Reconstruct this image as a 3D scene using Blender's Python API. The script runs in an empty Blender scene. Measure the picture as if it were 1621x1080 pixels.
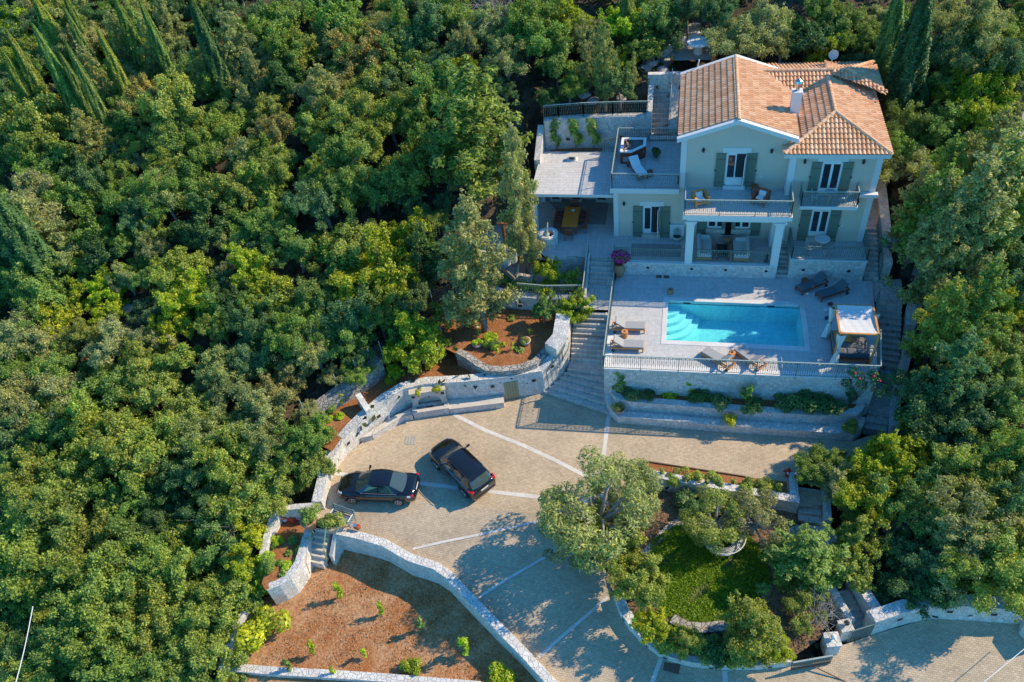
import bpy, bmesh, math, random
import numpy as np
from mathutils import Matrix, Vector
sc = bpy.context.scene
COL = sc.collection
RAD = math.radians
# ------------------------------------------------------------------ camera
FPX = 1261.0; CAMZ = 37.24
_h, _p, _r = RAD(-15.67), RAD(44.43), RAD(-8.29)
_f = Vector((math.sin(_h)*math.cos(_p), math.cos(_h)*math.cos(_p), -math.sin(_p)))
_ri = Vector((math.cos(_h), -math.sin(_h), 0)); _up = _ri.cross(_f)
CR = math.cos(_r)*_ri + math.sin(_r)*_up; CU = math.cos(_r)*_up - math.sin(_r)*_ri
cam = bpy.data.cameras.new('camera'); camo = bpy.data.objects.new('camera', cam); COL.objects.link(camo)
cam.sensor_width = 36; cam.lens = FPX/1621*36; cam.clip_start = .5; cam.clip_end = 2000
mw = Matrix.Identity(4)
for i in range(3):
    mw[i][0] = CR[i]; mw[i][1] = CU[i]; mw[i][2] = -_f[i]
mw[2][3] = CAMZ
camo.matrix_world = mw
sc.camera = camo
# ------------------------------------------------------------------ world, sun
SUN_AZ, SUN_EL = 23.5, 38.0
w = bpy.data.worlds.new('World'); sc.world = w; w.use_nodes = True
nt = w.node_tree; nt.nodes.clear()
sky = nt.nodes.new('ShaderNodeTexSky'); sky.sky_type = 'NISHITA'; sky.sun_disc = False
sky.sun_elevation = RAD(SUN_EL); sky.sun_rotation = RAD(90-SUN_AZ)
sky.altitude = 300; sky.air_density = 1.0; sky.dust_density = .2; sky.ozone_density = 4.5
bg = nt.nodes.new('ShaderNodeBackground'); bg.inputs[1].default_value = .15
wo = nt.nodes.new('ShaderNodeOutputWorld')
tint = nt.nodes.new('ShaderNodeMix'); tint.data_type = 'RGBA'; tint.blend_type = 'MULTIPLY'; tint.inputs['Factor'].default_value = 1
tint.inputs['B'].default_value = (.40, 1.18, 1.52, 1)
nt.links.new(sky.outputs[0], tint.inputs['A']); nt.links.new(tint.outputs['Result'], bg.inputs[0]); nt.links.new(bg.outputs[0], wo.inputs[0])
sl = bpy.data.lights.new('sun', 'SUN'); sl.energy = 5.0; sl.angle = RAD(.53); sl.color = (1, .825, .57)
so = bpy.data.objects.new('sun', sl); COL.objects.link(so)
_sd = Vector((math.cos(RAD(SUN_AZ))*math.cos(RAD(SUN_EL)), math.sin(RAD(SUN_AZ))*math.cos(RAD(SUN_EL)), math.sin(RAD(SUN_EL))))
so.rotation_euler = _sd.to_track_quat('Z', 'Y').to_euler(); so.location = _sd*120
sc.view_settings.view_transform = 'Standard'; sc.view_settings.look = 'None'
sc.view_settings.exposure = .2; sc.view_settings.gamma = 1
sc.render.engine = 'CYCLES'
cy = sc.cycles
cy.max_bounces = 6; cy.diffuse_bounces = 3; cy.glossy_bounces = 2; cy.transmission_bounces = 4; cy.transparent_max_bounces = 8
cy.caustics_reflective = False; cy.caustics_refractive = False; cy.use_denoising = True
# ------------------------------------------------------------------ geometry helpers
def ray(x, y): return CR*((x-810.5)/FPX) - CU*((y-540)/FPX) + _f
def P(x, y, z=0.):
    d = ray(x, y); t = (z-CAMZ)/d.z
    return Vector((d.x*t, d.y*t, z))
def PL(pts, z): return [P(a, b, z) for a, b in pts]
def proj(v):
    v = Vector(v)-Vector((0, 0, CAMZ)); d = v.dot(_f)
    return 810.5+FPX*v.dot(CR)/d, 540-FPX*v.dot(CU)/d
def V(*a): return Vector(a)
class MB:
    def __init__(s): s.v = []; s.f = []; s.mi = []; s.m = 0
    def add(s, vs, fs):
        o = len(s.v); s.v += [tuple(v) for v in vs]; s.f += [tuple(i+o for i in f) for f in fs]; s.mi += [s.m]*len(fs); return s
    def box(s, x0, y0, z0, x1, y1, z1):
        return s.add([(x0,y0,z0),(x1,y0,z0),(x1,y1,z0),(x0,y1,z0),(x0,y0,z1),(x1,y0,z1),(x1,y1,z1),(x0,y1,z1)],
                     [(0,3,2,1),(4,5,6,7),(0,1,5,4),(1,2,6,5),(2,3,7,6),(3,0,4,7)])
    def obox(s, c, sz, rz=0, rx=0, ry=0):
        m = Matrix.Rotation(rz,3,'Z') @ Matrix.Rotation(ry,3,'Y') @ Matrix.Rotation(rx,3,'X')
        a, b, d = sz[0]/2, sz[1]/2, sz[2]/2; c = Vector(c)
        vs = [c + m@Vector(p) for p in ((-a,-b,-d),(a,-b,-d),(a,b,-d),(-a,b,-d),(-a,-b,d),(a,-b,d),(a,b,d),(-a,b,d))]
        return s.add(vs, [(0,3,2,1),(4,5,6,7),(0,1,5,4),(1,2,6,5),(2,3,7,6),(3,0,4,7)])
    def rbox(s, c, sz, r=.05, rz=0, rx=0, ry=0, n=3):   # soft box: cushion shape
        m = Matrix.Rotation(rz,3,'Z') @ Matrix.Rotation(ry,3,'Y') @ Matrix.Rotation(rx,3,'X'); c = Vector(c)
        a, b, d = sz[0]/2-r, sz[1]/2-r, sz[2]/2-r; d = max(d, .001); rings = []
        for k in range(-n, n+1):
            ph = k/n*math.pi/2; zz = math.sin(ph)*r + (d if k > 0 else -d if k < 0 else 0); rr = math.cos(ph)*r
            if k == 0:
                for sg in (-1, 1): rings.append((sg*d, r))
            else: rings.append((zz, rr))
        vs = []; q = 4*3
        for zz, rr in rings:
            for cx, cyy, a0 in ((a,b,0),(-a,b,90),(-a,-b,180),(a,-b,270)):
                for t in (0, 45, 90):
                    an = RAD(a0+t); vs.append(c + m@Vector((cx+rr*math.cos(an), cyy+rr*math.sin(an), zz)))
        fs = []
        for i in range(len(rings)-1):
            for j in range(q): fs.append((i*q+j, i*q+(j+1)%q, (i+1)*q+(j+1)%q, (i+1)*q+j))
        fs.append(tuple(range(q))[::-1]); L = (len(rings)-1)*q; fs.append(tuple(range(L, L+q)))
        return s.add(vs, fs)
    def prism(s, poly, z0, z1):
        p = [(q[0], q[1]) for q in poly]; n = len(p)
        if sum(p[i][0]*p[(i+1)%n][1]-p[(i+1)%n][0]*p[i][1] for i in range(n)) < 0: p = p[::-1]
        vs = [(x, y, z0) for x, y in p] + [(x, y, z1) for x, y in p]
        fs = [tuple(range(n))[::-1], tuple(range(n, 2*n))] + [(i, (i+1)%n, n+(i+1)%n, n+i) for i in range(n)]
        return s.add(vs, fs)
    def sheet(s, poly):
        p = [Vector(q) for q in poly]; n = len(p)
        if sum(p[i].x*p[(i+1)%n].y-p[(i+1)%n].x*p[i].y for i in range(n)) < 0: p = p[::-1]
        return s.add(p, [tuple(range(n))])
    def wall(s, line, th, zt, zb, side=1, closed=False):
        """ribbon of masonry: line = front edge, thickness to the left (side=1) or right of the walking direction"""
        q = [Vector((a[0], a[1])) for a in line]; n = len(q)
        zt = list(zt) if hasattr(zt, '__len__') else [zt]*n; zb = list(zb) if hasattr(zb, '__len__') else [zb]*n
        off = []
        for i in range(n):
            a = q[i-1] if (i or closed) else None; b = q[(i+1)%n] if (i < n-1 or closed) else None
            ds = [(v).normalized() for v in ((q[i]-a) if a is not None else None, (b-q[i]) if b is not None else None) if v is not None]
            nn = [Vector((-d.y, d.x))*side for d in ds]
            if len(nn) == 2:
                m = (nn[0]+nn[1]).normalized(); k = 1/max(.4, m.dot(nn[0])); off.append(q[i]+m*th*k)
            else: off.append(q[i]+nn[0]*th)
        vs = []
        for i in range(n):
            vs += [(q[i].x,q[i].y,zb[i]),(q[i].x,q[i].y,zt[i]),(off[i].x,off[i].y,zt[i]),(off[i].x,off[i].y,zb[i])]
        fs = []
        for i in range(n if closed else n-1):
            a = i*4; b = ((i+1)%n)*4
            for k in range(4):
                f = (a+k, a+(k+1)%4, b+(k+1)%4, b+k); fs.append(f if side == 1 else f[::-1])
        if not closed:
            e = (n-1)*4; c0 = (3,2,1,0); c1 = (e,e+1,e+2,e+3)
            fs += [c0, c1] if side == 1 else [c0[::-1], c1[::-1]]
        return s.add(vs, fs)
    def tube(s, pts, r, n=6, cap=True):
        pts = [Vector(p) for p in pts]; m = len(pts); r = r if hasattr(r, '__len__') else [r]*m
        vs = []; up = None
        for i in range(m):
            d = (pts[min(i+1,m-1)]-pts[max(i-1,0)])
            d = d.normalized() if d.length > 1e-9 else Vector((0,0,1))
            if up is None: up = d.orthogonal().normalized()
            up = (up-d*up.dot(d)); up = up.normalized() if up.length > 1e-6 else d.orthogonal().normalized()
            sd = d.cross(up)
            for k in range(n):
                a = 2*math.pi*k/n; vs.append(pts[i]+(up*math.cos(a)+sd*math.sin(a))*r[i])
        fs = [(i*n+k, i*n+(k+1)%n, (i+1)*n+(k+1)%n, (i+1)*n+k) for i in range(m-1) for k in range(n)]
        if cap: fs += [tuple(range(n))[::-1], tuple(range((m-1)*n, m*n))]
        return s.add(vs, fs)
    def bar(s, a, b, wd, ht=None):
        a, b = Vector(a), Vector(b); d = b-a; L = d.length; ht = ht or wd
        rz = math.atan2(d.y, d.x); ry = -math.asin(max(-1, min(1, d.z/L)))
        return s.obox((a+b)/2, (L, wd, ht), rz, 0, ry)
    def lathe(s, prof, c=(0,0,0), n=16, sy=1.):
        vs = []; m = len(prof)
        for r, z in prof:
            for k in range(n):
                a = 2*math.pi*k/n; vs.append((c[0]+r*math.cos(a), c[1]+sy*r*math.sin(a), c[2]+z))
        fs = [(i*n+k, i*n+(k+1)%n, (i+1)*n+(k+1)%n, (i+1)*n+k) for i in range(m-1) for k in range(n)]
        fs += [tuple(range(n))[::-1], tuple(range((m-1)*n, m*n))]
        return s.add(vs, fs)
    def build(s, name, mat, parent=None, label=None, smooth=False):
        me = bpy.data.meshes.new(name); me.from_pydata(s.v, [], s.f)
        for m in (mat if isinstance(mat, (list, tuple)) else [mat]): me.materials.append(m)
        if isinstance(mat, (list, tuple)): me.polygons.foreach_set('material_index', s.mi)
        if smooth: me.polygons.foreach_set('use_smooth', [True]*len(me.polygons))
        me.update()
        return link(name, me, parent, label)
def link(name, me, parent=None, label=None):
    o = bpy.data.objects.new(name, me); COL.objects.link(o)
    if parent is not None:
        o.parent = parent
        if parent.type == 'EMPTY':
            o.matrix_parent_inverse = (Matrix.Translation(parent.location) @ parent.rotation_euler.to_matrix().to_4x4()).inverted()
    if label: o['label'] = label
    return o
def tag(o, label=None, cat=None, group=None, kind=None):
    if label: o['label'] = label
    if cat: o['category'] = cat
    if group: o['group'] = group
    if kind: o['kind'] = kind
    return o
def thing(name, label, cat, loc=(0,0,0), rz=0, group=None):
    o = bpy.data.objects.new(name, None); COL.objects.link(o); o.empty_display_size = .2
    o.location = loc; o.rotation_euler = (0, 0, rz)
    return tag(o, label, cat, group)
def dup(root, loc, rz=0, label=None, group=None, scale=None, color=None):
    r = root.copy(); COL.objects.link(r); r.location = loc; r.rotation_euler = (0, 0, rz)
    if scale is not None: r.scale = scale if hasattr(scale, '__len__') else (scale,)*3
    if label: r['label'] = label
    if group: r['group'] = group
    for ch in root.children:
        c = ch.copy(); COL.objects.link(c); c.parent = r
        if color is not None: c.color = (*color, 1)
        for g in ch.children:
            d = g.copy(); COL.objects.link(d); d.parent = c
    return r
def structure(o): return tag(o, kind='structure')
# ------------------------------------------------------------------ materials
def newmat(name):
    m = bpy.data.materials.new(name); m.use_nodes = True; t = m.node_tree
    return m, t, t.nodes['Principled BSDF']
def N(t, kind, **kw):
    n = t.nodes.new(kind)
    for k, v in kw.items(): setattr(n, k, v)
    return n
def pos(t, scale=1., rot=0.):
    g = N(t, 'ShaderNodeNewGeometry'); mp = N(t, 'ShaderNodeMapping')
    mp.inputs['Scale'].default_value = (scale,)*3 if not hasattr(scale, '__len__') else scale
    mp.inputs['Rotation'].default_value = (0, 0, rot)
    t.links.new(g.outputs['Position'], mp.inputs['Vector']); return mp.outputs[0]
def ramp(t, fac, stops):
    r = N(t, 'ShaderNodeValToRGB'); e = r.color_ramp.elements
    while len(e) < len(stops): e.new(.5)
    for el, (p, c) in zip(e, stops): el.position = p; el.color = (*c, 1)
    t.links.new(fac, r.inputs[0]); return r.outputs[0]
def mix(t, fac, a, b, mode='MIX'):
    n = N(t, 'ShaderNodeMix', data_type='RGBA', blend_type=mode)
    for s, v in ((n.inputs['Factor'], fac), (n.inputs['A'], a), (n.inputs['B'], b)):
        if isinstance(v, bpy.types.NodeSocket): t.links.new(v, s)
        elif isinstance(v, tuple): s.default_value = (*v, 1)
        else: s.default_value = v
    return n.outputs['Result']
def noise(t, scale, detail=3, vec=None, rough=.55):
    n = N(t, 'ShaderNodeTexNoise'); n.inputs['Scale'].default_value = scale; n.inputs['Detail'].default_value = detail; n.inputs['Roughness'].default_value = rough
    t.links.new(vec if vec is not None else pos(t), n.inputs['Vector']); return n.outputs['Fac']
def bump(t, b, h, strength=.3, dist=.02):
    n = N(t, 'ShaderNodeBump'); n.inputs['Strength'].default_value = strength; n.inputs['Distance'].default_value = dist
    t.links.new(h, n.inputs['Height']); t.links.new(n.outputs[0], b.inputs['Normal'])
def k_(c, k): return tuple(min(1, x*k) for x in c)
def plain(name, c, rough=.7, var=.18, scale=2.5, metal=0., spec=.4, bmp=0.):
    m, t, b = newmat(name)
    n1 = noise(t, scale, 5); n2 = noise(t, scale*9, 3)
    col = ramp(t, n1, [(.25, k_(c, 1-var)), (.75, k_(c, 1+var))])
    col = mix(t, .35, col, ramp(t, n2, [(.3, k_(c, 1-var*1.2)), (.7, k_(c, 1+var*1.2))]))
    t.links.new(col, b.inputs['Base Color']); b.inputs['Roughness'].default_value = rough
    b.inputs['Metallic'].default_value = metal; b.inputs['Specular IOR Level'].default_value = spec
    if bmp: bump(t, b, n2, bmp, .02)
    return m
def stone(name, c, joint, scale, edge=.05, var=.3, warm=(.5,.3,.18), bmp=.6):
    m, t, b = newmat(name); v = pos(t)
    nz = N(t, 'ShaderNodeTexNoise'); nz.inputs['Scale'].default_value = 2.2; t.links.new(v, nz.inputs['Vector'])
    wv = N(t, 'ShaderNodeVectorMath', operation='MULTIPLY_ADD'); wv.inputs[1].default_value = (.16,)*3
    t.links.new(nz.outputs['Color'], wv.inputs[0]); t.links.new(v, wv.inputs[2])
    d = N(t, 'ShaderNodeTexVoronoi', feature='DISTANCE_TO_EDGE'); d.inputs['Scale'].default_value = scale
    f = N(t, 'ShaderNodeTexVoronoi', feature='F1'); f.inputs['Scale'].default_value = scale
    for q in (d, f): t.links.new(wv.outputs[0], q.inputs['Vector'])
    sp = N(t, 'ShaderNodeSeparateColor'); t.links.new(f.outputs['Color'], sp.inputs[0])
    cell = ramp(t, sp.outputs[0], [(0, k_(c, 1-var)), (.55, c), (.93, k_(c, 1+var*.5)), (1, tuple(a*.45+w_*.55 for a, w_ in zip(c, warm)))])
    cell = mix(t, .3, cell, ramp(t, noise(t, 14, 4), [(.3, k_(c, .7)), (.7, k_(c, 1.2))]))
    cell = mix(t, ramp(t, noise(t, .55, 4), [(.45, (0,0,0)), (.75, (.35,.35,.35))]), cell, k_(c, .62))
    col = mix(t, ramp(t, d.outputs['Distance'], [(edge*.35, (0,0,0)), (edge, (1,1,1))]), joint, cell)
    t.links.new(col, b.inputs['Base Color']); b.inputs['Roughness'].default_value = .88; b.inputs['Specular IOR Level'].default_value = .25
    bump(t, b, ramp(t, d.outputs['Distance'], [(0, (0,0,0)), (edge*1.6, (1,1,1))]), bmp, .03)
    return m
def tiles(name, c, joint, bw, bh, mortar=.012, rot=0., var=.15, off=.5, big=.25, bmp=.2, rough=.75, bigscale=.35):
    m, t, b = newmat(name); br = N(t, 'ShaderNodeTexBrick'); br.offset = off
    t.links.new(pos(t, 1, rot), br.inputs['Vector'])
    br.inputs['Color1'].default_value = (*k_(c, 1-var), 1); br.inputs['Color2'].default_value = (*k_(c, 1+var), 1); br.inputs['Mortar'].default_value = (*joint, 1)
    br.inputs['Scale'].default_value = 1; br.inputs['Mortar Size'].default_value = mortar; br.inputs['Brick Width'].default_value = bw; br.inputs['Row Height'].default_value = bh
    n1 = noise(t, bigscale, 6, rough=.65)
    col = mix(t, 1., br.outputs['Color'], ramp(t, n1, [(.3, (1-big,1-big,1-big*1.05)), (.7, (1+big*.6,)*3)]), 'MULTIPLY')
    col = mix(t, 1., col, ramp(t, noise(t, 6, 3), [(.3, (.88,.88,.88)), (.7, (1.1,1.1,1.1))]), 'MULTIPLY')
    t.links.new(col, b.inputs['Base Color']); b.inputs['Roughness'].default_value = rough; b.inputs['Specular IOR Level'].default_value = .3
    if bmp:
        i = N(t, 'ShaderNodeInvert'); t.links.new(br.outputs['Fac'], i.inputs['Color']); bump(t, b, i.outputs[0], bmp, .01)
    return m
def soil(name, c, dry, speck, sp_amt=.5):
    m, t, b = newmat(name)
    col = ramp(t, noise(t, .6, 8, rough=.7), [(.4, c), (.6, dry)])
    col = mix(t, ramp(t, noise(t, 7, 4), [(.42, (.0,)*3), (.62, (.5,)*3)]), col, k_(c, .6))
    vo = N(t, 'ShaderNodeTexVoronoi', feature='F1'); vo.inputs['Scale'].default_value = 10; vo.inputs['Randomness'].default_value = 1; t.links.new(pos(t), vo.inputs['Vector'])
    s2 = N(t, 'ShaderNodeSeparateColor'); t.links.new(vo.outputs['Color'], s2.inputs[0])
    mk = N(t, 'ShaderNodeMath', operation='LESS_THAN'); t.links.new(vo.outputs['Distance'], mk.inputs[0]); 
    mu = N(t, 'ShaderNodeMath', operation='MULTIPLY'); mu.inputs[1].default_value = .42; t.links.new(s2.outputs[1], mu.inputs[0]); t.links.new(mu.outputs[0], mk.inputs[1])
    am = N(t, 'ShaderNodeMath', operation='MULTIPLY'); am.inputs[1].default_value = sp_amt; t.links.new(mk.outputs[0], am.inputs[0])
    col = mix(t, am.outputs[0], col, speck)
    t.links.new(col, b.inputs['Base Color']); b.inputs['Roughness'].default_value = .95; b.inputs['Specular IOR Level'].default_value = .1
    bump(t, b, noise(t, 9, 5), .8, .06)
    return m
def leafmat(name):
    m, t, b = newmat(name); t.nodes.remove(b)
    oi = N(t, 'ShaderNodeObjectInfo'); at = N(t, 'ShaderNodeAttribute'); at.attribute_name = 'leaf'
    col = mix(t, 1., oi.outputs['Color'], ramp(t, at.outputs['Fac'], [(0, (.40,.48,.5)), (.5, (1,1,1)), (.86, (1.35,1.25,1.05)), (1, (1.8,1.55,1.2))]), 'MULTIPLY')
    df = N(t, 'ShaderNodeBsdfDiffuse'); tr = N(t, 'ShaderNodeBsdfTranslucent'); gl = N(t, 'ShaderNodeBsdfGlossy'); gl.inputs['Roughness'].default_value = .5; gl.inputs['Color'].default_value = (.6,.65,.6,1)
    t.links.new(col, df.inputs['Color'])
    t.links.new(mix(t, 1., col, (1.15,1.1,.6), 'MULTIPLY'), tr.inputs['Color'])
    m1 = N(t, 'ShaderNodeMixShader'); m1.inputs[0].default_value = .42; t.links.new(df.outputs[0], m1.inputs[1]); t.links.new(tr.outputs[0], m1.inputs[2])
    m2 = N(t, 'ShaderNodeMixShader'); m2.inputs[0].default_value = .035; t.links.new(m1.outputs[0], m2.inputs[1]); t.links.new(gl.outputs[0], m2.inputs[2])
    t.links.new(m2.outputs[0], t.nodes['Material Output'].inputs[0]); return m
def gloss(name, c, rough=.1, metal=0., coat=0., spec=.5):
    m, t, b = newmat(name); b.inputs['Base Color'].default_value = (*c, 1); b.inputs['Roughness'].default_value = rough
    n = noise(t, 30, 2); t.links.new(ramp(t, n, [(.3, (rough*.8,)*3), (.7, (min(1, rough*1.3),)*3)]), b.inputs['Roughness'])
    b.inputs['Metallic'].default_value = metal; b.inputs['Coat Weight'].default_value = coat; b.inputs['Specular IOR Level'].default_value = spec
    return m
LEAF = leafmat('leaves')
STONE = stone('white_limestone_masonry', (.74,.71,.66), (.52,.48,.43), 5.2, .045)
CAP = stone('wall_top_crazy_stone', (.70,.68,.64), (.44,.41,.37), 4.2, .06, .2)
ROUGH = stone('old_rubble_stone', (.44,.41,.37), (.16,.14,.12), 3.6, .08, .35)
CRAZY = stone('crazy_paving', (.56,.54,.50), (.27,.24,.21), 2.3, .035, .16, bmp=.3)
CUT = stone('cut_stone', (.62,.56,.48), (.50,.44,.36), 2.2, .015, .12, bmp=.15)
STEP = tiles('step_stone', (.60,.56,.50), (.34,.30,.26), .55, .36, .012, 0, .08, .5, .15)
PAVE = tiles('beige_block_paving', (.56,.44,.305), (.35,.27,.18), .18, .10, .009, RAD(4), .11, .5, .2, .2)
LINE = stone('pale_stone_band', (.70,.66,.60), (.58,.53,.46), 2., .03, .08, bmp=.1)
DECK = tiles('pale_deck_tile', (.545,.54,.53), (.43,.43,.43), .42, .42, .008, 0, .035, 0, .07, .08, .6)
COPING = stone('pool_coping', (.72,.71,.69), (.62,.61,.59), 1.1, .012, .05, bmp=.05)
RENDER = plain('cream_render', (.66,.56,.46), .9, .05, 1.2)
TRIM = plain('white_trim', (.74,.73,.72), .75, .05, 2)
WHITE = plain('white_paint', (.80,.80,.80), .5, .04, 2)
SHUT = plain('green_shutter_paint', (.17,.215,.165), .55, .1, 5)
IRON = plain('green_grey_iron', (.16,.21,.19), .5, .15, 8)
IRONP = plain('pale_weathered_handrail', (.36,.43,.40), .45, .15, 8)
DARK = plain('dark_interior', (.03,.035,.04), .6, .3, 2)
GLASS = gloss('window_glass', (.02,.03,.04), .04, 0, 0, .8)
TERRA = plain('terracotta_pot', (.45,.24,.14), .85, .2, 5)
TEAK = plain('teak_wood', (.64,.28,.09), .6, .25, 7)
TEAKD = plain('dark_oiled_and_shaded_wood', (.32,.09,.045), .55, .25, 7)  # dark wood, also the shaded copy of teak on the right armchair
TABLEW = plain('honey_wood_tabletop', (.85,.26,.04), .4, .2, 6)
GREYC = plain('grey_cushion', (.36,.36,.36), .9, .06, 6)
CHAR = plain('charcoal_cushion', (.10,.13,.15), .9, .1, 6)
WHITEC = plain('white_cushion', (.82,.82,.80), .9, .05, 4)
CANVAS = plain('white_canvas', (.66,.66,.65), .9, .05, 3)
FABG = plain('pale_sofa_fabric', (.56,.57,.55), .9, .06, 5)
SOIL = soil('red_earth', (.30,.115,.042), (.42,.19,.085), (.45,.35,.25), .35)
FIELD = soil('dry_red_field', (.40,.155,.055), (.54,.31,.165), (.68,.47,.28), .45)
FLOOR = soil('forest_floor', (.075,.058,.04), (.17,.12,.08), (.30,.27,.23), .35)
BARK = plain('grey_bark', (.22,.19,.16), .95, .35, 6, bmp=.5)
BARKP = plain('pale_bark', (.40,.37,.34), .95, .3, 6, bmp=.4)
RUST = plain('rust_iron', (.16,.10,.07), .8, .3, 8)
# ================================================================== SETTING
ZD, ZT, ZR, ZB = 3.25, 4.2, 4.72, 8.1        # pool deck, house terrace, right terrace, first floor
def zd(y): return -.2*max(0., 23.5-y)
def zf(y): return -1.45-.14*max(0., 23.5-y)
def PF(x, y, dz=0.):
    z = -2.
    for _ in range(12): z = zf(P(x, y, z).y)+dz
    return P(x, y, z)
def PD(x, y, dz=0.):
    z = dz
    for _ in range(12): z = zd(P(x, y, z).y)+dz
    return P(x, y, z)
def sloped(name, poly, dz, mat, fz=None):
    fz = fz or (lambda y: zd(y)+dz)
    bm = bmesh.new(); p = [Vector((q[0], q[1], 0)) for q in poly]; n = len(p)
    if sum(p[i].x*p[(i+1)%n].y-p[(i+1)%n].x*p[i].y for i in range(n)) < 0: p = p[::-1]
    bm.faces.new([bm.verts.new(q) for q in p])
    bmesh.ops.bisect_plane(bm, geom=bm.verts[:]+bm.edges[:]+bm.faces[:], plane_co=(0,23.5,0), plane_no=(0,1,0))
    for v in bm.verts: v.co.z = fz(v.co.y)
    bmesh.ops.triangulate(bm, faces=bm.faces[:])
    me = bpy.data.meshes.new(name); bm.to_mesh(me); bm.free(); me.materials.append(mat)
    o = link(name, me); FOOT.append(([(q[0], q[1]) for q in poly], None, dz if fz(0) > -4.71 else -1.45)); return structure(o)
FOOT = []      # footprints: the hillside is dug out under each of them
def sheet(name, poly, z, mat, struct=True):
    p = [(q[0], q[1], z) for q in poly]; FOOT.append(([(q[0], q[1]) for q in poly], z, 0))
    o = MB().sheet(p).build(name, mat); return structure(o) if struct else o
# ---- driveway / parking court
wg_px = [(972,948),(981,974),(997,998),(1018,1021),(1042,1039),(1060,1047),(1093,1055.6),(1134,1060.6),(1195,1060.6),(1252,1055)]
WG = [PD(*a) for a in wg_px]
wf_px = [(538,835),(575,843),(612,854),(652,877),(693,890),(715,905),(752,944),(792,985),(832,1025),(885,1082),(925,1130),(990,1210)]
WF = [PD(a, b, .3) for a, b in wf_px]
drive = [PD(*a) for a in [(861,622),(966,657),(985,668),(1350,699),(1375,690),(1405,688),(1420,720),(1400,790),(1310,800),(1262,802),(1240,792),(1030,757),(1003,775),(1012,815),(1003,850),(975,880),(958,900)]] + WG + \
        [PD(*a) for a in [(1314,1045),(1327,1022),(1341,1019),(1378,1006),(1470,979),(1611,988),(1660,1030),(1750,1150),(1750,1300),(1020,1300)]] + [Vector((v.x, v.y, 0)) for v in WF[::-1]] + \
        [PD(*a) for a in [(507,828),(495,812),(508,806),(519,780),(526,755),(535,739),(551,719),(573,701),(592,695),(625,660),(656,650),(712,645),(799,633),(822,629)]]
sloped('driveway', drive, 0, PAVE)
BANDS = [[(718,656),(770,682),(826,704),(880,729),(928,754)], [(964,655),(960,685),(955,724)], [(528,749),(600,757),(663,765),(775,778),(850,786.5),(905,793)],
         [(653,868),(700,857),(760,845),(852,824),(905,810)], [(757,945),(800,917),(890,865),(915,850)], [(852,1040),(885,1010),(962,944)], [(1046,1042),(1030,1085)], [(1147,1062),(1149,1090)]]
b = MB()
for ln in BANDS:
    q = [PD(*a, .004) for a in ln]
    for i in range(len(q)-1):
        d = q[i+1]-q[i]; n = Vector((-d.y, d.x, 0)).normalized()*.12
        k = max(1, int(d.length/.7))
        for j in range(k):
            u, v_ = q[i]+d*(j/k), q[i]+d*((j+1)/k)
            for e in (u, v_): e.z = zd(e.y)+.005
            b.add([u-n, v_-n, v_+n, u+n], [(0,1,2,3)])
tag(b.build('paving_band', LINE), kind='structure')
# drain covers
b = MB()
for i in range(4): b.obox(PD(650-4.5*(i-1.5), 697, .012), (.12,.62,.02), RAD(4))
tag(b.build('drain_cover', plain('grey_concrete', (.40,.38,.34), .9, .15, 4)), 'square slotted drain cover set in the beige paving above the two parked cars', 'drain cover')
tag(MB().lathe([(.26,0),(.26,.015),(.2,.02)], PD(545,806,0), 20).build('manhole_cover', RUST), 'round dark manhole cover in the paving in front of the sedan', 'manhole cover')
tag(MB().obox(PD(1064,1053,.01), (.75,.7,.02), RAD(-8)).build('drain_cover', RUST), 'square dark drain cover beside the curved wall at the bottom of the driveway', 'drain cover')
# ---- field below the court
fo = [Vector((v.x, v.y, 0)) for v in WF]
field = fo + [PF(a, b) for a, b in [(700,1300),(250,1300),(340,1090),(352,1060),(400,960),(412,948),(450,935),(470,905),(492,850)]] + [P(515,840,-.4)]
sloped('dry_field', field, -1.5, FIELD, zf)
# ---- stairs up from the court
def flight(lines, zs, name, mat, base=None, parent=None, back=None):
    """lines = [(left,right)] nosing lines, one per tread, last line = back edge"""
    b = MB()
    for i in range(len(lines)-1):
        (l0, r0), (l1, r1) = lines[i], lines[i+1]
        b.prism([l0, r0, r1, l1], (zs[i]-.55 if base is None else base), zs[i])
        # nosing
        d = Vector((r0[0]-l0[0], r0[1]-l0[1], 0)); L = d.length
        nrm = Vector((d.y, -d.x, 0)).normalized()*.025
        l0v, r0v = Vector((l0[0], l0[1], 0)), Vector((r0[0], r0[1], 0))
        b.prism([l0v+nrm, r0v+nrm, r0v-nrm*3, l0v-nrm*3], zs[i]+.002, zs[i]+.035)
    return b.build(name, mat, parent)
A1 = lambda x, y: (x/4.909+640, y/4.909+460)
st = thing('stone_staircase', 'wide pale stone staircase fanning out into the court beside the pool deck', 'staircase', P(912,640,0))
fan = [((1085,800),(1571,962)),((1125,765),(1548,890)),((1165,730),(1535,830)),((1210,690),(1530,775)),((1240,655),(1540,718)),((1268,628),(1545,660))]
fl = []
for i, (l, r) in enumerate(fan):
    z = .17*i; a, c_ = P(*A1(*l), z), P(*A1(*r), z); fl.append((a, c_ + (c_-a).normalized()*.35))
XL, XR = -5.95, -3.7
fl.append((V(XL-.1,34.05,0), V(XR,34.05,0)))
flight(fl, [.17*(i+1) for i in range(6)], 'step', STEP, None, st)
FOOT.append(([(v[0][0], v[0][1]) for v in fl]+[(v[1][0], v[1][1]) for v in fl[::-1]], -.3, 0))
ys = [34.05+i*.245 for i in range(11)]
flight([(V(XL+.12*0,y,0), V(XR,y,0)) for y in ys], [1.02+.2027*(i+1) for i in range(11)][:10], 'step', STEP, None, st)
FOOT.append(([(-6,34),(XR,34),(XR,41),(-6,41)], .2, 0))
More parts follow.
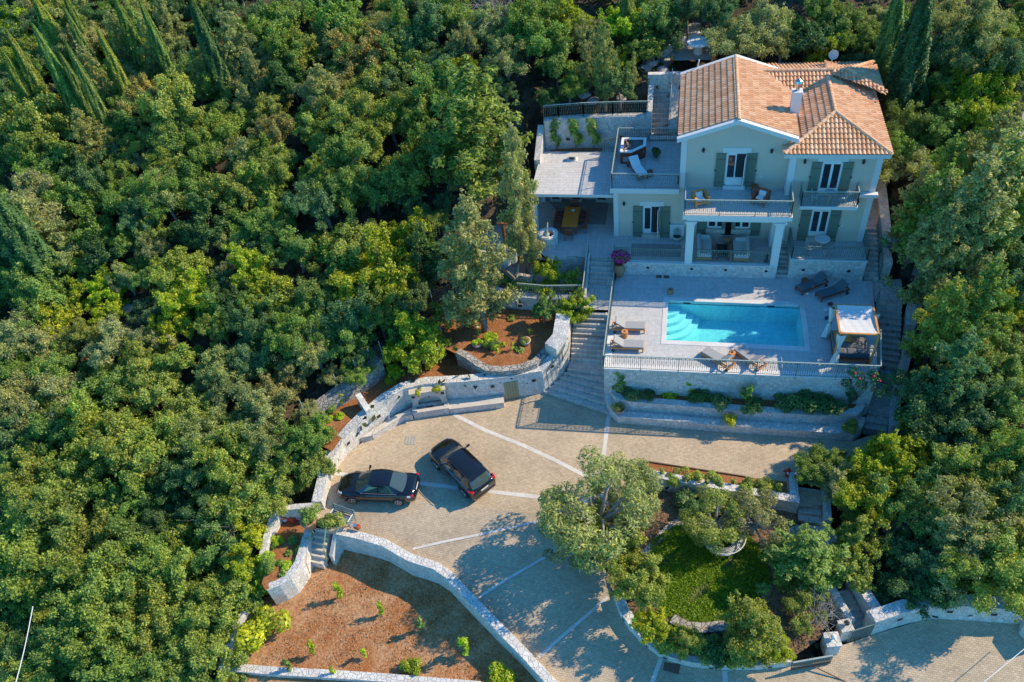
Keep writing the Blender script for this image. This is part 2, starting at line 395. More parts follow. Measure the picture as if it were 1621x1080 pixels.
sheet('stair_landing', [(XL,36.5),(XR-.02,36.5),(XR-.02,38.9),(XL,38.9)], ZD-.004, CRAZY)
flight([(V(-5.25,38.9+i*.29,0), V(XR-.02,38.9+i*.29,0)) for i in range(7)], [ZD+.16*(i+1) for i in range(6)], 'step', STEP, None, st)
# ---- pool deck (a slab with the pool cut out of it)
PX0, PX1, PY0, PY1 = -.15, 7.66, 34.08, 37.58
DX0, DX1, DY0, DY1 = -3.6, 11.4, 31.5, 40.1
deck_poly = [(DX0,DY0),(11.2,31.75),(11.75,35),(12.1,40.1),(DX0,40.1)]
b = MB()
b.sheet([(DX0,DY0,ZD),(11.2,31.75,ZD),(11.57,PY0-.33,ZD),(DX0,PY0-.33,ZD)])
b.sheet([(DX0,PY0-.33,ZD),(PX0-.3,PY0-.33,ZD),(PX0-.3,PY1+.33,ZD),(DX0,PY1+.33,ZD)])
b.sheet([(PX1+.3,PY0-.33,ZD),(11.57,PY0-.33,ZD),(11.93,PY1+.33,ZD),(PX1+.3,PY1+.33,ZD)])
b.sheet([(DX0,PY1+.33,ZD),(11.93,PY1+.33,ZD),(12.1,40.1,ZD),(DX0,40.1,ZD)])
FOOT.append((deck_poly, 1., 0)); structure(b.build('pool_deck', DECK))
pool = thing('swimming_pool', 'turquoise rectangular pool with curved corner steps set in the pale deck', 'swimming pool', ((PX0+PX1)/2, (PY0+PY1)/2, ZD))
b = MB()   # coping
for x0,y0,x1,y1 in ((PX0-.3,PY0-.33,PX1+.3,PY0),(PX0-.3,PY1,PX1+.3,PY1+.33),(PX0-.3,PY0,PX0,PY1),(PX1,PY0,PX1+.3,PY1)): b.box(x0,y0,ZD-.25,x1,y1,ZD+.022)
b.build('coping', COPING, pool)
POOLT = tiles('pool_mosaic', (.50,.86,.86), (.62,.90,.90), .9, .9, .012, 0, .05, 0, .06, 0)
b = MB(); dp = 1.55; zb = ZD-dp
b.add([(PX0,PY0,zb),(PX1,PY0,zb),(PX1,PY1,zb),(PX0,PY1,zb)], [(0,1,2,3)])
for a, c_ in (((PX0,PY0),(PX1,PY0)),((PX1,PY0),(PX1,PY1)),((PX1,PY1),(PX0,PY1)),((PX0,PY1),(PX0,PY0))):
    b.add([(*a,zb),(*c_,zb),(*c_,ZD-.2),(*a,ZD-.2)], [(0,3,2,1)])
b.build('basin', POOLT, pool)
POOLS = plain('pool_step_mosaic', (.74,.90,.88), .6, .05, 5)
b = MB()
for i, r in enumerate((2.0, 1.6, 1.2, .8)):    # quarter round corner steps
    poly = [(PX0,PY1)]+[(PX0+r*math.sin(RAD(a))*1.0, PY1-r*math.cos(RAD(a))*1.05) for a in range(0,91,9)]
    b.prism(poly, zb+.001+(.27*i if i else 0), zb+.27*(i+1))
b.build('corner_steps', POOLS, pool)
m, t, bs = newmat('pool_water'); t.nodes.remove(bs)
tr = N(t,'ShaderNodeBsdfTransparent'); tr.inputs[0].default_value = (.50,.92,.97,1)
gl = N(t,'ShaderNodeBsdfGlossy'); gl.inputs['Roughness'].default_value = .03
fr = N(t,'ShaderNodeLayerWeight'); fr.inputs[0].default_value = .12
bp = N(t,'ShaderNodeBump'); bp.inputs['Strength'].default_value = .25; bp.inputs['Distance'].default_value = .05
t.links.new(noise(t, 2.6, 2), bp.inputs['Height']); t.links.new(bp.outputs[0], gl.inputs['Normal']); t.links.new(bp.outputs[0], fr.inputs['Normal'])
mf = N(t,'ShaderNodeMath', operation='MULTIPLY_ADD'); mf.inputs[1].default_value = .35; mf.inputs[2].default_value = .02; t.links.new(fr.outputs['Facing'], mf.inputs[0])
mx = N(t,'ShaderNodeMixShader'); t.links.new(mf.outputs[0], mx.inputs[0]); t.links.new(tr.outputs[0], mx.inputs[1]); t.links.new(gl.outputs[0], mx.inputs[2]); t.links.new(mx.outputs[0], t.nodes['Material Output'].inputs[0])
WATER = m
b = MB(); b.add([(PX0,PY0,ZD-.09),(PX1,PY0,ZD-.09),(PX1,PY1,ZD-.09),(PX0,PY1,ZD-.09)], [(0,1,2,3)]); b.build('pool_water', WATER, pool)
for x in (1.0, 6.0): MB().box(x-.22,PY1-.012,ZD-.19,x+.22,PY1+.004,ZD-.10).build('skimmer', DARK, pool)
for nm, pt, lb in (('drain_grate',(1043,438),'left one of the pair of brown drain grates at the foot of the terrace wall'),('drain_grate',(1055,438.5),'right one of the pair of brown drain grates at the foot of the terrace wall')):
    tag(MB().obox(P(*pt,ZD+.012),(.36,.26,.03)).build(nm, RUST), lb, 'drain grate')
# ---- house terraces
terr = [P(870,411,ZT).to_tuple()[:2], (-5.25,40.62),(-3.68,40.62),(-3.68,40.05),(6.35,40.05),(6.35,42.9),(-3.9,42.9),(-3.9,48.4),(-9.6,48.4),(-10.2,44.5),(-10.1,42.0)]
sheet('house_terrace', terr, ZT, DECK)
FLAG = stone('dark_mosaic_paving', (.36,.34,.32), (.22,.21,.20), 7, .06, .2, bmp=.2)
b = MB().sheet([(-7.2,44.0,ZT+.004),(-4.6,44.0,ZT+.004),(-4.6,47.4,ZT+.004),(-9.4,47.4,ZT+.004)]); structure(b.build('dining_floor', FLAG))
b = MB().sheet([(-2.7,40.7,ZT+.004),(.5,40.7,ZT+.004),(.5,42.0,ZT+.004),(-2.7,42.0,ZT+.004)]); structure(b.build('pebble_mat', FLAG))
tw = thing('terrace_wall', 'low white stone wall carrying the house terrace along the back of the pool deck', 'retaining wall', (1.5,40.05,ZD))
MB().wall([(-3.72,40.0),(6.37,40.0)], .32, ZT+.02, ZD-.4).build('masonry', STONE, tw)
MB().box(-3.76,39.96,ZT+.021,6.4,40.36,ZT+.07).build('coping', TRIM, tw)
for x in (-1.55, 1.2, 3.3, 5.75):
    MB().lathe([(.1,0),(.1,.03),(.06,.05)], (0,0,0), 12)
    b = MB()
    for k in range(12):
        a0, a1 = 2*math.pi*k/12, 2*math.pi*(k+1)/12
        b.add([(x,39.975,ZT-.35),(x+.1*math.cos(a0),39.985,ZT-.35+.1*math.sin(a0)),(x+.1*math.cos(a1),39.985,ZT-.35+.1*math.sin(a1))], [(0,2,1)])
    b.build('wall_lamp', DARK, tw)
tw2 = thing('terrace_wall', 'taller white stone wall carrying the bistro terrace at the right of the deck', 'retaining wall', (9.3,40.15,ZD))
MB().prism([(7.1,40.1),(11.5,40.1),(11.5,42.1),(7.1,42.1)], ZD-.4, ZR).build('masonry', STONE, tw2)
b = MB(); b.sheet([(7.1,40.1,ZR+.004),(11.5,40.1,ZR+.004),(11.5,42.1,ZR+.004),(7.1,42.1,ZR+.004)]); structure(b.build('bistro_terrace', DECK))
MB().box(7.06,40.05,ZR+.005,11.55,40.34,ZR+.05).build('coping', TRIM, tw2)
for x in (7.95,10.6):
    b = MB()
    for k in range(12):
        a0, a1 = 2*math.pi*k/12, 2*math.pi*(k+1)/12
        b.add([(x,40.075,ZR-.75),(x+.11*math.cos(a0),40.085,ZR-.75+.11*math.sin(a0)),(x+.11*math.cos(a1),40.085,ZR-.75+.11*math.sin(a1))], [(0,2,1)])
    b.build('wall_lamp', DARK, tw2)
FOOT.append(([(6.2,39.9),(11.6,39.9),(11.6,52),(6.2,52)], 3, 0)); FOOT.append(([(-10.3,40),(6.5,40),(6.5,52),(-10.3,52)], 3.5, 0))
ps = thing('porch_steps', 'narrow stone steps between the porch column and the bistro terrace wall', 'steps', (6.72,40.2,ZD))
flight([(V(6.42,40.15+i*.27,0), V(7.09,40.15+i*.27,0)) for i in range(9)], [ZD+.17*(i+1) for i in range(8)], 'step', STEP, None, ps)
# ---- front walls of the pool deck: parapet wall and two planter tiers
A7 = lambda x, y: (x/5.066+920, y/5.066+540)
dw = thing('deck_wall', 'tall white stone retaining wall holding up the front of the pool deck', 'retaining wall', (4,31.5,0))
MB().wall([(DX0+.02,34.2),(DX0-.02,31.5),(11.25,31.78),(11.6,34.4)], .45, ZD-.004, -.3).build('masonry', STONE, dw)
MB().wall([(DX0-.05,34.2),(DX0-.06,31.46),(11.29,31.74),(11.62,34.4)], .42, ZD+.05, ZD-.003).build('coping', TRIM, dw)
def niche(pt, y, z, parent, w_=.3, h=.2, nrm=(0,-1)):
    n = Vector((nrm[0], nrm[1], 0)).normalized(); rz = math.atan2(n.y, n.x)+math.pi/2
    c = Vector((pt, y, z)) if not hasattr(pt, '__len__') else Vector(pt)
    MB().obox(c+n*.012, (w_+.12, .03, h+.1), rz).build('niche_frame', CUT, parent)
    MB().obox(c+n*.022, (w_, .03, h), rz).build('niche_lamp', DARK, parent)
for x, z in ((-1.75,2.35),(1.9,2.25),(5.3,2.3),(8.6,2.3)): niche(x, 31.6+.018*(x+3), z, dw)
t2f = [P(*A7(*q), 1.0) for q in ((180,380),(230,440),(330,500),(430,520),(1000,570))] + [PL([(1200,684-31)],1.0)[0]]
t1top = [A7(155,400),A7(165,470),A7(195,530),A7(250,580),A7(320,605)]
w1 = thing('planter_wall', 'lower of the two curved stone planter walls in front of the pool deck', 'planter wall', (3,29.5,0))
L1 = [P(957.5,624,.75),P(959,634,.7),P(966,648,.62),P(978,660,.6),P(1000,661,.62),P(1100,670,.62),P(1200,677.5,.62),P(1300,684,.62),P(1352,687,.62),P(1366,676,.62),P(1371,662,.62)]
MB().wall(L1, .42, [1.15,.95,.75]+[.62]*8, -.3).build('masonry', STONE, w1)
b = MB(); n_ = len(L1)
MB().wall([V(v.x, v.y, 0)+V(.0,-.012,0) for v in L1[3:]], .4, .625, .605).build('top_course', CAP, w1)
L2 = [P(965,612,1.3),P(968,622,1.3),P(978,632,1.3),P(1000,636,1.3),P(1100,644,1.3),P(1200,652,1.3),P(1300,658,1.3),P(1360,655,1.3),P(1368,645,1.3),P(1372,630,1.3)]
w2 = thing('planter_wall', 'upper of the two curved stone planter walls with the shrub bed behind it', 'planter wall', (3,30.2,0))
MB().wall(L2, .42, 1.3, -.2).build('masonry', STONE, w2)
MB().wall([V(v.x, v.y-.012, 0) for v in L2], .4, 1.305, 1.285).build('top_course', CAP, w2)
FOOT.append(([(-4,29.2),(11.6,29),(11.6,32),(-4,32)], -.2, 0))
sheet('planter_soil', [(v.x, v.y+.1) for v in L2]+[(11.3,31.9),(-3.5,31.6)], 1.18, SOIL)
b = MB().sheet([(v.x, v.y+.2, .55) for v in L1[3:10]]+[(v.x, v.y+.15, .55) for v in L2[8:1:-1]]); structure(b.build('planter_ledge', CRAZY))
# ---- main curved wall round the court
A2 = lambda x, y: (x/4.909+440, y/4.909+560)
mw_ = thing('court_wall', 'long curved white stone wall behind the fountain and the green door', 'retaining wall', (-12,31,0))
WM = [V(-6.05,36.4,0),V(-6.02,34.8,0),V(-6.05,33.9,0),V(-6.35,33.25,0),V(-7.46,32.2,0),V(-8.94,31.72,0),V(-9.75,31.47,0),V(-12,30.95,0),V(-14.4,30.6,0),V(-15.7,30.1,0),V(-16.6,29.2,0),V(-17.5,28.1,0),V(-18.1,27.25,0),V(-18.55,26.4,0),V(-18.82,25.45,0),V(-18.92,24.7,0),V(-18.8,23.6,0),V(-18.72,22.6,0)]
WT = [3.3,3.1,2.8,2.45,2.0,2.0,2.0,2.0,2.0,1.95,1.9,1.65,1.45,1.25,1.0,.85,.75,.6]
MB().wall(WM, .55, WT, [-.4]*18, side=-1).build('masonry', STONE, mw_)
MB().wall([(v.x+.01,v.y-.01) for v in WM], .57, [z+.02 for z in WT], [z-.02 for z in WT], side=-1).build('top_course', CAP, mw_)
# taller block beside the stairs
MB().wall([V(-6.02,35.6,0),V(-6.06,33.85,0),V(-6.6,33.0,0)], .9, [3.6,3.3,3.1], 0, side=-1).build('stair_pier', STONE, mw_)
gd = MB().obox((-9.34,31.57,.78),(.86,.06,1.52), math.atan2(.25,.81)); DOORG = plain('olive_door_paint',(.34,.33,.20),.6,.08,4)
gdo = gd.build('plank_door', DOORG, mw_)
b = MB()
for i in range(1,5):
    p = V(-9.34,31.57,.78)+V(math.cos(.3),math.sin(.3),0)*(-.43+.172*i)+V(.009,-.03,0); b.obox(p,(.015,.02,1.5),.3)
b.build('plank_gap', DARK, gdo)
def onwall(i, f, z): 
    a, c_ = WM[i], WM[i+1]; p = a+(c_-a)*f; d = c_-a; return V(p.x, p.y, z), (-d.y, d.x)
for i, f, z in ((4,.35,1.3),(6,.3,1.35),(7,.75,1.35),(10,.5,1.0),(12,.7,.75),(14,.4,.5)):
    p, n = onwall(i, f, z); niche(p, 0, 0, mw_, .24, .22, n)
for i, f, z in ((3,.5,1.9),): p, n = onwall(i, f, z); niche(p, 0, 0, mw_, .24, .2, n)
# bench ledges along the wall
bl = thing('stone_bench', 'long low stone bench between the wall fountain and the green door', 'bench', (-11.3,30.7,0))
MB().prism([(-13,30.0),(-9.73,30.8),(-9.85,31.4),(-13.2,30.75)], -.05, .44).build('seat', STONE, bl)
MB().prism([(-13.02,29.96),(-9.68,30.78),(-9.86,31.38),(-13.2,30.72)], .441, .5).build('seat_slab', CUT, bl)
bl2 = thing('stone_bench', 'stone bench curving along the wall left of the fountain, its end cut to a point', 'bench', (-16.4,28.6,0))
MB().prism([(-15.2,29.35),(-15.75,29.2),(-17.25,27.6),(-17.95,27.35),(-17.4,28.0),(-16.5,29.05),(-15.4,29.95)], -.05, .42).build('seat', STONE, bl2)
MB().prism([(-15.2,29.33),(-15.77,29.17),(-17.27,27.55),(-17.2,28.1),(-16.5,29.0),(-15.4,29.9)], .421, .48).build('seat_slab', CUT, bl2)
# fountain
fo_ = thing('wall_fountain', 'stone wall fountain with an arched niche and a water trough', 'fountain', (-14.1,29.8,0), 0)
rzf = math.atan2(.6,2.13); ux, uy = math.cos(rzf), math.sin(rzf)
def F(u, v, z): return (-14.1+u*ux-v*uy, 29.72+u*uy+v*ux, z)
b = MB()
for u0,v0,u1,v1,z0,z1 in ((-1.1,-.02,1.1,.22,0,.55),(-1.1,.22,-.9,.72,0,.55),(.9,.22,1.1,.72,0,.55),(-1.1,.5,1.1,.72,0,.5)):
    b.prism([F(u0,v0,0),F(u1,v0,0),F(u1,v1,0),F(u0,v1,0)], z0, z1)
b.build('trough', STONE, fo_)
b = MB()
for u0,v0,u1,v1 in ((-1.14,-.06,1.14,.2),(-1.14,.2,-.86,.72),(.86,.2,1.14,.72)): b.prism([F(u0,v0,0),F(u1,v0,0),F(u1,v1,0),F(u0,v1,0)], .551, .61)
b.build('trough_rim', CUT, fo_)
MB().prism([F(-.86,.2,0),F(.86,.2,0),F(.86,.6,0),F(-.86,.6,0)], .40, .46).build('trough_floor', plain('wet_grey_stone',(.33,.34,.35),.3,.2,4), fo_)
arch = [(-1.05,.55),(-1.05,1.75),(1.05,1.75),(1.05,.55),(.72,.55)]+[(.72*math.cos(RAD(a)),.8+.62*math.sin(RAD(a))) for a in range(0,181,12)]+[(-.72,.55)]
b = MB(); n_ = len(arch)
b.add([F(u,.45,z) for u,z in arch]+[F(u,.85,z) for u,z in arch], [tuple(range(n_))[::-1], tuple(range(n_,2*n_))]+[(i,(i+1)%n_,n_+(i+1)%n_,n_+i) for i in range(n_)])
b.build('arched_surround', CUT, fo_)
MB().prism([F(-.8,.8,0),F(.8,.8,0),F(.8,1.0,0),F(-.8,1.0,0)], .5, 1.5).build('niche_back', CUT, fo_)
MB().prism([F(-1.12,.4,0),F(1.12,.4,0),F(1.12,.95,0),F(-1.12,.95,0)], 1.751, 1.82).build('ledge', CUT, fo_)
MB().tube([F(0,.8,1.15),F(0,.62,1.15),F(0,.58,1.05)], .03).build('spout', RUST, fo_)
for u in (-.9,.9): MB().prism([F(u-.1,.43,0),F(u+.1,.43,0),F(u+.1,.5,0),F(u-.1,.5,0)], 1.38, 1.58).build('niche_lamp', DARK, fo_)
MB().prism([F(-.28,.3,0),F(.12,.3,0),F(.12,.55,0),F(-.28,.55,0)], .461, .47).build('drain_plate', RUST, fo_)
# outer retaining wall of the left garden, with wire fence posts
ow = thing('garden_wall', 'rough grey rubble wall on the forest edge, left of the fountain', 'retaining wall', (-19,31,0))
OW = [P(605,572,2.6),P(580,594,2.5),P(545,620,2.3),P(510,645,2.0),P(482,668,1.6),P(474,688,1.2)]
MB().wall(OW, .7, [2.75,2.65,2.4,2.1,1.7,1.2], [0]*6, side=-1).build('masonry', ROUGH, ow)
cw = thing('garden_wall', 'short low stone wall crossing the earth bed left of the fountain', 'garden wall', (-17.7,29.8,0))
MB().wall([P(563,628,2.1),P(580,655,1.75)], .35, [2.25,1.95], .5).build('masonry', STONE, cw)
# garden beds
sheet('garden_bed', [(-18.9,25.6),(-18.5,27.2),(-17.2,29.0),(-15.9,30.7),(-14.5,31.1),(-12,31.5),(-9,32.2),(-6.6,33.6),(-6.6,36.0),(-9,36.5),(-14,36.8),(-18.0,32.0),(-20.3,28.4),(-20.5,26.2)], 1.3, SOIL)
bw = thing('bed_wall', 'low curved rubble wall round the upper red earth bed below the railed wall', 'garden wall', (-12,32.5,1.5))
BW = [P(*A1(*q), 2.3) for q in ((400,495),(470,530),(560,595),(640,635),(760,640),(900,625),(1030,580),(1100,510),(1170,430),(1240,370))]
MB().wall(BW, .45, 2.42, 1.0).build('masonry', ROUGH, bw)
sheet('upper_bed', [(v.x, v.y+.15) for v in BW]+[(-6.6,36.9),(-9,37.4),(-12,37.2),(-13.6,37.4),(-15.5,36.5),(-15.9,34.6)], 2.15, SOIL)
rw = thing('garden_wall', 'curved white stone wall topped by a railing, left of the staircase', 'retaining wall', (-9,37.5,2))
RW = [P(768,452,3.2),P(784,463,3.2),P(800,467,3.2),P(820,470.5,3.2),P(864,474.5,3.2),P(921,474,3.2)]
MB().wall(RW, .5, 3.2, 1.6).build('masonry', STONE, rw)
MB().wall([(v.x, v.y-.01) for v in RW], .52, 3.22, 3.17).build('top_course', CAP, rw)
for px in (824, 897): p = P(px, 482 if px < 850 else 483, 2.75); niche((p.x, p.y-.12, 2.75), 0, 0, rw, .28, .22)
sheet('garden_shelf', [(v.x, v.y+.3) for v in RW]+[(-5.35,40.4),(-8.3,40.9),(-10,41.5),(-12.8,41.0),(-13.6,39.4)], 3.05, soil('pale_dusty_earth',(.42,.33,.26),(.50,.42,.34),(.6,.55,.5),.4))
sw = thing('stair_wall', 'white capped stone wall along the left side of the upper stairs', 'garden wall', (-5.5,39,3))
MB().wall([(-5.3,40.7),(-5.28,38.9),(-5.28,37.1)], .3, [4.35,3.75,3.4], 2, side=-1).build('masonry', STONE, sw)
tf = thing('terrace_wall', 'shaded stone wall under the edge of the dining terrace, behind the lemon bushes', 'retaining wall', (-7,40.8,3))
TE = P(870,411,ZT)
MB().wall([(TE.x,TE.y-.02),(-5.3,40.6)], .3, ZT-.003, 2.5).build('masonry', STONE, tf)
yd = [(TE.x-.02,TE.y+.25),(-10.0,42.0),(-10.3,44.3),(-12.4,44.2),(-13.4,42.6),(-13.2,41.2),(-10.6,40.9)]
sheet('service_yard', yd, ZT-.35, soil('pale_rubble_yard',(.52,.46,.40),(.58,.52,.46),(.68,.66,.62),.5))
ew = thing('yard_wall', 'pale stepped wall with timber posts around the service yard left of the house', 'garden wall', (-12,41.5,3.8))
MB().wall([P(784,412,4.2),P(789,424,4.0),P(812,436,4.0),P(842,440,4.0)], .25, [4.5,4.2,4.05,4.05], 2.6).build('masonry', ROUGH, ew)
# ---- field wall between court and field
fw = thing('field_wall', 'long low white stone wall running diagonally between the driveway and the dry red field', 'garden wall', (WF[5].x, WF[5].y, 0))
MB().wall(WF, .42, [zd(v.y)+.32 for v in WF], [zf(v.y)-.4 for v in WF], side=-1).build('masonry', STONE, fw)
MB().wall([(v.x-.012,v.y-.012) for v in WF], .45, [zd(v.y)+.34 for v in WF], [zd(v.y)+.28 for v in WF], side=-1).build('top_course', CAP, fw)
for i, f in ((1,.3),(2,.6),(4,.5),(6,.5),(7,.6),(8,.6)):
    a, c_ = WF[i], WF[i+1]; p = a+(c_-a)*f; d = c_-a; z = zd(p.y)-.55
    niche((p.x,p.y,z), 0, 0, fw, .22, .2, (d.y,-d.x))
# wall and bed on the left of the field, steps down into it
lb = thing('field_wall', 'white stone wall with a bright sloping face along the herb bed left of the field steps', 'retaining wall', (-18.5,21,-1))
LB = [P(495,840,-.25),P(487,868,-.4),P(478,895,-.55),P(462,918,-.7),P(445,930,-.8),P(425,938,-.85)]
MB().wall(LB, .38, [-.1,-.25,-.4,-.5,-.6,-.65], -3.2, side=-1).build('masonry', STONE, lb)
MB().wall([(v.x-.01,v.y-.01) for v in LB], .40, [-.08,-.23,-.38,-.48,-.58,-.63], [-.12,-.27,-.42,-.52,-.62,-.67], side=-1).build('top_course', CAP, lb)
sheet('herb_bed', [(v.x-.1,v.y) for v in LB]+[P(415,925,-.7).to_tuple()[:2],P(425,880,-.5).to_tuple()[:2],P(440,815,-.3).to_tuple()[:2],P(495,815,-.3).to_tuple()[:2]], -.62, SOIL)
cw2 = thing('field_wall', 'short white stone wall in shade behind the red plastic cans, left of the flower pots', 'garden wall', (-19.5,22.3,0))
MB().wall([P(497,806,.5),P(468,806,.5),P(441,808,.5)], .35, [.62,.5,.42], -1.2, side=-1).build('masonry', STONE, cw2)
MB().wall([P(441,808,.4),P(428,840,.1),P(418,880,-.2)], .35, [.42,.1,-.3], -2, side=-1).build('end_wall', STONE, cw2)
fs = thing('field_steps', 'small flight of sandy stone steps going down into the red field beside a flower pot', 'steps', P(508,860,-1))
B2 = lambda x, y: (x/10.8+430, y/10.8+800)
fl = []
for i, (l, r) in enumerate((((625,985),(885,1045)),((650,880),(925,935)),((680,775),(940,830)),((705,665),(955,715)),((720,560),(975,610)),((745,450),(1000,490)),((770,420),(985,400)))):
    z = -1.62+.25*i; fl.append((P(*B2(*l), z), P(*B2(*r), z)))
flight(fl, [-1.62+.25*i for i in range(1,7)], 'step', CUT, None, fs)
MB().wall([P(523,884,-1.3),P(527,858,-.6),P(531,836,0)], .22, [-1.0,-.4,.3], -2.4, side=-1).build('cheek_wall', STONE, fs)
MB().tube([P(516.5,842,-.2),P(516.5,833,1.0),P(512,867,.1),P(517,886,-.9)], .03).build('handrail', plain('green_gold_handrail',(.36,.36,.16),.5,.1,5), fs)
lw = thing('field_wall', 'straight white stone wall closing the left side of the dry field', 'garden wall', P(380,1010,-2))
MB().wall([PF(410,957,.25),PF(392,985,.25),PF(372,1030,.25),PF(362,1066,.25)], .42, [zf(20.)+.4,zf(19.2)+.35,zf(18)+.3,zf(17)+.3], -7, side=-1).build('masonry', STONE, lw)
bwf = thing('field_wall', 'low white stone wall with a step gap along the bottom edge of the dry field', 'garden wall', P(480,1070,-3))
q = [PF(a, b_, .3) for a, b_ in ((360,1062),(396,1065),(430,1068),(520,1073),(620,1080),(760,1092))]
MB().wall(q, .40, [v.z for v in q], [v.z-1.6 for v in q]).build('masonry', STONE, bwf)
MB().wall([(v.x,v.y-.01) for v in q], .42, [v.z+.015 for v in q], [v.z-.03 for v in q]).build('top_course', CAP, bwf)
# ---- olive garden in the fork of the driveway
GZ = -.6
garden = [(v.x,v.y) for v in [P(1003,775,GZ)+V(.2,-.3,0)]]+[(-1.2,26.1),(6.9,25.4),(7.1,25.2)] + [P(a,b_,GZ).to_tuple()[:2] for a,b_ in ((1262,832),(1300,905),(1318,950),(1300,1010),(1255,1040))] + [(v.x,v.y+.2) for v in WG[::-1]] + [P(958,915,GZ).to_tuple()[:2]]
GSOIL = soil('olive_garden_earth', (.20,.13,.08), (.33,.22,.13), (.45,.38,.30), .4)
sheet('olive_garden', garden, GZ, GSOIL)
LAWN = plain('lawn_ground', (.11,.14,.035), .95, .45, 1.2)
lawn = [P(a,b_,GZ+.01).to_tuple()[:2] for a,b_ in ((1040,862),(1075,840),(1120,845),(1175,850),(1200,880),(1210,925),(1195,965),(1150,990),(1110,1000),(1065,985),(1048,950),(1035,905))]
structure(MB().sheet([(x,y,GZ+.008) for x,y in lawn]).build('lawn', LAWN))
gp = [P(a,b_,GZ+.006) for a,b_ in ((1010,880),(1030,858),(1058,828),(1095,812),(1102,820),(1075,835),(1048,858),(1028,885))]
structure(MB().sheet(gp).build('garden_path', CRAZY))
wo = thing('garden_wall', 'straight white stone wall dropping from the beige court to the olive garden', 'retaining wall', (3,26,0))
MB().wall([(-1.6,26.35),(6.85,25.36),(7.12,25.33)], .45, .38, -1.2).build('masonry', STONE, wo)
MB().wall([(-1.6,26.34),(6.85,25.35),(7.13,25.32)], .47, .40, .36).build('top_course', CAP, wo)
MB().wall([(7.12,25.81),(7.2,27.3)], .42, .395, -1.2).build('return_wall', CAP, wo)
bed = [(-1.4,26.85),(6.65,25.87),(6.65,26.9),(4.5,27.0),(-1.2,27.55)]
structure(MB().sheet([(x,y,.006) for x,y in bed]).build('rose_bed', SOIL))
MB().bar((-1.2,27.55,.04),(4.5,27.0,.04),.06,.08).build('bed_edging', RUST, wo)
gs = thing('garden_steps', 'stone steps leading down from the court to the shaded garden path', 'steps', (7.85,25.7,0))
flight([(V(7.18,24.85+i*.42,0), V(8.35,24.75+i*.42,0)) for i in range(6)], [GZ+.12*(i+1) for i in range(5)], 'step', STEP, None, gs)
MB().wall([(8.38,24.6),(8.42,27.2)], .35, [.1,.4], -1.2, side=-1).build('side_wall', STONE, gs)
gpath = [P(a,b_,GZ+.008) for a,b_ in ((1235,842),(1262,831),(1302,833),(1330,842),(1318,880),(1312,905),(1330,940),(1310,948),(1292,925),(1285,890),(1250,870))]
structure(MB().sheet(gpath).build('garden_path', CRAZY))
ls = thing('gate_steps', 'dim stone steps between two walls leading down to the small iron gate', 'steps', P(1338,968,-1))
a0, a1, b0, b1 = V(8.45,20.95,0), V(9.28,21.1,0), V(9.35,19.5,0), V(10.05,19.75,0)
flight([(b0+(a0-b0)*(i/5), b1+(a1-b1)*(i/5)) for i in range(6)], [-1.12+.11*i for i in range(1,6)], 'step', CUT, None, ls)
MB().prism([b0-V(.3,.6,0),b1+V(.3,-.5,0),b1,b0], -2, -1.11).build('threshold', CRAZY, ls)
MB().wall([a0+V(0,.3,0),b0], .34, [-.15,-.4], -2.2, side=-1).build('side_wall', STONE, ls)
MB().wall([b1,a1+V(-.1,.4,0)], .5, [.15,.25], -2.2, side=-1).build('side_wall', STONE, ls)
FOOT.append(([(8.2,21.4),(10.6,21.4),(10.8,19),(8.8,19)], -1.6, 0))
GL = gloss('lamp_globe', (.05,.06,.06), .15)
def pillar(px, zc, ht, s_, rz, label, dark=True):
    c_ = P(*px, zc); t_ = thing('gate_pillar', label, 'gate pillar', (c_.x, c_.y, zc-ht))
    MB().obox((c_.x,c_.y,zc-ht/2-.06),(s_,s_,ht),rz).build('shaft', STONE, t_)
    MB().obox((c_.x,c_.y,zc-.03),(s_+.08,s_+.08,.07),rz).build('cap', CAP, t_)
    l_ = MB().lathe([(.03,.0),(.04,.1),(.1,.13),(.14,.24),(.1,.34),(.03,.38)], (c_.x,c_.y,zc+.005), 12).build('globe_lamp', GL if dark else WHITE, t_); return t_
pillar((1339,990), 0, 1.2, .52, RAD(18), 'stone gate pillar with a dark globe lamp, left of the small iron gate')
pillar((1385,974), .1, 1.3, .52, RAD(18), 'stone gate pillar with a dark globe lamp, right of the small iron gate')
pillar((1318,1012), -.1, 1.1, .62, RAD(12), 'broad white topped pillar with a pale lamp at the end of the sliding gate', False)
MB_ = MB()
g0, g1 = P(1341,1017,zd(19)), P(1377,1006,zd(19.3))
ig = thing('iron_gate', 'small green iron gate between two lamp pillars at the bottom right', 'gate', g0)
def railpanel(a, b_, h, nb, r=.012, zoff=.06):
    m_ = MB(); a, b_ = Vector(a), Vector(b_)
    for z in (zoff, h-.14): m_.bar(a+V(0,0,z), b_+V(0,0,z), .03, .025)
    for i in range(nb+1):
        p = a+(b_-a)*(i/nb); m_.bar(p+V(0,0,zoff), p+V(0,0,h), r*2, r*2)
    return m_
railpanel(g0, g1, 1.15, 12, .014).build('bars', IRON, ig)
MB().bar(g0+V(0,0,1.15), g1+V(0,0,1.15), .05).build('top_bar', IRON, ig)
h0, h1 = PD(1251,1056,.0)+V(0,-.15,0), PD(1313,1045,.0)+V(0,-.15,0)
sg = thing('sliding_gate', 'long low grey iron sliding gate on the driveway edge', 'gate', h0)
railpanel(h0, h1, .82, 26, .016).build('bars', IRON, sg)
MB().bar(h0+V(0,0,.84), h1+V(0,0,.84), .07, .05).build('top_bar', IRONP, sg)
MB().bar(h0+V(0,0,.1), h1+V(0,0,.1), .08, .14).build('bottom_rail', RUST, sg)
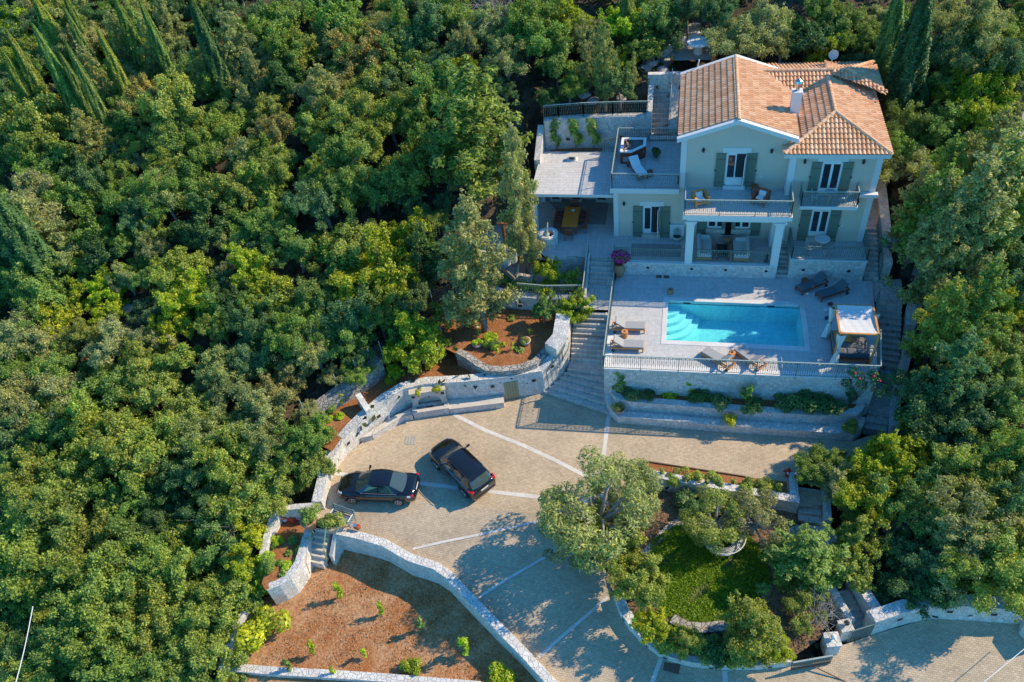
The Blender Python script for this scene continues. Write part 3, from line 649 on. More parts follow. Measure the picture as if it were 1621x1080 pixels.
MB().tube([P(1340,1080,zd(16.6)+.03),P(1290,1056,zd(18.2)+.03)][::-1], .03).build('floor_track', RUST, sg)
wg = thing('garden_wall', 'long curved stone wall with a blue shaded top between the driveway and the olive garden', 'retaining wall', (1,19,-1))
wgt = [zd(v.y)+.5 for v in WG]
MB().wall(WG, .45, wgt, [z-1.2 for z in wgt]).build('masonry', STONE, wg)
MB().wall([(v.x,v.y-.012) for v in WG], .47, [z+.02 for z in wgt], [z-.03 for z in wgt]).build('top_course', CAP, wg)
for i, f in ((1,.4),(3,.2),(4,.6),(6,.8),(8,.4)):
    a, c_ = WG[i], WG[i+1]; p = a+(c_-a)*f; d = c_-a; niche((p.x,p.y,zd(p.y)+.18), 0, 0, wg, .2, .16, (d.y,-d.x))
rwall = thing('garden_wall', 'rough dark rubble bank wall at the bottom edge of the lawn', 'garden wall', P(1140,1000,-.5))
MB().wall([P(1060,985,-.4),P(1085,1000,-.4),P(1110,1004,-.4),P(1150,1000,-.4),P(1190,990,-.4),P(1215,965,-.4)], .5, [-.4,-.3,-.25,-.25,-.3,-.4], -1.4).build('masonry', ROUGH, rwall)
# ring planter of the big olive
rg = thing('ring_planter', 'round rough stone ring planter under the big olive tree', 'planter', (-3.1,22.9,0))
ring = [(-3.1+1.75*math.cos(2*math.pi*k/28), 22.95+1.8*math.sin(2*math.pi*k/28)) for k in range(28)]
MB().wall(ring, .42, .42, -1.2, side=1, closed=True).build('masonry', ROUGH, rg)
MB().wall(ring, .40, .44, .4, side=1, closed=True).build('top_course', CAP, rg)
structure(MB().sheet([(-3.1+1.45*math.cos(2*math.pi*k/20), 22.95+1.5*math.sin(2*math.pi*k/20), .25) for k in range(20)]).build('planter_soil', SOIL))
# right wall of the lower driveway
WR = [PD(a,b_) for a,b_ in ((1377,1006),(1425,990),(1472,979),(1540,983),(1611,988),(1680,985))]
wr = thing('driveway_wall', 'angled white stone wall holding the wooded bank at the bottom right', 'retaining wall', (14,19.5,-1))
MB().wall(WR, .6, [zd(v.y)+1.35 for v in WR], [zd(v.y)-.5 for v in WR]).build('masonry', STONE, wr)
MB().wall([(v.x,v.y-.012) for v in WR], .62, [zd(v.y)+1.37 for v in WR], [zd(v.y)+1.3 for v in WR]).build('top_course', CAP, wr)
for i, f in ((0,.85),(2,.35),(3,.35)):
    a, c_ = WR[i], WR[i+1]; p = a+(c_-a)*f; d = c_-a; niche((p.x,p.y,zd(p.y)+.8), 0, 0, wr, .26, .2, (d.y,-d.x))
wr2 = thing('driveway_wall', 'end of a white wall coming into view at the right edge of the lower driveway', 'garden wall', PD(1615,1010))
MB().wall([PD(1614,985),PD(1612,1003),PD(1640,1030)], .5, .2, -4, side=1).build('masonry', STONE, wr2)
# ---- path and stairs on the right of the deck
rp = thing('side_staircase', 'long stone path with steps climbing along the right side of the pool deck', 'staircase', (12.4,35,0))
pathz = [((11.05,30.9),(12.25,30.75),.17),((11.15,31.25),(12.3,31.1),.34),((11.3,31.75),(12.4,31.6),.5),((11.75,34.3),(12.9,34.0),.85),((11.9,35.0),(13.2,34.7),1.05)]
lines = [(V(*l,0),V(*r,0)) for l,r,z in pathz]; zs = [z for *_,z in pathz]
flight(lines, zs[:-1], 'path_slab', CRAZY, None, rp)
fl = [(V(11.95+.08*i*.3,35.0+i*.31,0),V(13.3+.02*i,34.8+i*.31,0)) for i in range(12)]
flight(fl, [.95+.2*(i+1) for i in range(11)], 'step', STEP, None, rp)
FOOT.append(([(11,30.7),(12.4,30.6),(14,35),(14,40.6),(11.6,40.6)], .0, 0))
structure(MB().sheet([(12.02,38.3,3.15),(13.7,38.15,3.15),(13.8,40.4,3.2),(12.1,40.2,3.2)]).build('side_path', CRAZY))
fl = [(V(11.6,40.2+i*.27,0),V(12.45,40.2+i*.27,0)) for i in range(12)]
flight(fl, [3.2+.17*(i+1) for i in range(11)], 'step', STEP, None, rp)
FOOT.append(([(11.5,40),(13,40),(13,52),(11.5,52)], 3., 0))
structure(MB().sheet([(11.5,43.17,5.07),(12.5,43.17,5.07),(12.5,52,6.5),(11.5,52,6.5)]).build('side_path', CRAZY))
pw = thing('path_wall', 'low stone wall with a dappled white top along the outer edge of the side path', 'garden wall', (12.7,32,0))
MB().wall([(12.3,30.6),(12.45,32.2),(12.95,34.0),(13.35,35.2),(13.55,36.6)], .5, [.9,1.05,1.5,1.9,2.1], -.5, side=-1).build('masonry', STONE, pw)
MB().wall([(12.29,30.6),(12.44,32.2),(12.94,34.0),(13.34,35.2),(13.54,36.6)], .52, [.92,1.07,1.52,1.92,2.12], [.85,1,1.45,1.85,2.05], side=-1).build('top_course', CAP, pw)
pw2 = thing('path_wall', 'blue shaded stone wall stepping down beside the stairs at the right corner of the house', 'garden wall', (12.7,41.5,3))
MB().wall([(12.5,40.5),(12.5,41.7)], .6, [4.4,4.6], 2.5, side=-1).build('masonry', STONE, pw2)
MB().wall([(12.5,41.9),(12.5,43.6),(12.5,47.5)], .55, [5.4,5.8,6.9], 2.5, side=-1).build('masonry', STONE, pw2)
MB().wall([(13.07,41.95),(14.6,42.2)], .4, 5.2, 2.5, side=1).build('cross_wall', STONE, pw2)
pw3 = thing('path_wall', 'pale wall at the back right corner behind the house', 'garden wall', (13,48,6))
MB().wall([(12.6,48.6),(14.8,48.2)], .4, 8.0, 4).build('masonry', STONE, pw3)
pw4 = thing('path_wall', 'white stone block wall on the right of the side stairs, half hidden by branches', 'garden wall', (13.9,36.5,2))
MB().wall([(13.6,36.65),(13.75,38.0)], .5, [3.0,3.4], 1, side=-1).build('masonry', STONE, pw4)
# ---- behind the kitchen: soil strip, stone wall, stairs
sheet('kitchen_path', [(-9.5,48.2),(-4.0,48.2),(-3.5,49.5),(-9.4,49.5)], 6.95, CRAZY)
MB_ = MB().sheet([(-8.9,48.75,6.956),(-5.2,48.75,6.956),(-5.2,49.2,6.956),(-8.9,49.1,6.956)]); structure(MB_.build('wall_bed', SOIL))
kb = thing('back_wall', 'curved white stone wall behind the flat kitchen roof with climbing plants', 'retaining wall', (-6,49.3,7))
KB = [V(-9.2,48.9,0),V(-8.2,49.05,0),V(-6.5,49.25,0),V(-4.5,49.35,0),V(-2.15,49.4,0)]
MB().wall(KB, .5, 9.25, 5.5).build('masonry', STONE, kb)
MB().wall([(v.x,v.y-.01) for v in KB], .52, 9.27, 9.2).build('top_course', CAP, kb)
MB().wall([(-9.25,46.6),(-9.25,49.0)], .4, [7.6,8.9], 4, side=1).build('end_wall', STONE, kb)
for x in (-7.6,-3.9): niche((x,49.08 if x < -5 else 49.33,7.75), 0, 0, kb, .26, .22)
bs_ = thing('back_staircase', 'pale stone stairs rising behind the hot tub terrace', 'staircase', (-1.3,50.5,7.5))
flight([(V(-1.85,49.45+i*.3,0),V(-.75,49.5+i*.3,0)) for i in range(11)], [7.3+.21*(i+1) for i in range(10)], 'step', STEP, None, bs_)
MB().wall([(-1.87,49.4),(-1.87,52.4)], .35, [9.35,10.2], 6, side=1).build('side_wall', STONE, bs_)
MB().wall([(-.73,49.6),(-.73,52.4)], .6, [8.2,10.0], 6, side=-1).build('side_wall', STONE, bs_)
MB().wall([(-2.3,52.42),(.4,52.42)], .4, 10.75, 7).build('head_wall', STONE, bs_)
sheet('back_path', [(-4,48.2),(.3,48.2),(.3,49.5),(-4,49.5)], 7.3, CRAZY)
MB().box(-2.0,48.62,7.31,.2,49.05,8.0).build('bench_block', STONE, bs_)
# stone picnic table on the slope
stt = thing('stone_table', 'round white stone table on a thick block leg, on the slope behind the house', 'table', (1.05,55.0,10.9))
MB().lathe([(.3,0),(.33,.02),(.33,.78),(.3,.8)], (1.05,55.0,10.95), 8).build('leg', STONE, stt)
MB().lathe([(.78,0),(.84,.03),(.84,.1),(.8,.13)], (1.05,55.0,11.75), 24).build('tabletop', TRIM, stt)
sb = thing('stone_bench', 'curved white stone bench beside the round stone table on the slope', 'bench', (-.3,55.6,10.9))
MB().wall([(-1.0,55.0),(-.6,55.9),(.2,56.7),(1.2,57.1)], .55, 11.5, 10, side=1).build('seat', CAP, sb)
MB().wall([(-1.35,55.2),(-.95,56.15),(0,57.05),(1.1,57.5)], .35, 12.0, 10, side=1).build('back', ROUGH, sb)
sheet('picnic_floor', [(-1.3,54.1),(1.9,54.1),(2.2,56.0),(1.2,57.2),(-.8,56.0)], 10.93, plain('pale_gravel',(.42,.38,.34),.95,.3,8))
# ---- neighbour building at the right edge
nbw = thing('neighbour_house', 'blank blue grey rendered house wall cut by the right edge of the photo', 'house', (21.5,45,5))
b = MB(); b.prism([(19.5,40.3),(19.4,42.5),(21.2,50.2),(27,49),(26,40.0)], 2.5, 9.0); b.build('wall', plain('grey_beige_render',(.40,.38,.35),.9,.08,2), nbw)
MB().prism([(19.3,40.1),(19.2,42.5),(21.1,50.4),(27.2,49.2),(26.2,39.8)], 9.001, 9.2).build('roof_slab', plain('grey_roof_felt',(.30,.30,.31),.9,.15,2), nbw)
FOOT.append(([(19.4,40.3),(19.3,42.5),(21.2,50.2),(27,49),(26,40.0)], 3, 0))
FOOT.append(([(7,24.3),(9.0,24.3),(9.0,27.6),(7,27.6)], -.9, 0)); FOOT.append(([(v.x,v.y) for v in gpath], GZ-.2, 0)); FOOT.append(([(8.0,18.9),(10.9,18.9),(10.9,21.9),(8.0,21.9)], -1.6, 0))
# ---- terrain
CT = [(-25,15,-4.2),(-45,15,-4.2),(-22,22,-1.2),(-45,25,-1.2),(-21,28,1.2),(-19,32,2.4),(-45,35,2.6),(-20,40,4.8),(-45,45,6.6),(-13,48,8.0),(-20,55,10),(-60,60,12.2),(-6,56,10.6),(1,55,10.9),(5,58,11.5),(13,55,10),
      (-30,80,20),(10,80,20),(40,80,20),(-80,80,19),(-75,20,-2.5),(14,46,6.2),(25,45,7.5),(15,39,3.9),(30,36,5.5),(14.5,33,1.7),(18,27,1.0),(30,27,2.4),(13,23,.2),(18,21,.1),(25,20,.3),(40,20,1.0),(45,45,8),(-20,5,-7),(0,0,-7),(20,0,-6),(40,0,-3),
      (-9,41.5,3.4),(-11,44,5.2),(-6,50.5,9.2),(10,26,-.2),(-60,40,4.2),(-85,50,8),(9.5,28.5,.0),(12,28.5,.3)]
_A = np.array(CT, float); _n = len(_A)
_K = np.linalg.norm(_A[:,None,:2]-_A[None,:,:2], axis=2)
_M = np.block([[_K+np.eye(_n)*-.4, np.c_[np.ones(_n), _A[:,:2]]],[np.c_[np.ones(_n), _A[:,:2]].T, np.zeros((3,3))]])
_W = np.linalg.solve(_M, np.r_[_A[:,2], 0, 0, 0])
def terr_z(x, y):
    x = np.asarray(x, float); y = np.asarray(y, float); sh = x.shape; p = np.c_[x.ravel(), y.ravel()]
    k = np.linalg.norm(p[:,None,:]-_A[None,:,:2], axis=2)
    z = k@_W[:_n]+_W[_n]+p@_W[_n+1:]
    return z.reshape(sh)
def inside(px, py, poly):
    r = np.zeros(px.shape, bool); n = len(poly)
    for i in range(n):
        x0, y0 = poly[i]; x1, y1 = poly[(i+1) % n]
        if y0 == y1: continue
        c_ = ((y0 > py) != (y1 > py)) & (px < (x1-x0)*(py-y0)/(y1-y0)+x0); r ^= c_
    return r
def wob(x, y): return .22*np.sin(x*.9+1.3*np.sin(y*.5))*np.cos(y*.8+.7*np.sin(x*.6))+.1*np.sin(x*2.3+y*1.7)
gx = np.unique(np.r_[np.arange(-110,-30,2.), np.arange(-30,26,.5), np.arange(26,80.1,2.)]); gy = np.unique(np.r_[np.arange(-4,12,2.), np.arange(12,62,.5), np.arange(62,130.1,2.)])
GX, GY = np.meshgrid(gx, gy); GZt = np.zeros(GX.shape)
for i in range(GX.shape[0]): GZt[i] = terr_z(GX[i], GY[i])
GZt += wob(GX, GY)
for poly, z, dz in FOOT:
    m_ = np.zeros(GX.shape, bool)
    for ox, oy in ((0,0),(.45,0),(-.45,0),(0,.45),(0,-.45)): m_ |= inside(GX+ox, GY+oy, poly)
    lim = (z if z is not None else dz-(.2 if dz > -1 else .14)*np.maximum(0, 23.5-GY))-1.0
    GZt = np.where(m_, np.minimum(GZt, lim), GZt)
ny, nx = GX.shape
me = bpy.data.meshes.new('hillside'); idx = np.arange(nx*ny).reshape(ny, nx)
me.from_pydata(np.c_[GX.ravel(), GY.ravel(), GZt.ravel()].tolist(), [], np.c_[idx[:-1,:-1].ravel(), idx[:-1,1:].ravel(), idx[1:,1:].ravel(), idx[1:,:-1].ravel()].tolist())
me.materials.append(FLOOR); me.polygons.foreach_set('use_smooth', [True]*len(me.polygons)); structure(link('hillside', me))
def ground(x, y): return float(terr_z(np.array([x]), np.array([y]))[0])
# ================================================================== HOUSE
m, t, bs = newmat('clay_roof_tile')
at = N(t, 'ShaderNodeAttribute'); at.attribute_name = 'tile'
col = ramp(t, at.outputs['Fac'], [(0, (.64,.33,.165)), (.5, (.75,.42,.225)), (1, (.84,.53,.32))])
col = mix(t, 1., col, ramp(t, noise(t, 1.1, 5), [(.3, (.93,.92,.92)), (.7, (1.04,1.04,1.05))]), 'MULTIPLY')
col = mix(t, ramp(t, noise(t, 9, 4), [(.5, (0,0,0)), (.8, (.45,.45,.45))]), col, (.42,.33,.26))
t.links.new(col, bs.inputs['Base Color']); bs.inputs['Roughness'].default_value = .85; bs.inputs['Specular IOR Level'].default_value = .25
ROOFT = m
def tile_plane(p0, u, v, width, length, clips=(), pitch=.225, course=.38, seed=1):
    p0, u, v = Vector(p0), Vector(u).normalized(), Vector(v).normalized(); n = u.cross(v).normalized()
    if n.z < 0: n = -n
    rnd = random.Random(seed); us = 6; nu = int(width/pitch+.999); nc = int(length/course+.999)
    bm = bmesh.new(); lay = bm.faces.layers.float.new('tile')
    prof = [.085*abs(math.sin(math.pi*k/us))**.75 for k in range(us+1)]
    prev = None
    for j in range(nc):
        rows = []
        for vv, hh in ((j*course, .055), (min((j+1)*course, length+.05), .0)):
            rows.append([bm.verts.new(p0+u*((i+k/us)*pitch)+v*vv+n*(hh+prof[k])) for i in range(nu) for k in range(us)])
        vals = [rnd.random() for _ in range(nu)]
        for a in range(len(rows[0])-1):
            f = bm.faces.new((rows[0][a], rows[0][a+1], rows[1][a+1], rows[1][a])); f[lay] = vals[(a//us) % nu]
        if prev:
            for a in range(len(prev)-1):
                f = bm.faces.new((prev[a], prev[a+1], rows[0][a+1], rows[0][a])); f[lay] = 0
        prev = rows[1]
    for co, no in clips:
        bmesh.ops.bisect_plane(bm, geom=bm.verts[:]+bm.edges[:]+bm.faces[:], plane_co=co, plane_no=no, clear_outer=True)
    return bm
def roof(name, parent, planes, ridges):
    big = bmesh.new(); big.faces.layers.float.new('tile')
    for bm in planes:
        me_ = bpy.data.meshes.new('tmp'); bm.to_mesh(me_); bm.free(); big.from_mesh(me_); bpy.data.meshes.remove(me_)
    me_ = bpy.data.meshes.new(name); big.to_mesh(me_); big.free(); me_.materials.append(ROOFT)
    r = link(name, me_, parent)
    for a, b_ in ridges:      # half round ridge tiles, each lapping the next
        a, b_ = Vector(a), Vector(b_); L = (b_-a).length; k = max(1, int(L/.38)); m_ = MB()
        for i in range(k):
            q0, q1 = a+(b_-a)*(i/k), a+(b_-a)*((i+1.08)/k)
            m_.tube([q0, q1], [.125, .105], 10)
        o = m_.build('ridge_tiles', ROOFT, r)
        o.data.attributes.new('tile', 'FLOAT', 'FACE'); 
        rr = random.Random(5); vals = []
        for i in range(k):
            x = .35+.6*rr.random(); vals += [x]*12
        o.data.attributes['tile'].data.foreach_set('value', vals[:len(o.data.polygons)])
    return r
H = thing('villa', 'two storey cream villa with white trim, green shutters and terracotta tiled roofs', 'house', (3.5,46.5,ZT))
GY0, GY1, GX0, GX1, GRX, GRZ, GEZ = 42.8, 50.7, .2, 6.55, 3.35, 12.8, 11.62
# walls
b = MB()
b.box(-3.9,42.8,ZT-.6,.195,47.95,ZB-.36)                                   # left block
b.build('wall', RENDER, H)
b = MB()
out = [(GX0,ZT-.5),(6.448,ZT-.5),(6.448,11.62),(GRX,GRZ-.08),(GX0,11.66)]
n_ = len(out); b.add([(x,42.8,z) for x,z in out]+[(x,50.55,z) for x,z in out], [tuple(range(n_)), tuple(range(n_,2*n_))[::-1]]+[(i,n_+i,n_+(i+1)%n_,(i+1)%n_) for i in range(n_)])
b.build('wall', RENDER, H)
b = MB(); b.box(6.45,42.1,ZR-.6,11.45,51.3,10.82); b.build('wall', RENDER, H)
# white corner pilasters and bands
for x0,y0,z0,x1,y1,z1 in ((-3.93,42.76,ZT,-3.62,42.799,ZB-.36),(-3.93,42.799,ZT,-3.901,43.1,ZB-.36),
                          (GX0-.03,42.76,ZB,.52,42.799,11.6),(GX0-.03,42.799,ZB,GX0-.001,43.1,11.6),
                          (6.42,42.06,ZR,6.78,42.099,10.8),(6.42,42.099,ZB,6.449,42.76,10.8),(11.15,42.06,ZR,11.48,42.099,10.82),(11.451,42.099,ZR,11.48,42.45,10.82)):
    MB().box(x0,y0,z0,x1,y1,z1).build('pilaster', TRIM, H)
b = MB().box(-4.12,42.55,ZB-.35,.19,48.15,ZB-.004); b.build('terrace_slab', TRIM, H)
b = MB().sheet([(-4.0,42.65,ZB),(.199,42.65,ZB),(.199,48.1,ZB),(-4.0,48.1,ZB)]); b.build('terrace_floor', DECK, H)
# string course stub at the right corner
MB().box(10.44,41.75,ZB+.1,11.62,42.058,ZB+.32).build('ledge', TRIM, H)
# gable verge and eave boards
for (xa,za),(xb,zb_) in (((-.1,GEZ-.02),(GRX,GRZ)),((GRX,GRZ),(6.8,GEZ-.04))):
    for y0, y1 in ((42.52,42.83),(50.5,50.85)):
        b = MB().add([(xa,y0,za-.2),(xb,y0,zb_-.2),(xb,y0,zb_+.07),(xa,y0,za+.07),(xa,y1,za-.2),(xb,y1,zb_-.2),(xb,y1,zb_+.07),(xa,y1,za+.07)],
              [(0,1,2,3),(7,6,5,4),(0,4,5,1),(1,5,6,2),(2,6,7,3),(3,7,4,0)]); b.build('gable_verge', TRIM, H)
b = MB(); b.box(6.05,41.98,10.72,11.85,42.2,10.98); b.box(11.5,42.2,10.72,11.8,51.6,10.98); b.box(6.05,42.2,10.72,6.3,42.5,10.98); b.build('eave_soffit', TRIM, H)
# ---- roofs
sl_ = (GRZ-GEZ)/3.35
lg = math.hypot(3.35, GRZ-GEZ)
Lp = tile_plane((-.02,50.5,GEZ+.03), (0,-1,0), (3.35,0,GRZ-GEZ), 7.7, lg, [((0,42.82,0),(0,-1,0))], seed=2)
Rp = tile_plane((6.78,42.83,GEZ+.0), (0,1,0), (-3.38,0,GRZ-GEZ+.02), 7.7, lg+.1, [((0,50.5,0),(0,1,0))], seed=3)
roof('gable_roof', H, [Lp, Rp], [((GRX,42.6,GRZ+.06),(GRX,50.6,GRZ+.06))])
EX0, EX1, EY, EZ, RX, RZ = 5.98, 11.86, 41.86, 11.02, 8.92, 12.07
AP = (RX, EY+2.94, RZ); s2_ = (RZ-EZ)/2.94; l2 = math.hypot(2.94, RZ-EZ)
vf = Vector((0,2.94,RZ-EZ))
front = tile_plane((EX0,EY,EZ), (1,0,0), vf, EX1-EX0, l2, [((EX0,EY,0),(-1,1,0)),((EX1,EY,0),(1,1,0))], pitch=.235, seed=4)
east = tile_plane((EX1,EY,EZ), (0,1,0), (-2.94,0,RZ-EZ), 9.6, l2, [((EX1,EY,0),(-1,-1,0)),((0,51.2,0),(0,1,0))], seed=5)
west = tile_plane((EX0,51.0,EZ), (0,-1,0), (2.94,0,RZ-EZ), 9.2, l2, [((EX0,EY,0),(1,-1,0)),((0,49.7,0),(0,1,0))], seed=6)
CYR, CZ = 49.7, 12.2
sp0 = tile_plane((4.6,46.4,CZ-3.3*.357), (1,0,0), (0,3.3,3.3*.357), 5.2, math.hypot(3.3,3.3*.357), [((9.2,0,0),(1,0,0))], seed=7)
q0, q1 = Vector((9.35,49.1,0)), Vector((12.0,47.9,0)); dq = q1-q0; hp = Vector((10.1,CYR,0)); hq = Vector((12.05,48.15,0))
sp1 = tile_plane((9.2,47.6,CZ-2.1*.357+.08), (1,0,0), (0,2.1,2.1*.357), 3.0, math.hypot(2.1,2.1*.357), [(q0,(dq.y,-dq.x,0)),(hp,((hq-hp).y*-1,(hq-hp).x,0))], seed=8)
nrm_e = Vector((-(hq-hp).y, (hq-hp).x, 0))
eh = tile_plane((12.25,47.5,CZ-2.15*.44+.08), (0,1,0), (-2.15,0,2.15*.44), 5.2, math.hypot(2.15,2.15*.44), [(hp,(-nrm_e.x,-nrm_e.y,0)),(hp,(-2.3,2.15,0))], seed=9)
npl = tile_plane((12.1,53.0,CZ-3.3*.357), (-1,0,0), (0,-3.3,3.3*.357), 7.4, math.hypot(3.3,3.3*.357), [(hp,(2.3,-2.15,0))], seed=10)
roof('hipped_roof', H, [front, east, west, sp0, sp1, eh, npl],
     [((EX0+.05,EY+.05,EZ+.06),(AP[0],AP[1],AP[2]+.06)),((EX1-.05,EY+.05,EZ+.06),(AP[0],AP[1],AP[2]+.06)),((RX,AP[1],RZ+.06),(RX,49.4,RZ+.06)),
      ((4.55,CYR,CZ+.07),(10.1,CYR,CZ+.07)),((10.1,CYR,CZ+.12),(12.0,48.2,CZ-.74+.12)),((10.1,CYR,CZ+.1),(12.2,52.5,CZ-.8))])
b = MB()
for (x0,y0,z0),(x1,y1,z1) in (((6.92,43.0,11.38),(6.92,47.6,11.38)),): b.bar((x0,y0,z0),(x1,y1,z1),.16,.03)
b.build('valley_gutter', plain('lead_grey',(.25,.24,.23),.6,.15,4), H)
# chimney
b = MB().box(6.45,45.35,11.0,7.0,45.85,13.0); ch = b.build('chimney', TRIM, H)
MB().box(6.42,45.32,13.0,7.03,45.88,13.07).build('chimney_cap', TRIM, ch)
MB().lathe([(.12,0),(.12,.35),(.22,.36),(.24,.5),(.2,.62),(.06,.72)], (6.73,45.6,13.07), 14).build('chimney_cowl', gloss('steel',(.5,.52,.54),.25,1.), ch)
sd = MB(); sd.tube([(9.3,50.9,11.6),(9.3,50.9,12.5)], .025); sdm = sd.build('dish_mast', IRONP, H)
m_ = MB(); c0 = Vector((9.32,50.7,12.75)); ax = Vector((-.25,-.8,.55)).normalized(); s1 = ax.orthogonal().normalized(); s2v = ax.cross(s1)
rings = [(0,0.),(.11,.015),(.21,.045),(.30,.09)]
vs = [c0]+[c0+ax*h_+(s1*math.cos(2*math.pi*k/18)+s2v*math.sin(2*math.pi*k/18))*r_ for r_, h_ in rings[1:] for k in range(18)]
fs = [(0,1+k,1+(k+1)%18) for k in range(18)]+[(1+i*18+k,1+i*18+(k+1)%18,1+(i+1)*18+(k+1)%18,1+(i+1)*18+k) for i in range(2) for k in range(18)]
m_.add(vs, fs); m_.bar(c0, c0+ax*.45, .02); m_.build('satellite_dish', plain('dish_grey',(.50,.47,.45),.6,.08,3), H)
MB().tube([P(1104,108,11.9),P(1107,95,12.6)], .04).build('vent_pipe', WHITE, H)
# ---- openings
def opening(x0, x1, y, z0, z1, kind='door', leaves=2, open_leaf=None, sw=.55, lint=True, lw=None, zs=None):
    """french door in a wall facing -Y : frame, leaves with panes, shutters folded back"""
    d = MB(); f = .05
    d.box(x0,y-.03,z0,x0+f,y+.02,z1); d.box(x1-f,y-.03,z0,x1,y+.02,z1); d.box(x0,y-.03,z1-f,x1,y+.02,z1); d.box(x0,y-.03,z0,x1,y+.02,z0+.05)
    fr_ = d.build('french_door' if kind == 'door' else 'window', WHITE, H)
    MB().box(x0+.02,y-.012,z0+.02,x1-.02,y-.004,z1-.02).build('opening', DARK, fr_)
    n = leaves; wl = (x1-x0-2*f)/n
    for i in range(n):
        a = x0+f+i*wl; lf = MB(); s = .07
        if open_leaf == i:
            hx = a+wl if i == n-1 else a; sg = -1 if i == n-1 else 1
            ang = RAD(78)*-1 if sg == 1 else RAD(180+78); T = lambda u, v, z: (hx+u*math.cos(ang)-v*math.sin(ang), y-.05+u*math.sin(ang)+v*math.cos(ang), z)
            for u0,u1,za,zb_ in ((0,s,z0+.05,z1-f),(wl-s,wl,z0+.05,z1-f),(s,wl-s,z0+.05,z0+.4),(s,wl-s,z1-f-s,z1-f),(s,wl-s,z0+.62,z0+.67)):
                lf.add([T(u0,0,za),T(u1,0,za),T(u1,.04,za),T(u0,.04,za),T(u0,0,zb_),T(u1,0,zb_),T(u1,.04,zb_),T(u0,.04,zb_)], [(0,3,2,1),(4,5,6,7),(0,1,5,4),(1,2,6,5),(2,3,7,6),(3,0,4,7)])
            lf.build('door_leaf', WHITE, fr_)
            g_ = MB(); g_.add([T(s,.02,z0+.4),T(wl-s,.02,z0+.4),T(wl-s,.02,z1-f-s),T(s,.02,z1-f-s)], [(0,1,2,3)]); g_.build('pane', GLASS, fr_)
            continue
        y0, y1 = y-.045, y-.013
        for xa,xb,za,zb_ in ((a,a+s,z0+.05,z1-f),(a+wl-s,a+wl,z0+.05,z1-f),(a+s,a+wl-s,z0+.05,z0+(.36 if kind == 'door' else .12)),(a+s,a+wl-s,z1-f-.09,z1-f)):
            lf.box(xa,y0,za,xb,y1,zb_)
        if kind == 'window': lf.box(a+s,y0,(z0+z1)/2+.1,a+wl-s,y1,(z0+z1)/2+.15)
        lf.build('door_leaf' if kind == 'door' else 'sash', WHITE, fr_)
        MB().add([(a+s,y-.03,z0+.1),(a+wl-s,y-.03,z0+.1),(a+wl-s,y-.03,z1-f-.05),(a+s,y-.03,z1-f-.05)], [(0,1,2,3)]).build('pane', GLASS, fr_)
    if lint:
        e = lw if lw is not None else .22; MB().box(x0-e,y-.045,z1+.01,x1+e,y-.001,z1+.34).build('lintel', TRIM, H)
    for sx in (-1, 1):
        xa = x0-.01-sw if sx < 0 else x1+.01; zb0 = (zs if zs is not None else z0-.28); xa0 = xa
        sh = MB().box(xa,y-.075,zb0,xa+sw,y-.03,z1-.0).build('shutter', SHUT, H)
        bt = MB()
        for k in range(1,5): bt.box(xa+sw*k/5-.006,y-.078,zb0+.02,xa+sw*k/5+.006,y-.0755,z1-.02)
        for zz in (zb0+.35, z1-.4): bt.box(xa+.02,y-.083,zz-.04,xa+sw-.02,y-.0785,zz+.04)
        bt.build('shutter_boards', plain('dark_shutter_line',(.11,.14,.11),.6,.1,5), sh)
        MB().obox((xa+(0 if sx < 0 else sw),y-.09,zb0+1.2),(.08,.04,.1)).build('shutter_catch', DARK, sh)
    return fr_
opening(-2.04,-.94,42.8,4.5,6.66,'door',2,1,.62,zs=ZT)
MB().box(-2.1,42.55,ZT+.001,-.9,42.799,4.48).build('door_step', CUT, H)
opening(2.85,4.05,42.8,8.35,10.58,'door',2,1,.58,zs=8.2)
MB().box(2.8,42.6,ZB+.001,4.1,42.799,8.33).build('door_step', TRIM, H)
opening(8.24,9.38,42.1,8.3,10.45,'door',2,None,.56,lw=.26,zs=8.24)
opening(8.18,9.26,42.1,5.1,7.1,'door',2,None,.6,lint=False,zs=ZR+.02)
MB().box(8.1,41.85,ZR+.005,9.3,42.099,5.07).build('door_step', CUT, H)
opening(2.05,3.2,42.8,5.05,7.1,'window',2,None,.62,lint=False,zs=4.5)
opening(3.6,4.75,42.8,5.05,7.1,'window',2,None,.62,lint=False,zs=4.5)
MB().box(3.2,42.74,4.4,3.6,42.79,7.3).build('white_pier', TRIM, H)
MB().box(2.0,42.6,4.72,3.2,42.795,5.02).build('window_sill', CUT, H); MB().box(3.6,42.6,4.72,4.8,42.795,5.02).build('window_sill', CUT, H)
# bedroom seen through the open upper door
MB().box(2.95,42.72,8.36,3.9,42.785,8.9).build('bed', WHITEC, H)
def wall_lamp(x, y, z):
    l_ = MB(); l_.obox((x,y-.03,z+.02),(.1,.06,.14)); l_.lathe([(.04,-.12),(.075,-.1),(.085,.06),(.03,.12)], (x,y-.12,z), 8); l_.bar((x,y,z+.13),(x,y-.12,z+.13),.025)
    l_.build('wall_lamp', DARK, H)
for x, y, z in ((-3.25,42.8,6.85),(1.48,42.8,10.8),(5.4,42.8,10.75),(7.24,42.1,10.5),(10.44,42.1,10.5),(10.62,42.1,7.75)): wall_lamp(x, y, z)
for x, y, z in ((5.0,42.8,8.9),(5.35,42.8,5.6),(5.35,42.8,5.0),(10.1,42.1,5.9),(11.0,42.8,9)): MB().box(x-.05,y-.02,z-.05,x+.05,y-.001,z+.05).build('wall_socket', WHITE, H) if x < 10.9 else None
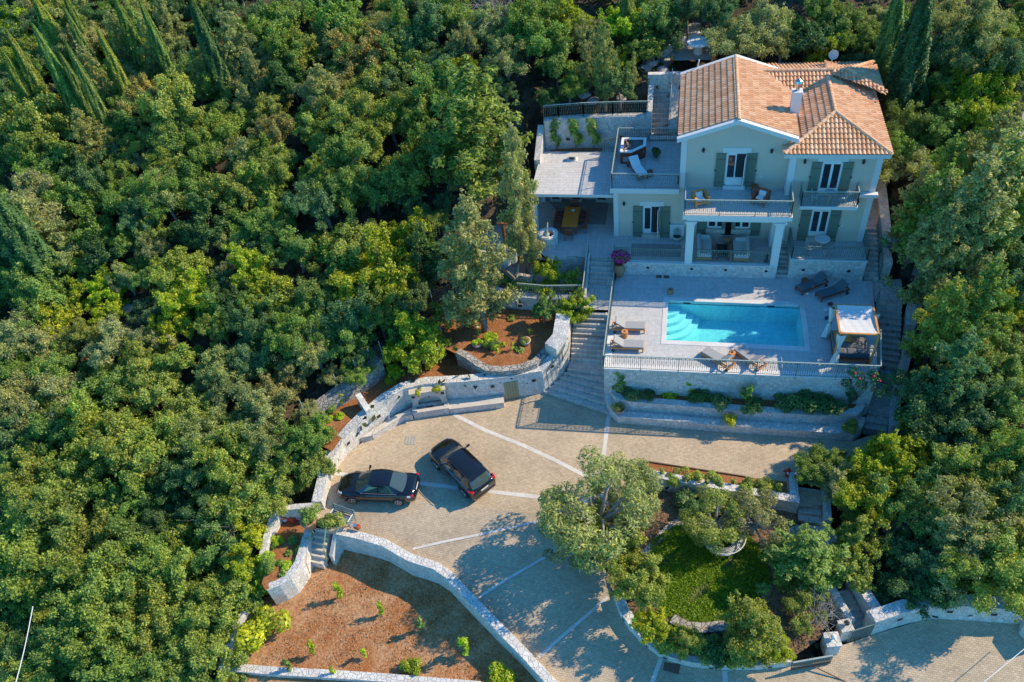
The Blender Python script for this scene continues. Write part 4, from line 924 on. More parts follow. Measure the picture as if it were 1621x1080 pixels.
# wall basin
ns = MB().box(-.26,42.66,ZT,.62,42.799,5.2).build('basin_panel', TRIM, H)
MB().box(-.3,42.62,5.201,.66,42.799,5.3).build('basin_cap', TRIM, ns)
MB().lathe([(.3,0),(.33,.12),(.3,.16)], (.2,42.5,ZT+.12), 18, .8).build('stone_basin', CUT, ns)
MB().lathe([(.24,0),(.25,.015)], (.2,42.5,ZT+.285), 18, .8).build('basin_water', GLASS, ns)
bb = MB()
for k in range(16):
    a0, a1 = 2*math.pi*k/16, 2*math.pi*(k+1)/16
    bb.add([(.2,42.652,4.75),(.2+.28*math.cos(a0),42.655,4.75+.36*math.sin(a0)),(.2+.28*math.cos(a1),42.655,4.75+.36*math.sin(a1))], [(0,2,1)])
bb.build('basin_niche', plain('niche_grey',(.45,.45,.44),.8,.1,3), ns)
MB().tube([(.2,42.65,4.95),(.2,42.5,4.98),(.2,42.47,4.9)], .025).build('tap', RUST, ns)
# ---- balcony on two columns
b = MB(); b.box(.46,39.85,ZB-.3,6.75,42.058,ZB-.003); b.box(.46,42.0585,ZB-.3,6.41,42.79,ZB-.003); b.box(.72,40.0,7.58,6.5,40.4,ZB-.301); b.box(.62,40.401,7.6,.95,42.79,ZB-.301); b.box(6.1,40.401,7.6,6.4,42.79,ZB-.301); b.build('balcony_slab', TRIM, H)
MB().sheet([(.5,39.88,ZB),(6.7,39.88,ZB),(6.7,42.05,ZB),(6.41,42.05,ZB),(6.41,42.75,ZB),(.5,42.75,ZB)]).build('balcony_floor', DECK, H)
for x in (.73, 5.92):
    c_ = MB().box(x,40.02,ZT+.071,x+.46,40.44,7.3).build('column', TRIM, H)
    k = MB(); 
    for i in range(4): k.box(x-.03*(i+1),40.02-.03*(i+1),7.3+.068*i,x+.46+.03*(i+1),40.44+.03*(i+1),7.3+.068*(i+1)-.001)
    k.build('capital', TRIM, c_)
MB().box(5.95,42.0,ZT,6.4,42.79,7.58).build('rear_pier', TRIM, H)
# small right balcony
MB().box(7.2,40.95,ZB-.22,10.46,42.05,ZB-.003).build('balcony_slab', TRIM, H)
MB().sheet([(7.24,40.98,ZB),(10.42,40.98,ZB),(10.42,42.04,ZB),(7.24,42.04,ZB)]).build('balcony_floor', DECK, H)
# ---- railings
def railing(name, pts, h, parent, nb=8.5, pale=True, label=None, cat=None, group=None, knots=True, collar=0.):
    """pts: floor points; parent = house part, or None for a thing of its own"""
    pts = [Vector(p) for p in pts]
    root = thing(name, label, cat, pts[0], 0, group) if parent is None else None
    hr, bl, po = MB(), MB(), []
    for a, c_ in zip(pts, pts[1:]):
        L = (c_-a).length; n = max(2, int(L*nb))
        hr.bar(a+V(0,0,h), c_+V(0,0,h), .055, .045)
        bl.bar(a+V(0,0,h-.12), c_+V(0,0,h-.12), .025, .025); bl.bar(a+V(0,0,.08), c_+V(0,0,.08), .025, .025)
        for i in range(1, n):
            p = a+(c_-a)*(i/n); bl.bar(p+V(0,0,.08), p+V(0,0,h-.12), .018)
            if knots: bl.obox(p+V(0,0,h*(.35 if i % 2 else .62)), (.045,.045,.06))
            if i % 2: bl.obox(p+V(0,0,h-.06), (.04,.04,.09))
        k = max(1, int(L/2.1+.5))
        for i in range(k+1):
            p = a+(c_-a)*(i/k); po.append(MB().bar(p+V(0,0,-collar), p+V(0,0,h), .042))
    pm = IRONP if pale else IRON
    if root is not None:
        hr.build('handrail', pm, root); bl.build('baluster_panel', IRON, root); [q.build('post', IRON, root) for q in po]; return root
    o = hr.build(name, pm, parent); bl.build('baluster_panel', IRON, o); [q.build('post', IRON, o) for q in po]; return o
railing('balcony_railing', [(.56,42.7,ZB),(.56,39.93,ZB),(6.65,39.93,ZB),(6.65,41.9,ZB)], 1.08, H)
railing('balcony_railing', [(7.28,42.0,ZB),(7.28,41.02,ZB),(10.38,41.02,ZB),(10.38,42.0,ZB)], 1.0, H)
railing('terrace_railing', [(.15,42.63,ZB),(-4.0,42.63,ZB),(-4.0,48.05,ZB),(.15,48.05,ZB)], 1.08, H)
railing('terrace_railing', [(-3.6,40.18,ZT+.07),(.72,40.18,ZT+.07)], .98, None, label='iron railing on the house terrace between the flower pot and the left column', cat='railing', pale=False)
railing('porch_railing', [(1.2,40.18,ZT+.07),(5.9,40.18,ZT+.07)], .98, None, label='iron railing between the two white porch columns', cat='railing', pale=False)
railing('terrace_railing', [(7.1,42.0,ZR),(7.15,40.2,ZR),(11.5,40.2,ZR),(11.5,42.05,ZR)], 1.0, None, label='iron railing round the bistro terrace at the lower right of the villa', cat='railing', pale=False)
# ---- kitchen lean-to and flat roof
K = thing('outdoor_kitchen', 'open sided outdoor kitchen with a flat pale tiled roof, left of the villa', 'shelter', (-6.5,45.5,ZT))
ROOFK = tiles('pale_roof_slab', (.58,.565,.56), (.40,.39,.39), .9, .30, .014, 0, .04, .5, .08, .1)
MB().box(-9.4,43.05,7.06,-3.93,48.15,7.28).build('roof_edge', TRIM, K)
MB().sheet([(-9.36,43.08,7.284),(-3.95,43.08,7.284),(-3.95,48.12,7.284),(-9.36,48.12,7.284)]).build('roof', ROOFK, K)
MB().box(-9.5,46.9,ZT-.5,-3.91,47.3,7.05).build('back_wall', CUT, K)
[MB().box(-9.4,y,ZT-.3,-9.1,y+.3,7.05).build('roof_post', TRIM, K) for y in (43.3,46.5)]
for x in (-8.35,-6.9,-5.1): 
    f_ = MB().box(x-.42,46.55,ZT,x+.42,46.895,ZT+1.6).build('stone_pier', CUT, K)
    MB().box(x-.27,46.53,ZT+.25,x+.27,46.548,ZT+1.3).build('dark_niche', DARK, f_)
MB().box(-4.75,46.5,ZT,-3.95,46.89,ZT+.9).build('counter', CUT, K); MB().box(-4.8,46.45,ZT+.901,-3.93,46.895,ZT+.97).build('countertop', plain('dark_slab',(.1,.11,.11),.4,.2,4), K)
kc = MB().box(-7.45,46.9,7.285,-6.75,47.5,7.32).build('vent_base', TRIM, K)
MB().box(-7.35,47.0,7.321,-6.85,47.35,7.62).build('roof_vent', CUT, K)
MB().box(-7.28,46.985,7.4,-6.95,46.999,7.56).build('vent_opening', DARK, K)
# ================================================================== FURNITURE AND SMALL THINGS
# deck railings
railing('deck_railing', [(-3.62,38.9,ZD+.05),(-3.62,31.5,ZD+.05),(11.22,31.77,ZD+.05),(11.6,34.6,ZD+.05)], 1.08, None, label='long iron railing along the front and left edge of the pool deck', cat='railing', collar=.2)
railing('deck_railing', [(11.75,36.6,ZD),(12.1,38.3,ZD)], 1.0, None, label='short iron railing on the right edge of the deck behind the daybed', cat='railing', pale=False)
railing('stair_railing', [(-3.72,38.95,ZD+.05),(-3.72,40.6,ZT)], .95, None, label='iron handrail on the right of the upper stairs beside the clay jar', cat='railing', pale=False)
railing('stair_railing', [(-5.42,40.9,ZT),(-5.42,38.9,3.75),(-5.42,37.15,3.4)], 1.0, None, label='pale iron handrail on the left of the upper stairs', cat='railing')
rr = [(v.x, v.y+.2, 3.22) for v in RW[3:]]
railing('wall_railing', rr, 1.0, None, label='iron railing with a pale rail on the curved garden wall by the lemon bushes', cat='railing')
railing('wall_railing', [(v.x, v.y+.25, 9.27) for v in KB], 1.0, None, label='iron railing along the top of the wall behind the kitchen roof', cat='railing')
railing('porch_gate', [(6.95,41.2,ZT+.2),(7.05,42.0,ZT+.55)], 1.0, None, label='small dark iron gate at the top of the narrow porch steps', cat='gate', pale=False)
railing('back_gate', [(-5.0,48.3,7.0),(-4.1,48.35,7.2)], 1.15, None, label='iron gate behind the kitchen roof at the corner of the hot tub terrace', cat='gate', pale=False)
railing('stair_railing', [(-.65,52.3,10.3),(-.65,49.7,8.4)], .95, None, label='pale iron handrail on the right of the stairs behind the hot tub', cat='railing')
railing('stair_railing', [(12.5,40.3,3.3),(12.5,41.4,4.0),(12.35,43.0,5.05)], 1.0, None, label='iron handrail on the stairs at the right corner of the villa', cat='railing', pale=False)
railing('stair_railing', [(-6.05,34.1,2.2),(-6.3,33.2,1.9),(-7.2,32.3,1.0)], .9, None, label='thin iron handrail on the curved wall left of the wide staircase', cat='railing', pale=False, nb=1.2, knots=False)
# ---- sun loungers
def make_lounger(name, label, group, cush, wood, back=38, loc=(0,0,0), rz=0):
    """local +x = head end; 1.95 long"""
    r = thing(name, label, 'sun lounger', (0,0,0), 0, group)
    m_ = MB()
    for y in (-.31,.31): m_.box(-.98,y-.03,.24,.98,y+.03,.32)
    for x in (-.98,.95,-.3,.3): m_.box(x,-.28,.25,x+.05,.28,.31)
    m_.build('frame', wood, r)
    for x, y in ((-.92,-.31),(-.92,.31)): MB().box(x-.035,y-.035,0,x+.035,y+.035,.24).build('leg', wood, r)
    for y in (-.31,.31):
        MB().box(.78,y-.03,.1,.85,y+.03,.24).build('leg', wood, r)
        w_ = MB(); n = 14
        vs = [(.815+.1*math.cos(2*math.pi*k/n), y+s, .1+.1*math.sin(2*math.pi*k/n)) for s in (-.045+(.09 if y>0 else -.0)-.02,-.045+(.09 if y>0 else 0)+.02) for k in range(n)]
        w_.add(vs, [tuple(range(n)), tuple(range(n,2*n))[::-1]]+[(k,n+k,n+(k+1)%n,(k+1)%n) for k in range(n)]); w_.build('wheel', DARK, r)
    a = RAD(back); bx = .22; L = .72
    MB().rbox((-.38,0,.36),(1.18,.62,.075),.03).build('seat_cushion', cush, r)
    c_ = Vector((bx+math.cos(a)*L/2, 0, .35+math.sin(a)*L/2))
    MB().rbox(c_+V(-math.sin(a)*.02,0,math.cos(a)*.02),(L,.62,.075),.03,0,0,-a).build('back_cushion', cush, r)
    m_ = MB(); 
    for y in (-.27,.27): m_.bar((bx,y,.31),(bx+math.cos(a)*L,y,.31+math.sin(a)*L),.04)
    m_.bar((bx+math.cos(a)*L*.75,-.27,.31+math.sin(a)*L*.75),(bx+math.cos(a)*L*.75,.27,.31+math.sin(a)*L*.75),.04)
    m_.build('backrest_frame', wood, r)
    m_ = MB()
    for y in (-.24,.24): m_.bar((bx+math.cos(a)*L*.75,y,.31+math.sin(a)*L*.75),(.82,y,.3),.035)
    m_.build('backrest_prop', wood, r)
    r.location = loc; r.rotation_euler = (0,0,rz); return r
def place(a, b_, z):
    """lounger between foot-end pixel a and head-end pixel b on level z"""
    p, q = P(*a, z), P(*b_, z); d = q-p; return ((p+q)/2).to_tuple(), math.atan2(d.y, d.x)
GRP = 'wooden sun loungers round the pool'
lc, lz = place((1022,522),(969,521),ZD); lo = make_lounger('sun_lounger', 'grey lounger on the sunlit deck, rear one of the pair by the left railing', GRP, GREYC, TEAK, 38, lc, lz)
def lounge(a, b_, label, z=ZD):
    c_, rz = place(a, b_, z); return dup(lo, c_, rz, label, GRP)
lounge((1020,552),(966,550), 'grey cushioned lounger on the sunlit deck, nearest the front left corner of the railing')
lounge((1115,560),(1158,585), 'grey lounger in full sun at the front of the pool, left of the dappled one')
lounge((1168,557),(1206,585), 'grey lounger dappled with tree shadow at the front edge of the pool')
lk, rz = place((1262,464),(1306,447),ZD)
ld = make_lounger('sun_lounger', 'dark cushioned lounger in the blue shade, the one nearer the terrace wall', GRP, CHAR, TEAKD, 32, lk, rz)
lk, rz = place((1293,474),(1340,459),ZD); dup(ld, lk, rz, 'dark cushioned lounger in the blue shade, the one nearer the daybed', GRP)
lk, rz = place((1020,287),(999,259),ZB); 
make_lounger('sun_lounger', 'white cushioned lounger on the upper terrace beside the hot tub', GRP, WHITEC, TEAKD, 34, lk, rz)
def stool(pt, z, mat, label, h=.42, r=.2):
    t_ = thing('side_table', label, 'side table', P(*pt, z)); p = t_.location
    MB().lathe([(r*.85,0),(r,.04),(r*.92,h*.5),(r,h-.05),(r*.98,h)], p, 16).build('drum', mat, t_)
    MB().lathe([(r*.3,0),(r*.3,.02)], (p.x,p.y,p.z+h), 10).build('handle_slot', DARK, t_); return t_
stool((989,533), ZD, TEAK, 'round honey wood drum table between the two loungers at the left railing', .45, .2)
stool((1158,566), ZD, TEAK, 'round honey wood drum table between the two loungers at the front of the pool')
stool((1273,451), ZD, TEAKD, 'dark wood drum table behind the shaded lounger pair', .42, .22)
stool((1061,464), ZD, TERRA, 'round brown clay stool at the rear left corner of the pool', .3, .2)
stool((1029,278), ZB, TEAKD, 'small dark wood stool beside the white lounger on the upper terrace', .35, .2)
# ---- four poster daybed
D = thing('daybed', 'wooden four poster daybed with white canopy and tied curtains at the right of the pool', 'daybed', (10.0,34.3,ZD), 0)
dz = ZD; dx0, dx1, dy0, dy1, dh = 8.95, 10.85, 32.35, 35.0, 2.35
q = [P(1317,576,ZD), P(1376,577,ZD)]
dx0, dy0 = q[0].x, q[0].y; dx1 = q[1].x; dy1 = dy0+2.25
for x, y in ((dx0,dy0),(dx1,dy0),(dx1,dy1),(dx0,dy1)): MB().box(x-.05,y-.05,dz,x+.05,y+.05,dz+dh).build('post', TEAK, D)
for (xa,ya),(xb,yb) in (((dx0,dy0),(dx1,dy0)),((dx1,dy0),(dx1,dy1)),((dx1,dy1),(dx0,dy1)),((dx0,dy1),(dx0,dy0))): MB().bar((xa,ya,dz+dh+.051),(xb,yb,dz+dh+.051),.1,.1).build('top_beam', TEAK, D)
nx_, ny_ = 14, 16; vs = []; fs = []
for j in range(ny_+1):
    for i in range(nx_+1):
        u, v_ = i/nx_, j/ny_; sag = -.14*math.sin(math.pi*v_)**.8*(1)-.03*math.sin(math.pi*u)+.02*math.sin(v_*40)*math.sin(u*3)+.012*math.sin(u*25+v_*9)
        vs.append((dx0+.06+(dx1-dx0-.12)*u, dy0+.05+(dy1-dy0-.1)*v_, dz+dh+.11+sag))
for j in range(ny_):
    for i in range(nx_): a = j*(nx_+1)+i; fs.append((a,a+1,a+nx_+2,a+nx_+1))
MB().add(vs, fs).build('canopy', CANVAS, D, smooth=True)
m_ = MB(); m_.box(dx0+.02,dy0+.02,dz+.22,dx1-.02,dy1-.02,dz+.36)
for x, y in ((dx0+.1,dy0+.1),(dx1-.1,dy0+.1),(dx1-.1,dy1-.1),(dx0+.1,dy1-.1)): m_.box(x-.06,y-.06,dz,x+.06,y+.06,dz+.22)
m_.build('base', TEAKD, D)
MB().rbox(((dx0+dx1)/2,(dy0+dy1)/2+.1,dz+.43),(dx1-dx0-.1,dy1-dy0-.25,.13),.05).build('mattress', plain('grey_brown_mattress',(.22,.20,.18),.9,.1,4), D)
m_ = MB()
for k in range(4): m_.tube([(dx0+.12,dy0+.12,dz+.5+.085*k),(dx1-.12,dy0+.12,dz+.5+.085*k)], .05, 8)
m_.build('front_bolster', plain('navy_slat',(.035,.06,.085),.5,.1,5), D)
for i in range(3): MB().rbox((dx0+.4+.55*i,dy0+.38,dz+.68),(.5,.36,.17),.07,.1*i-.1,RAD(25)).build('cushion', plain('slate_cushion',(.17,.175,.185),.9,.1,5), D)
MB().rbox((dx0+.62,dy1-.6,dz+.55),(.85,.8,.07),.03).build('tray_cushion', TABLEW, D)
m_ = MB()
for k in range(5): m_.box(dx0+1.0,dy1-.95+.16*k,dz+.51,dx0+1.42,dy1-.87+.16*k,dz+.55)
for k in range(2): m_.box(dx0+1.05+.3*k,dy1-.95,dz+.551,dx0+1.1+.3*k,dy1-.2,dz+.58)
m_.build('slatted_tray', TEAK, D)
def curtain(x, y, ztop, zbot, tie, wide, lean, name='curtain', seg=20):
    vs = []; fs = []; n = 16
    for j in range(seg+1):
        f = j/seg; z = ztop+(zbot-ztop)*f; zr = abs(f-tie); rr = .045+wide*min(1, zr*2.2)**.8
        for k in range(n):
            a = 2*math.pi*k/n; w_ = 1+.25*math.sin(k*4.7+f*2)
            vs.append((x+lean[0]*f+rr*math.cos(a)*w_, y+lean[1]*f+rr*.6*math.sin(a)*w_, z))
    for j in range(seg):
        for k in range(n): fs.append((j*n+k,j*n+(k+1)%n,(j+1)*n+(k+1)%n,(j+1)*n+k))
    c_ = MB().add(vs, fs).build(name, CANVAS, D, smooth=True)
    zt_ = ztop+(zbot-ztop)*tie; MB().lathe([(.07,-.02),(.075,.0),(.07,.02)], (x+lean[0]*tie,y+lean[1]*tie,zt_), 10).build('curtain_tie', GREYC, c_)
curtain(dx0+.1,dy0-.02,dz+dh-.02,dz+.12,.52,.16,(-.02,-.02))
curtain(dx0-.07,dy1-.15,dz+dh-.02,dz+.12,.5,.15,(-.1,-.05))
curtain(dx1-.12,dy1-.4,dz+dh-.02,dz+.45,.95,.34,(-.05,.1))
# ---- hot tub with bather
TB = thing('hot_tub', 'corner hot tub with a red brown wooden skirt and white rim on the upper terrace', 'hot tub', (-2.9,46.4,ZB))
tp = [(-3.68,45.42),(-2.95,45.42),(-2.1,46.2),(-2.1,47.1),(-3.68,47.1)]
MB().prism(tp, ZB+.001, ZB+.84).build('skirt', plain('red_brown_cabinet',(.24,.055,.035),.5,.15,5), TB)
cx_, cy_ = -2.93, 46.35
def sc_(k): return [(cx_+(x-cx_)*k, cy_+(y-cy_)*k) for x, y in tp]
m_ = MB(); o_, i_ = sc_(1.03), sc_(.80); n = 5
vs = [(x,y,ZB+.841) for x,y in o_]+[(x,y,ZB+.93) for x,y in o_]+[(x,y,ZB+.93) for x,y in i_]+[(x,y,ZB+.845) for x,y in i_]
m_.add(vs, [(k*n+i,k*n+(i+1)%n,(k+1)%4*n+(i+1)%n,(k+1)%4*n+i) for k in range(3) for i in range(n)]); m_.build('rim', WHITE, TB)
m_ = MB(); m_.add([(x,y,ZB+.843) for x,y in sc_(.82)]+[(x,y,ZB+.45) for x,y in sc_(.7)], [tuple(range(5))[::-1],tuple(range(5,10))]+[(i,(i+1)%5,5+(i+1)%5,5+i) for i in range(5)])
m_.m = 0; m_.f = m_.f[1:]; m_.mi = m_.mi[1:]; m_.build('shell', plain('aqua_shell',(.62,.78,.78),.3,.04,3), TB)
MB().add([(x,y,ZB+.858) for x,y in sc_(.806)], [tuple(range(5))]).build('water', WATER, TB)
MB().box(-3.5,45.405,ZB+.15,-2.98,45.419,ZB+.5).build('vent_panel', plain('blue_grey_panel',(.25,.33,.40),.4,.05,3), TB)
MB().lathe([(.0,0),(.12,0),(.12,.04),(0,.05)], (-2.02,47.2,ZB+.88), 12).build('lid_lifter', CHAR, TB)
# person lying back in the tub
def skin_figure(name, chains, mat, parent, sub=1):
    """chains: lists of (pos, radius); the first vertex of the first chain is the root; later chains start at an index pair (chain,i)"""
    vs, es, rs, idx = [], [], [], {}
    for ci, ch in enumerate(chains):
        prev = None
        for k, it in enumerate(ch):
            if k == 0 and isinstance(it, tuple) and len(it) == 2 and isinstance(it[0], int): prev = idx[it]; continue
            p, r_ = it; vs.append(p); rs.append(r_); idx[(ci,k)] = len(vs)-1
            if prev is not None: es.append((prev, len(vs)-1))
            prev = len(vs)-1
    me_ = bpy.data.meshes.new(name); me_.from_pydata(vs, es, []); o = bpy.data.objects.new(name, me_); COL.objects.link(o)
    md = o.modifiers.new('skin', 'SKIN'); sv = me_.skin_vertices[0].data
    for i, r_ in enumerate(rs): sv[i].radius = (r_, r_) if not isinstance(r_, tuple) else r_
    sv[0].use_root = True
    ss = o.modifiers.new('sub', 'SUBSURF'); ss.levels = sub; ss.render_levels = sub
    bpy.context.view_layer.update()
    dg = bpy.context.evaluated_depsgraph_get(); ev = o.evaluated_get(dg); nm = bpy.data.meshes.new_from_object(ev)
    o.modifiers.clear(); o.data = nm; bpy.data.meshes.remove(me_); nm.materials.clear(); nm.materials.append(mat); nm.polygons.foreach_set('use_smooth', [True]*len(nm.polygons))
    if parent is not None:
        o.parent = parent; o.matrix_parent_inverse = Matrix.Translation(parent.location).inverted()
    return o
SKIN = plain('tanned_skin', (.50,.25,.16), .5, .06, 6)
pe = thing('person', 'person lying back in the hot tub with both arms along its white rim', 'person', (-3.2,46.1,ZB+.5))
zb_ = ZB+.55
# pelvis (root) up the spine to the head, lying back towards the left rim
sp_ = [((-2.80,46.2,zb_+.02),.12),((-2.92,46.2,zb_+.08),.115),((-3.05,46.19,zb_+.17),.13),((-3.18,46.18,zb_+.30),.135),((-3.25,46.175,zb_+.385),.075),((-3.28,46.17,zb_+.43),.052),((-3.32,46.17,zb_+.50),.075),((-3.35,46.168,zb_+.575),.09),((-3.375,46.165,zb_+.64),.066)]
arm = lambda s: [(0,3),((-3.2,46.18+s*.19,zb_+.31),.062),((-3.30,46.18+s*.34,zb_+.36),.046),((-3.42,46.18+s*.5,zb_+.405),.04),((-3.40,46.18+s*.64,zb_+.415),.034),((-3.385,46.18+s*.73,zb_+.42),.026)]
leg = lambda s: [(0,0),((-2.74,46.2+s*.09,zb_+.02),.09),((-2.55,46.2+s*.12,zb_+.10),.08),((-2.40,46.2+s*.12,zb_+.16),.06),((-2.30,46.2+s*.11,zb_-.0),.055),((-2.22,46.2+s*.1,zb_-.09),.036),((-2.14,46.2+s*.1,zb_-.06),.03)]
body = skin_figure('body', [sp_, arm(1), arm(-1), leg(1), leg(-1)], SKIN, pe, 2)
for s in (1,-1):
    hx, hy, hz = -3.385, 46.18+s*.73, zb_+.42
    for k in range(4):
        dx_ = (-.024+.016*k); L_ = (.05,.06,.055,.042)[k]
        MB().tube([(hx+dx_,hy+s*.01,hz),(hx+dx_*1.15,hy+s*(.02+L_*.6),hz-.004),(hx+dx_*1.2,hy+s*(.02+L_),hz-.02)], [.0085,.008,.006], 6).build('finger', SKIN, body)
    MB().tube([(hx+.026,hy-s*.02,hz),(hx+.05,hy+s*.01,hz-.003),(hx+.055,hy+s*.035,hz-.012)], [.0095,.009,.007], 6).build('thumb', SKIN, body)
hd = Vector((-3.35,46.168,zb_+.58)); fx = Vector((.80,0,.60)); ud = Vector((-.5,0,.86)); sd_ = Vector((0,1,0))
MB().rbox(hd+fx*.085-ud*.012,(.03,.022,.04),.009).build('nose', SKIN, body)
for s in (1,-1):
    MB().lathe([(.004,-.01),(.012,0),(.004,.01)], hd+fx*.078+sd_*s*.032+ud*.02, 8).build('eye', DARK, body)
    MB().lathe([(.008,-.025),(.02,0),(.008,.025)], hd+sd_*s*.088-ud*.005, 8).build('ear', SKIN, body)
MB().rbox(hd+fx*.076-ud*.05,(.012,.05,.012),.005).build('mouth', plain('lip',(.35,.12,.1),.5,.05,5), body)
vs = []; fs = []; n = 14
for j in range(6):
    ph = j/5*math.pi*.56
    for k in range(n):
        th = 2*math.pi*k/n; d_ = (ud*.9-fx*.45).normalized(); e1 = sd_; e2 = d_.cross(e1)
        vs.append(hd+ud*.02+d_*math.cos(ph)*.104+(e1*math.cos(th)*.096+e2*math.sin(th)*.1)*math.sin(ph))
for j in range(5):
    for k in range(n): fs.append((j*n+k,j*n+(k+1)%n,(j+1)*n+(k+1)%n,(j+1)*n+k))
MB().add(vs, fs).build('hair', plain('dark_brown_hair',(.045,.025,.018),.6,.2,20), body, smooth=True)
m_ = MB(); m_.rbox((-2.78,46.2,zb_+.03),(.17,.29,.17),.07); m_.build('swim_shorts', plain('blue_swim_shorts',(.05,.14,.38),.8,.05,5), body)
tag(MB().rbox((-3.58,45.95,ZB+.955),(.22,.4,.05),.02).build('towel', plain('blue_towel',(.10,.20,.50),.95,.1,8)), 'small folded blue towel on the white rim of the hot tub', 'towel')
# ---- armchairs on the balcony
def make_armchair(label, loc, rz, wood):
    r = thing('armchair', label, 'armchair', (0,0,0), 0, 'wooden armchairs on the balcony')
    m_ = MB()
    for x in (-.4,.4):
        m_.box(x-.035,-.4,0,x+.035,-.33,.62); m_.box(x-.035,.33,0,x+.035,.4,.62); m_.box(x-.075,-.46,.62,x+.075,.44,.67)
        m_.box(x-.025,-.33,.2,x+.025,.33,.27)
        for k in range(4): m_.box(x-.012,-.24+.15*k,.27,x+.012,-.18+.15*k,.62)
    m_.box(-.4,-.4,.22,.4,-.35,.3); m_.build('side_frame', wood, r)
    m_ = MB(); m_.box(-.4,.33,.66,.4,.4,.76); m_.box(-.4,.35,.28,.4,.39,.34)
    for k in range(6): m_.box(-.32+.12*k,.355,.34,-.26+.12*k,.385,.66)
    m_.build('back_frame', wood, r)
    m_ = MB()
    for k in range(6): m_.box(-.38,-.36+.12*k,.27,.38,-.28+.12*k,.3)
    m_.build('seat_slats', wood, r)
    MB().rbox((0,.02,.34),(.46,.44,.1),.04).build('seat_cushion', WHITEC, r)
    MB().rbox((0,.25,.5),(.46,.12,.3),.05,0,RAD(-14)).build('back_cushion', WHITEC, r)
    r.location = loc; r.rotation_euler = (0,0,rz); return r
make_armchair('sunlit honey wood armchair with white cushions at the left end of the balcony', P(1108,322,ZB), RAD(22), TEAK)
make_armchair('shaded wood armchair with white cushions at the right of the balcony', P(1203,320,ZB), RAD(-28), TEAKD)  # same chair as the sunlit one, its shade put into a darker wood colour
t_ = thing('side_table', 'small square dark wood table between the balcony armchairs against the wall', 'side table', P(1194,304,ZB)); p = t_.location
MB().obox((p.x,p.y,p.z+.42),(.42,.42,.04)).build('tabletop', TEAKD, t_)
for a, b_ in ((-.17,-.17),(.17,-.17),(.17,.17),(-.17,.17)): MB().obox((p.x+a,p.y+b_,p.z+.2),(.05,.05,.4)).build('leg', TEAKD, t_)
# ---- dining table and chairs
tc = (P(904,343,ZT+.75)); DT = thing('dining_table', 'long honey wood dining table in the open kitchen', 'dining table', (tc.x,tc.y,ZT))
tcx, tcy = tc.x, tc.y
MB().obox((tcx,tcy,ZT+.73),(1.05,2.25,.05)).build('tabletop', TABLEW, DT)
for a, b_ in ((-.42,-.95),(.42,-.95),(.42,.95),(-.42,.95)): MB().obox((tcx+a,tcy+b_,ZT+.352),(.09,.09,.704)).build('leg', TEAKD, DT)
bw_ = thing('bowl', 'small white bowl on the honey wood dining table', 'bowl', (tcx+.08,tcy+.62,ZT+.756)); MB().lathe([(.06,0),(.1,.03),(.13,.08),(.12,.08),(.05,.02)], bw_.location, 14).build('bowl', WHITE, bw_)
def make_chair(label):
    r = thing('dining_chair', label, 'chair', (0,0,0), 0, 'dark wood chairs round the dining table')
    MB().box(-.26,-.25,.43,.26,.25,.47).build('seat', TEAKD, r)
    MB().rbox((0,0,.5),(.46,.44,.05),.02).build('seat_cushion', plain('plum_cushion',(.16,.10,.11),.9,.1,6), r)
    for x, y, h_ in ((-.24,-.23,.43),(.24,-.23,.43),(-.24,.23,.95),(.24,.23,.95)): MB().box(x-.022,y-.022,0,x+.022,y+.022,h_).build('leg', TEAKD, r)
    m_ = MB(); m_.box(-.24,.215,.86,.24,.245,.95)
    for k in range(5): m_.box(-.19+.09*k,.22,.5,-.15+.09*k,.24,.86)
    m_.build('backrest', TEAKD, r)
    m_ = MB()
    for x in (-.26,.26): m_.box(x-.025,-.24,.64,x+.025,.24,.67); m_.box(x-.02,-.24,.47,x+.02,-.2,.64)
    m_.build('armrest', TEAKD, r); return r
dc = None
for px, py, rz, lb in ((tcx-.85,tcy-.62,RAD(90),'dark dining chair on the left side of the long table, nearest the stone well'),(tcx-.85,tcy+.05,RAD(90),'dark dining chair on the left side of the long table, middle of three'),(tcx-.85,tcy+.7,RAD(90),'dark dining chair on the left side of the long table, farthest back'),
                   (tcx+.85,tcy-.62,RAD(-90),'dark dining chair on the right side of the long table, nearest the viewer'),(tcx+.85,tcy+.05,RAD(-90),'dark dining chair on the right side of the long table, middle of three'),(tcx+.85,tcy+.7,RAD(-90),'dark dining chair on the right side of the long table, farthest back'),
                   (tcx,tcy-1.45,RAD(180),'dark dining chair at the near end of the long table'),(tcx+.05,tcy+1.4,0,'dark dining chair at the far end of the long table')):
    if dc is None: dc = make_chair(lb); dc.location = (px,py,ZT); dc.rotation_euler = (0,0,rz)
    else: dup(dc, (px,py,ZT), rz, lb)
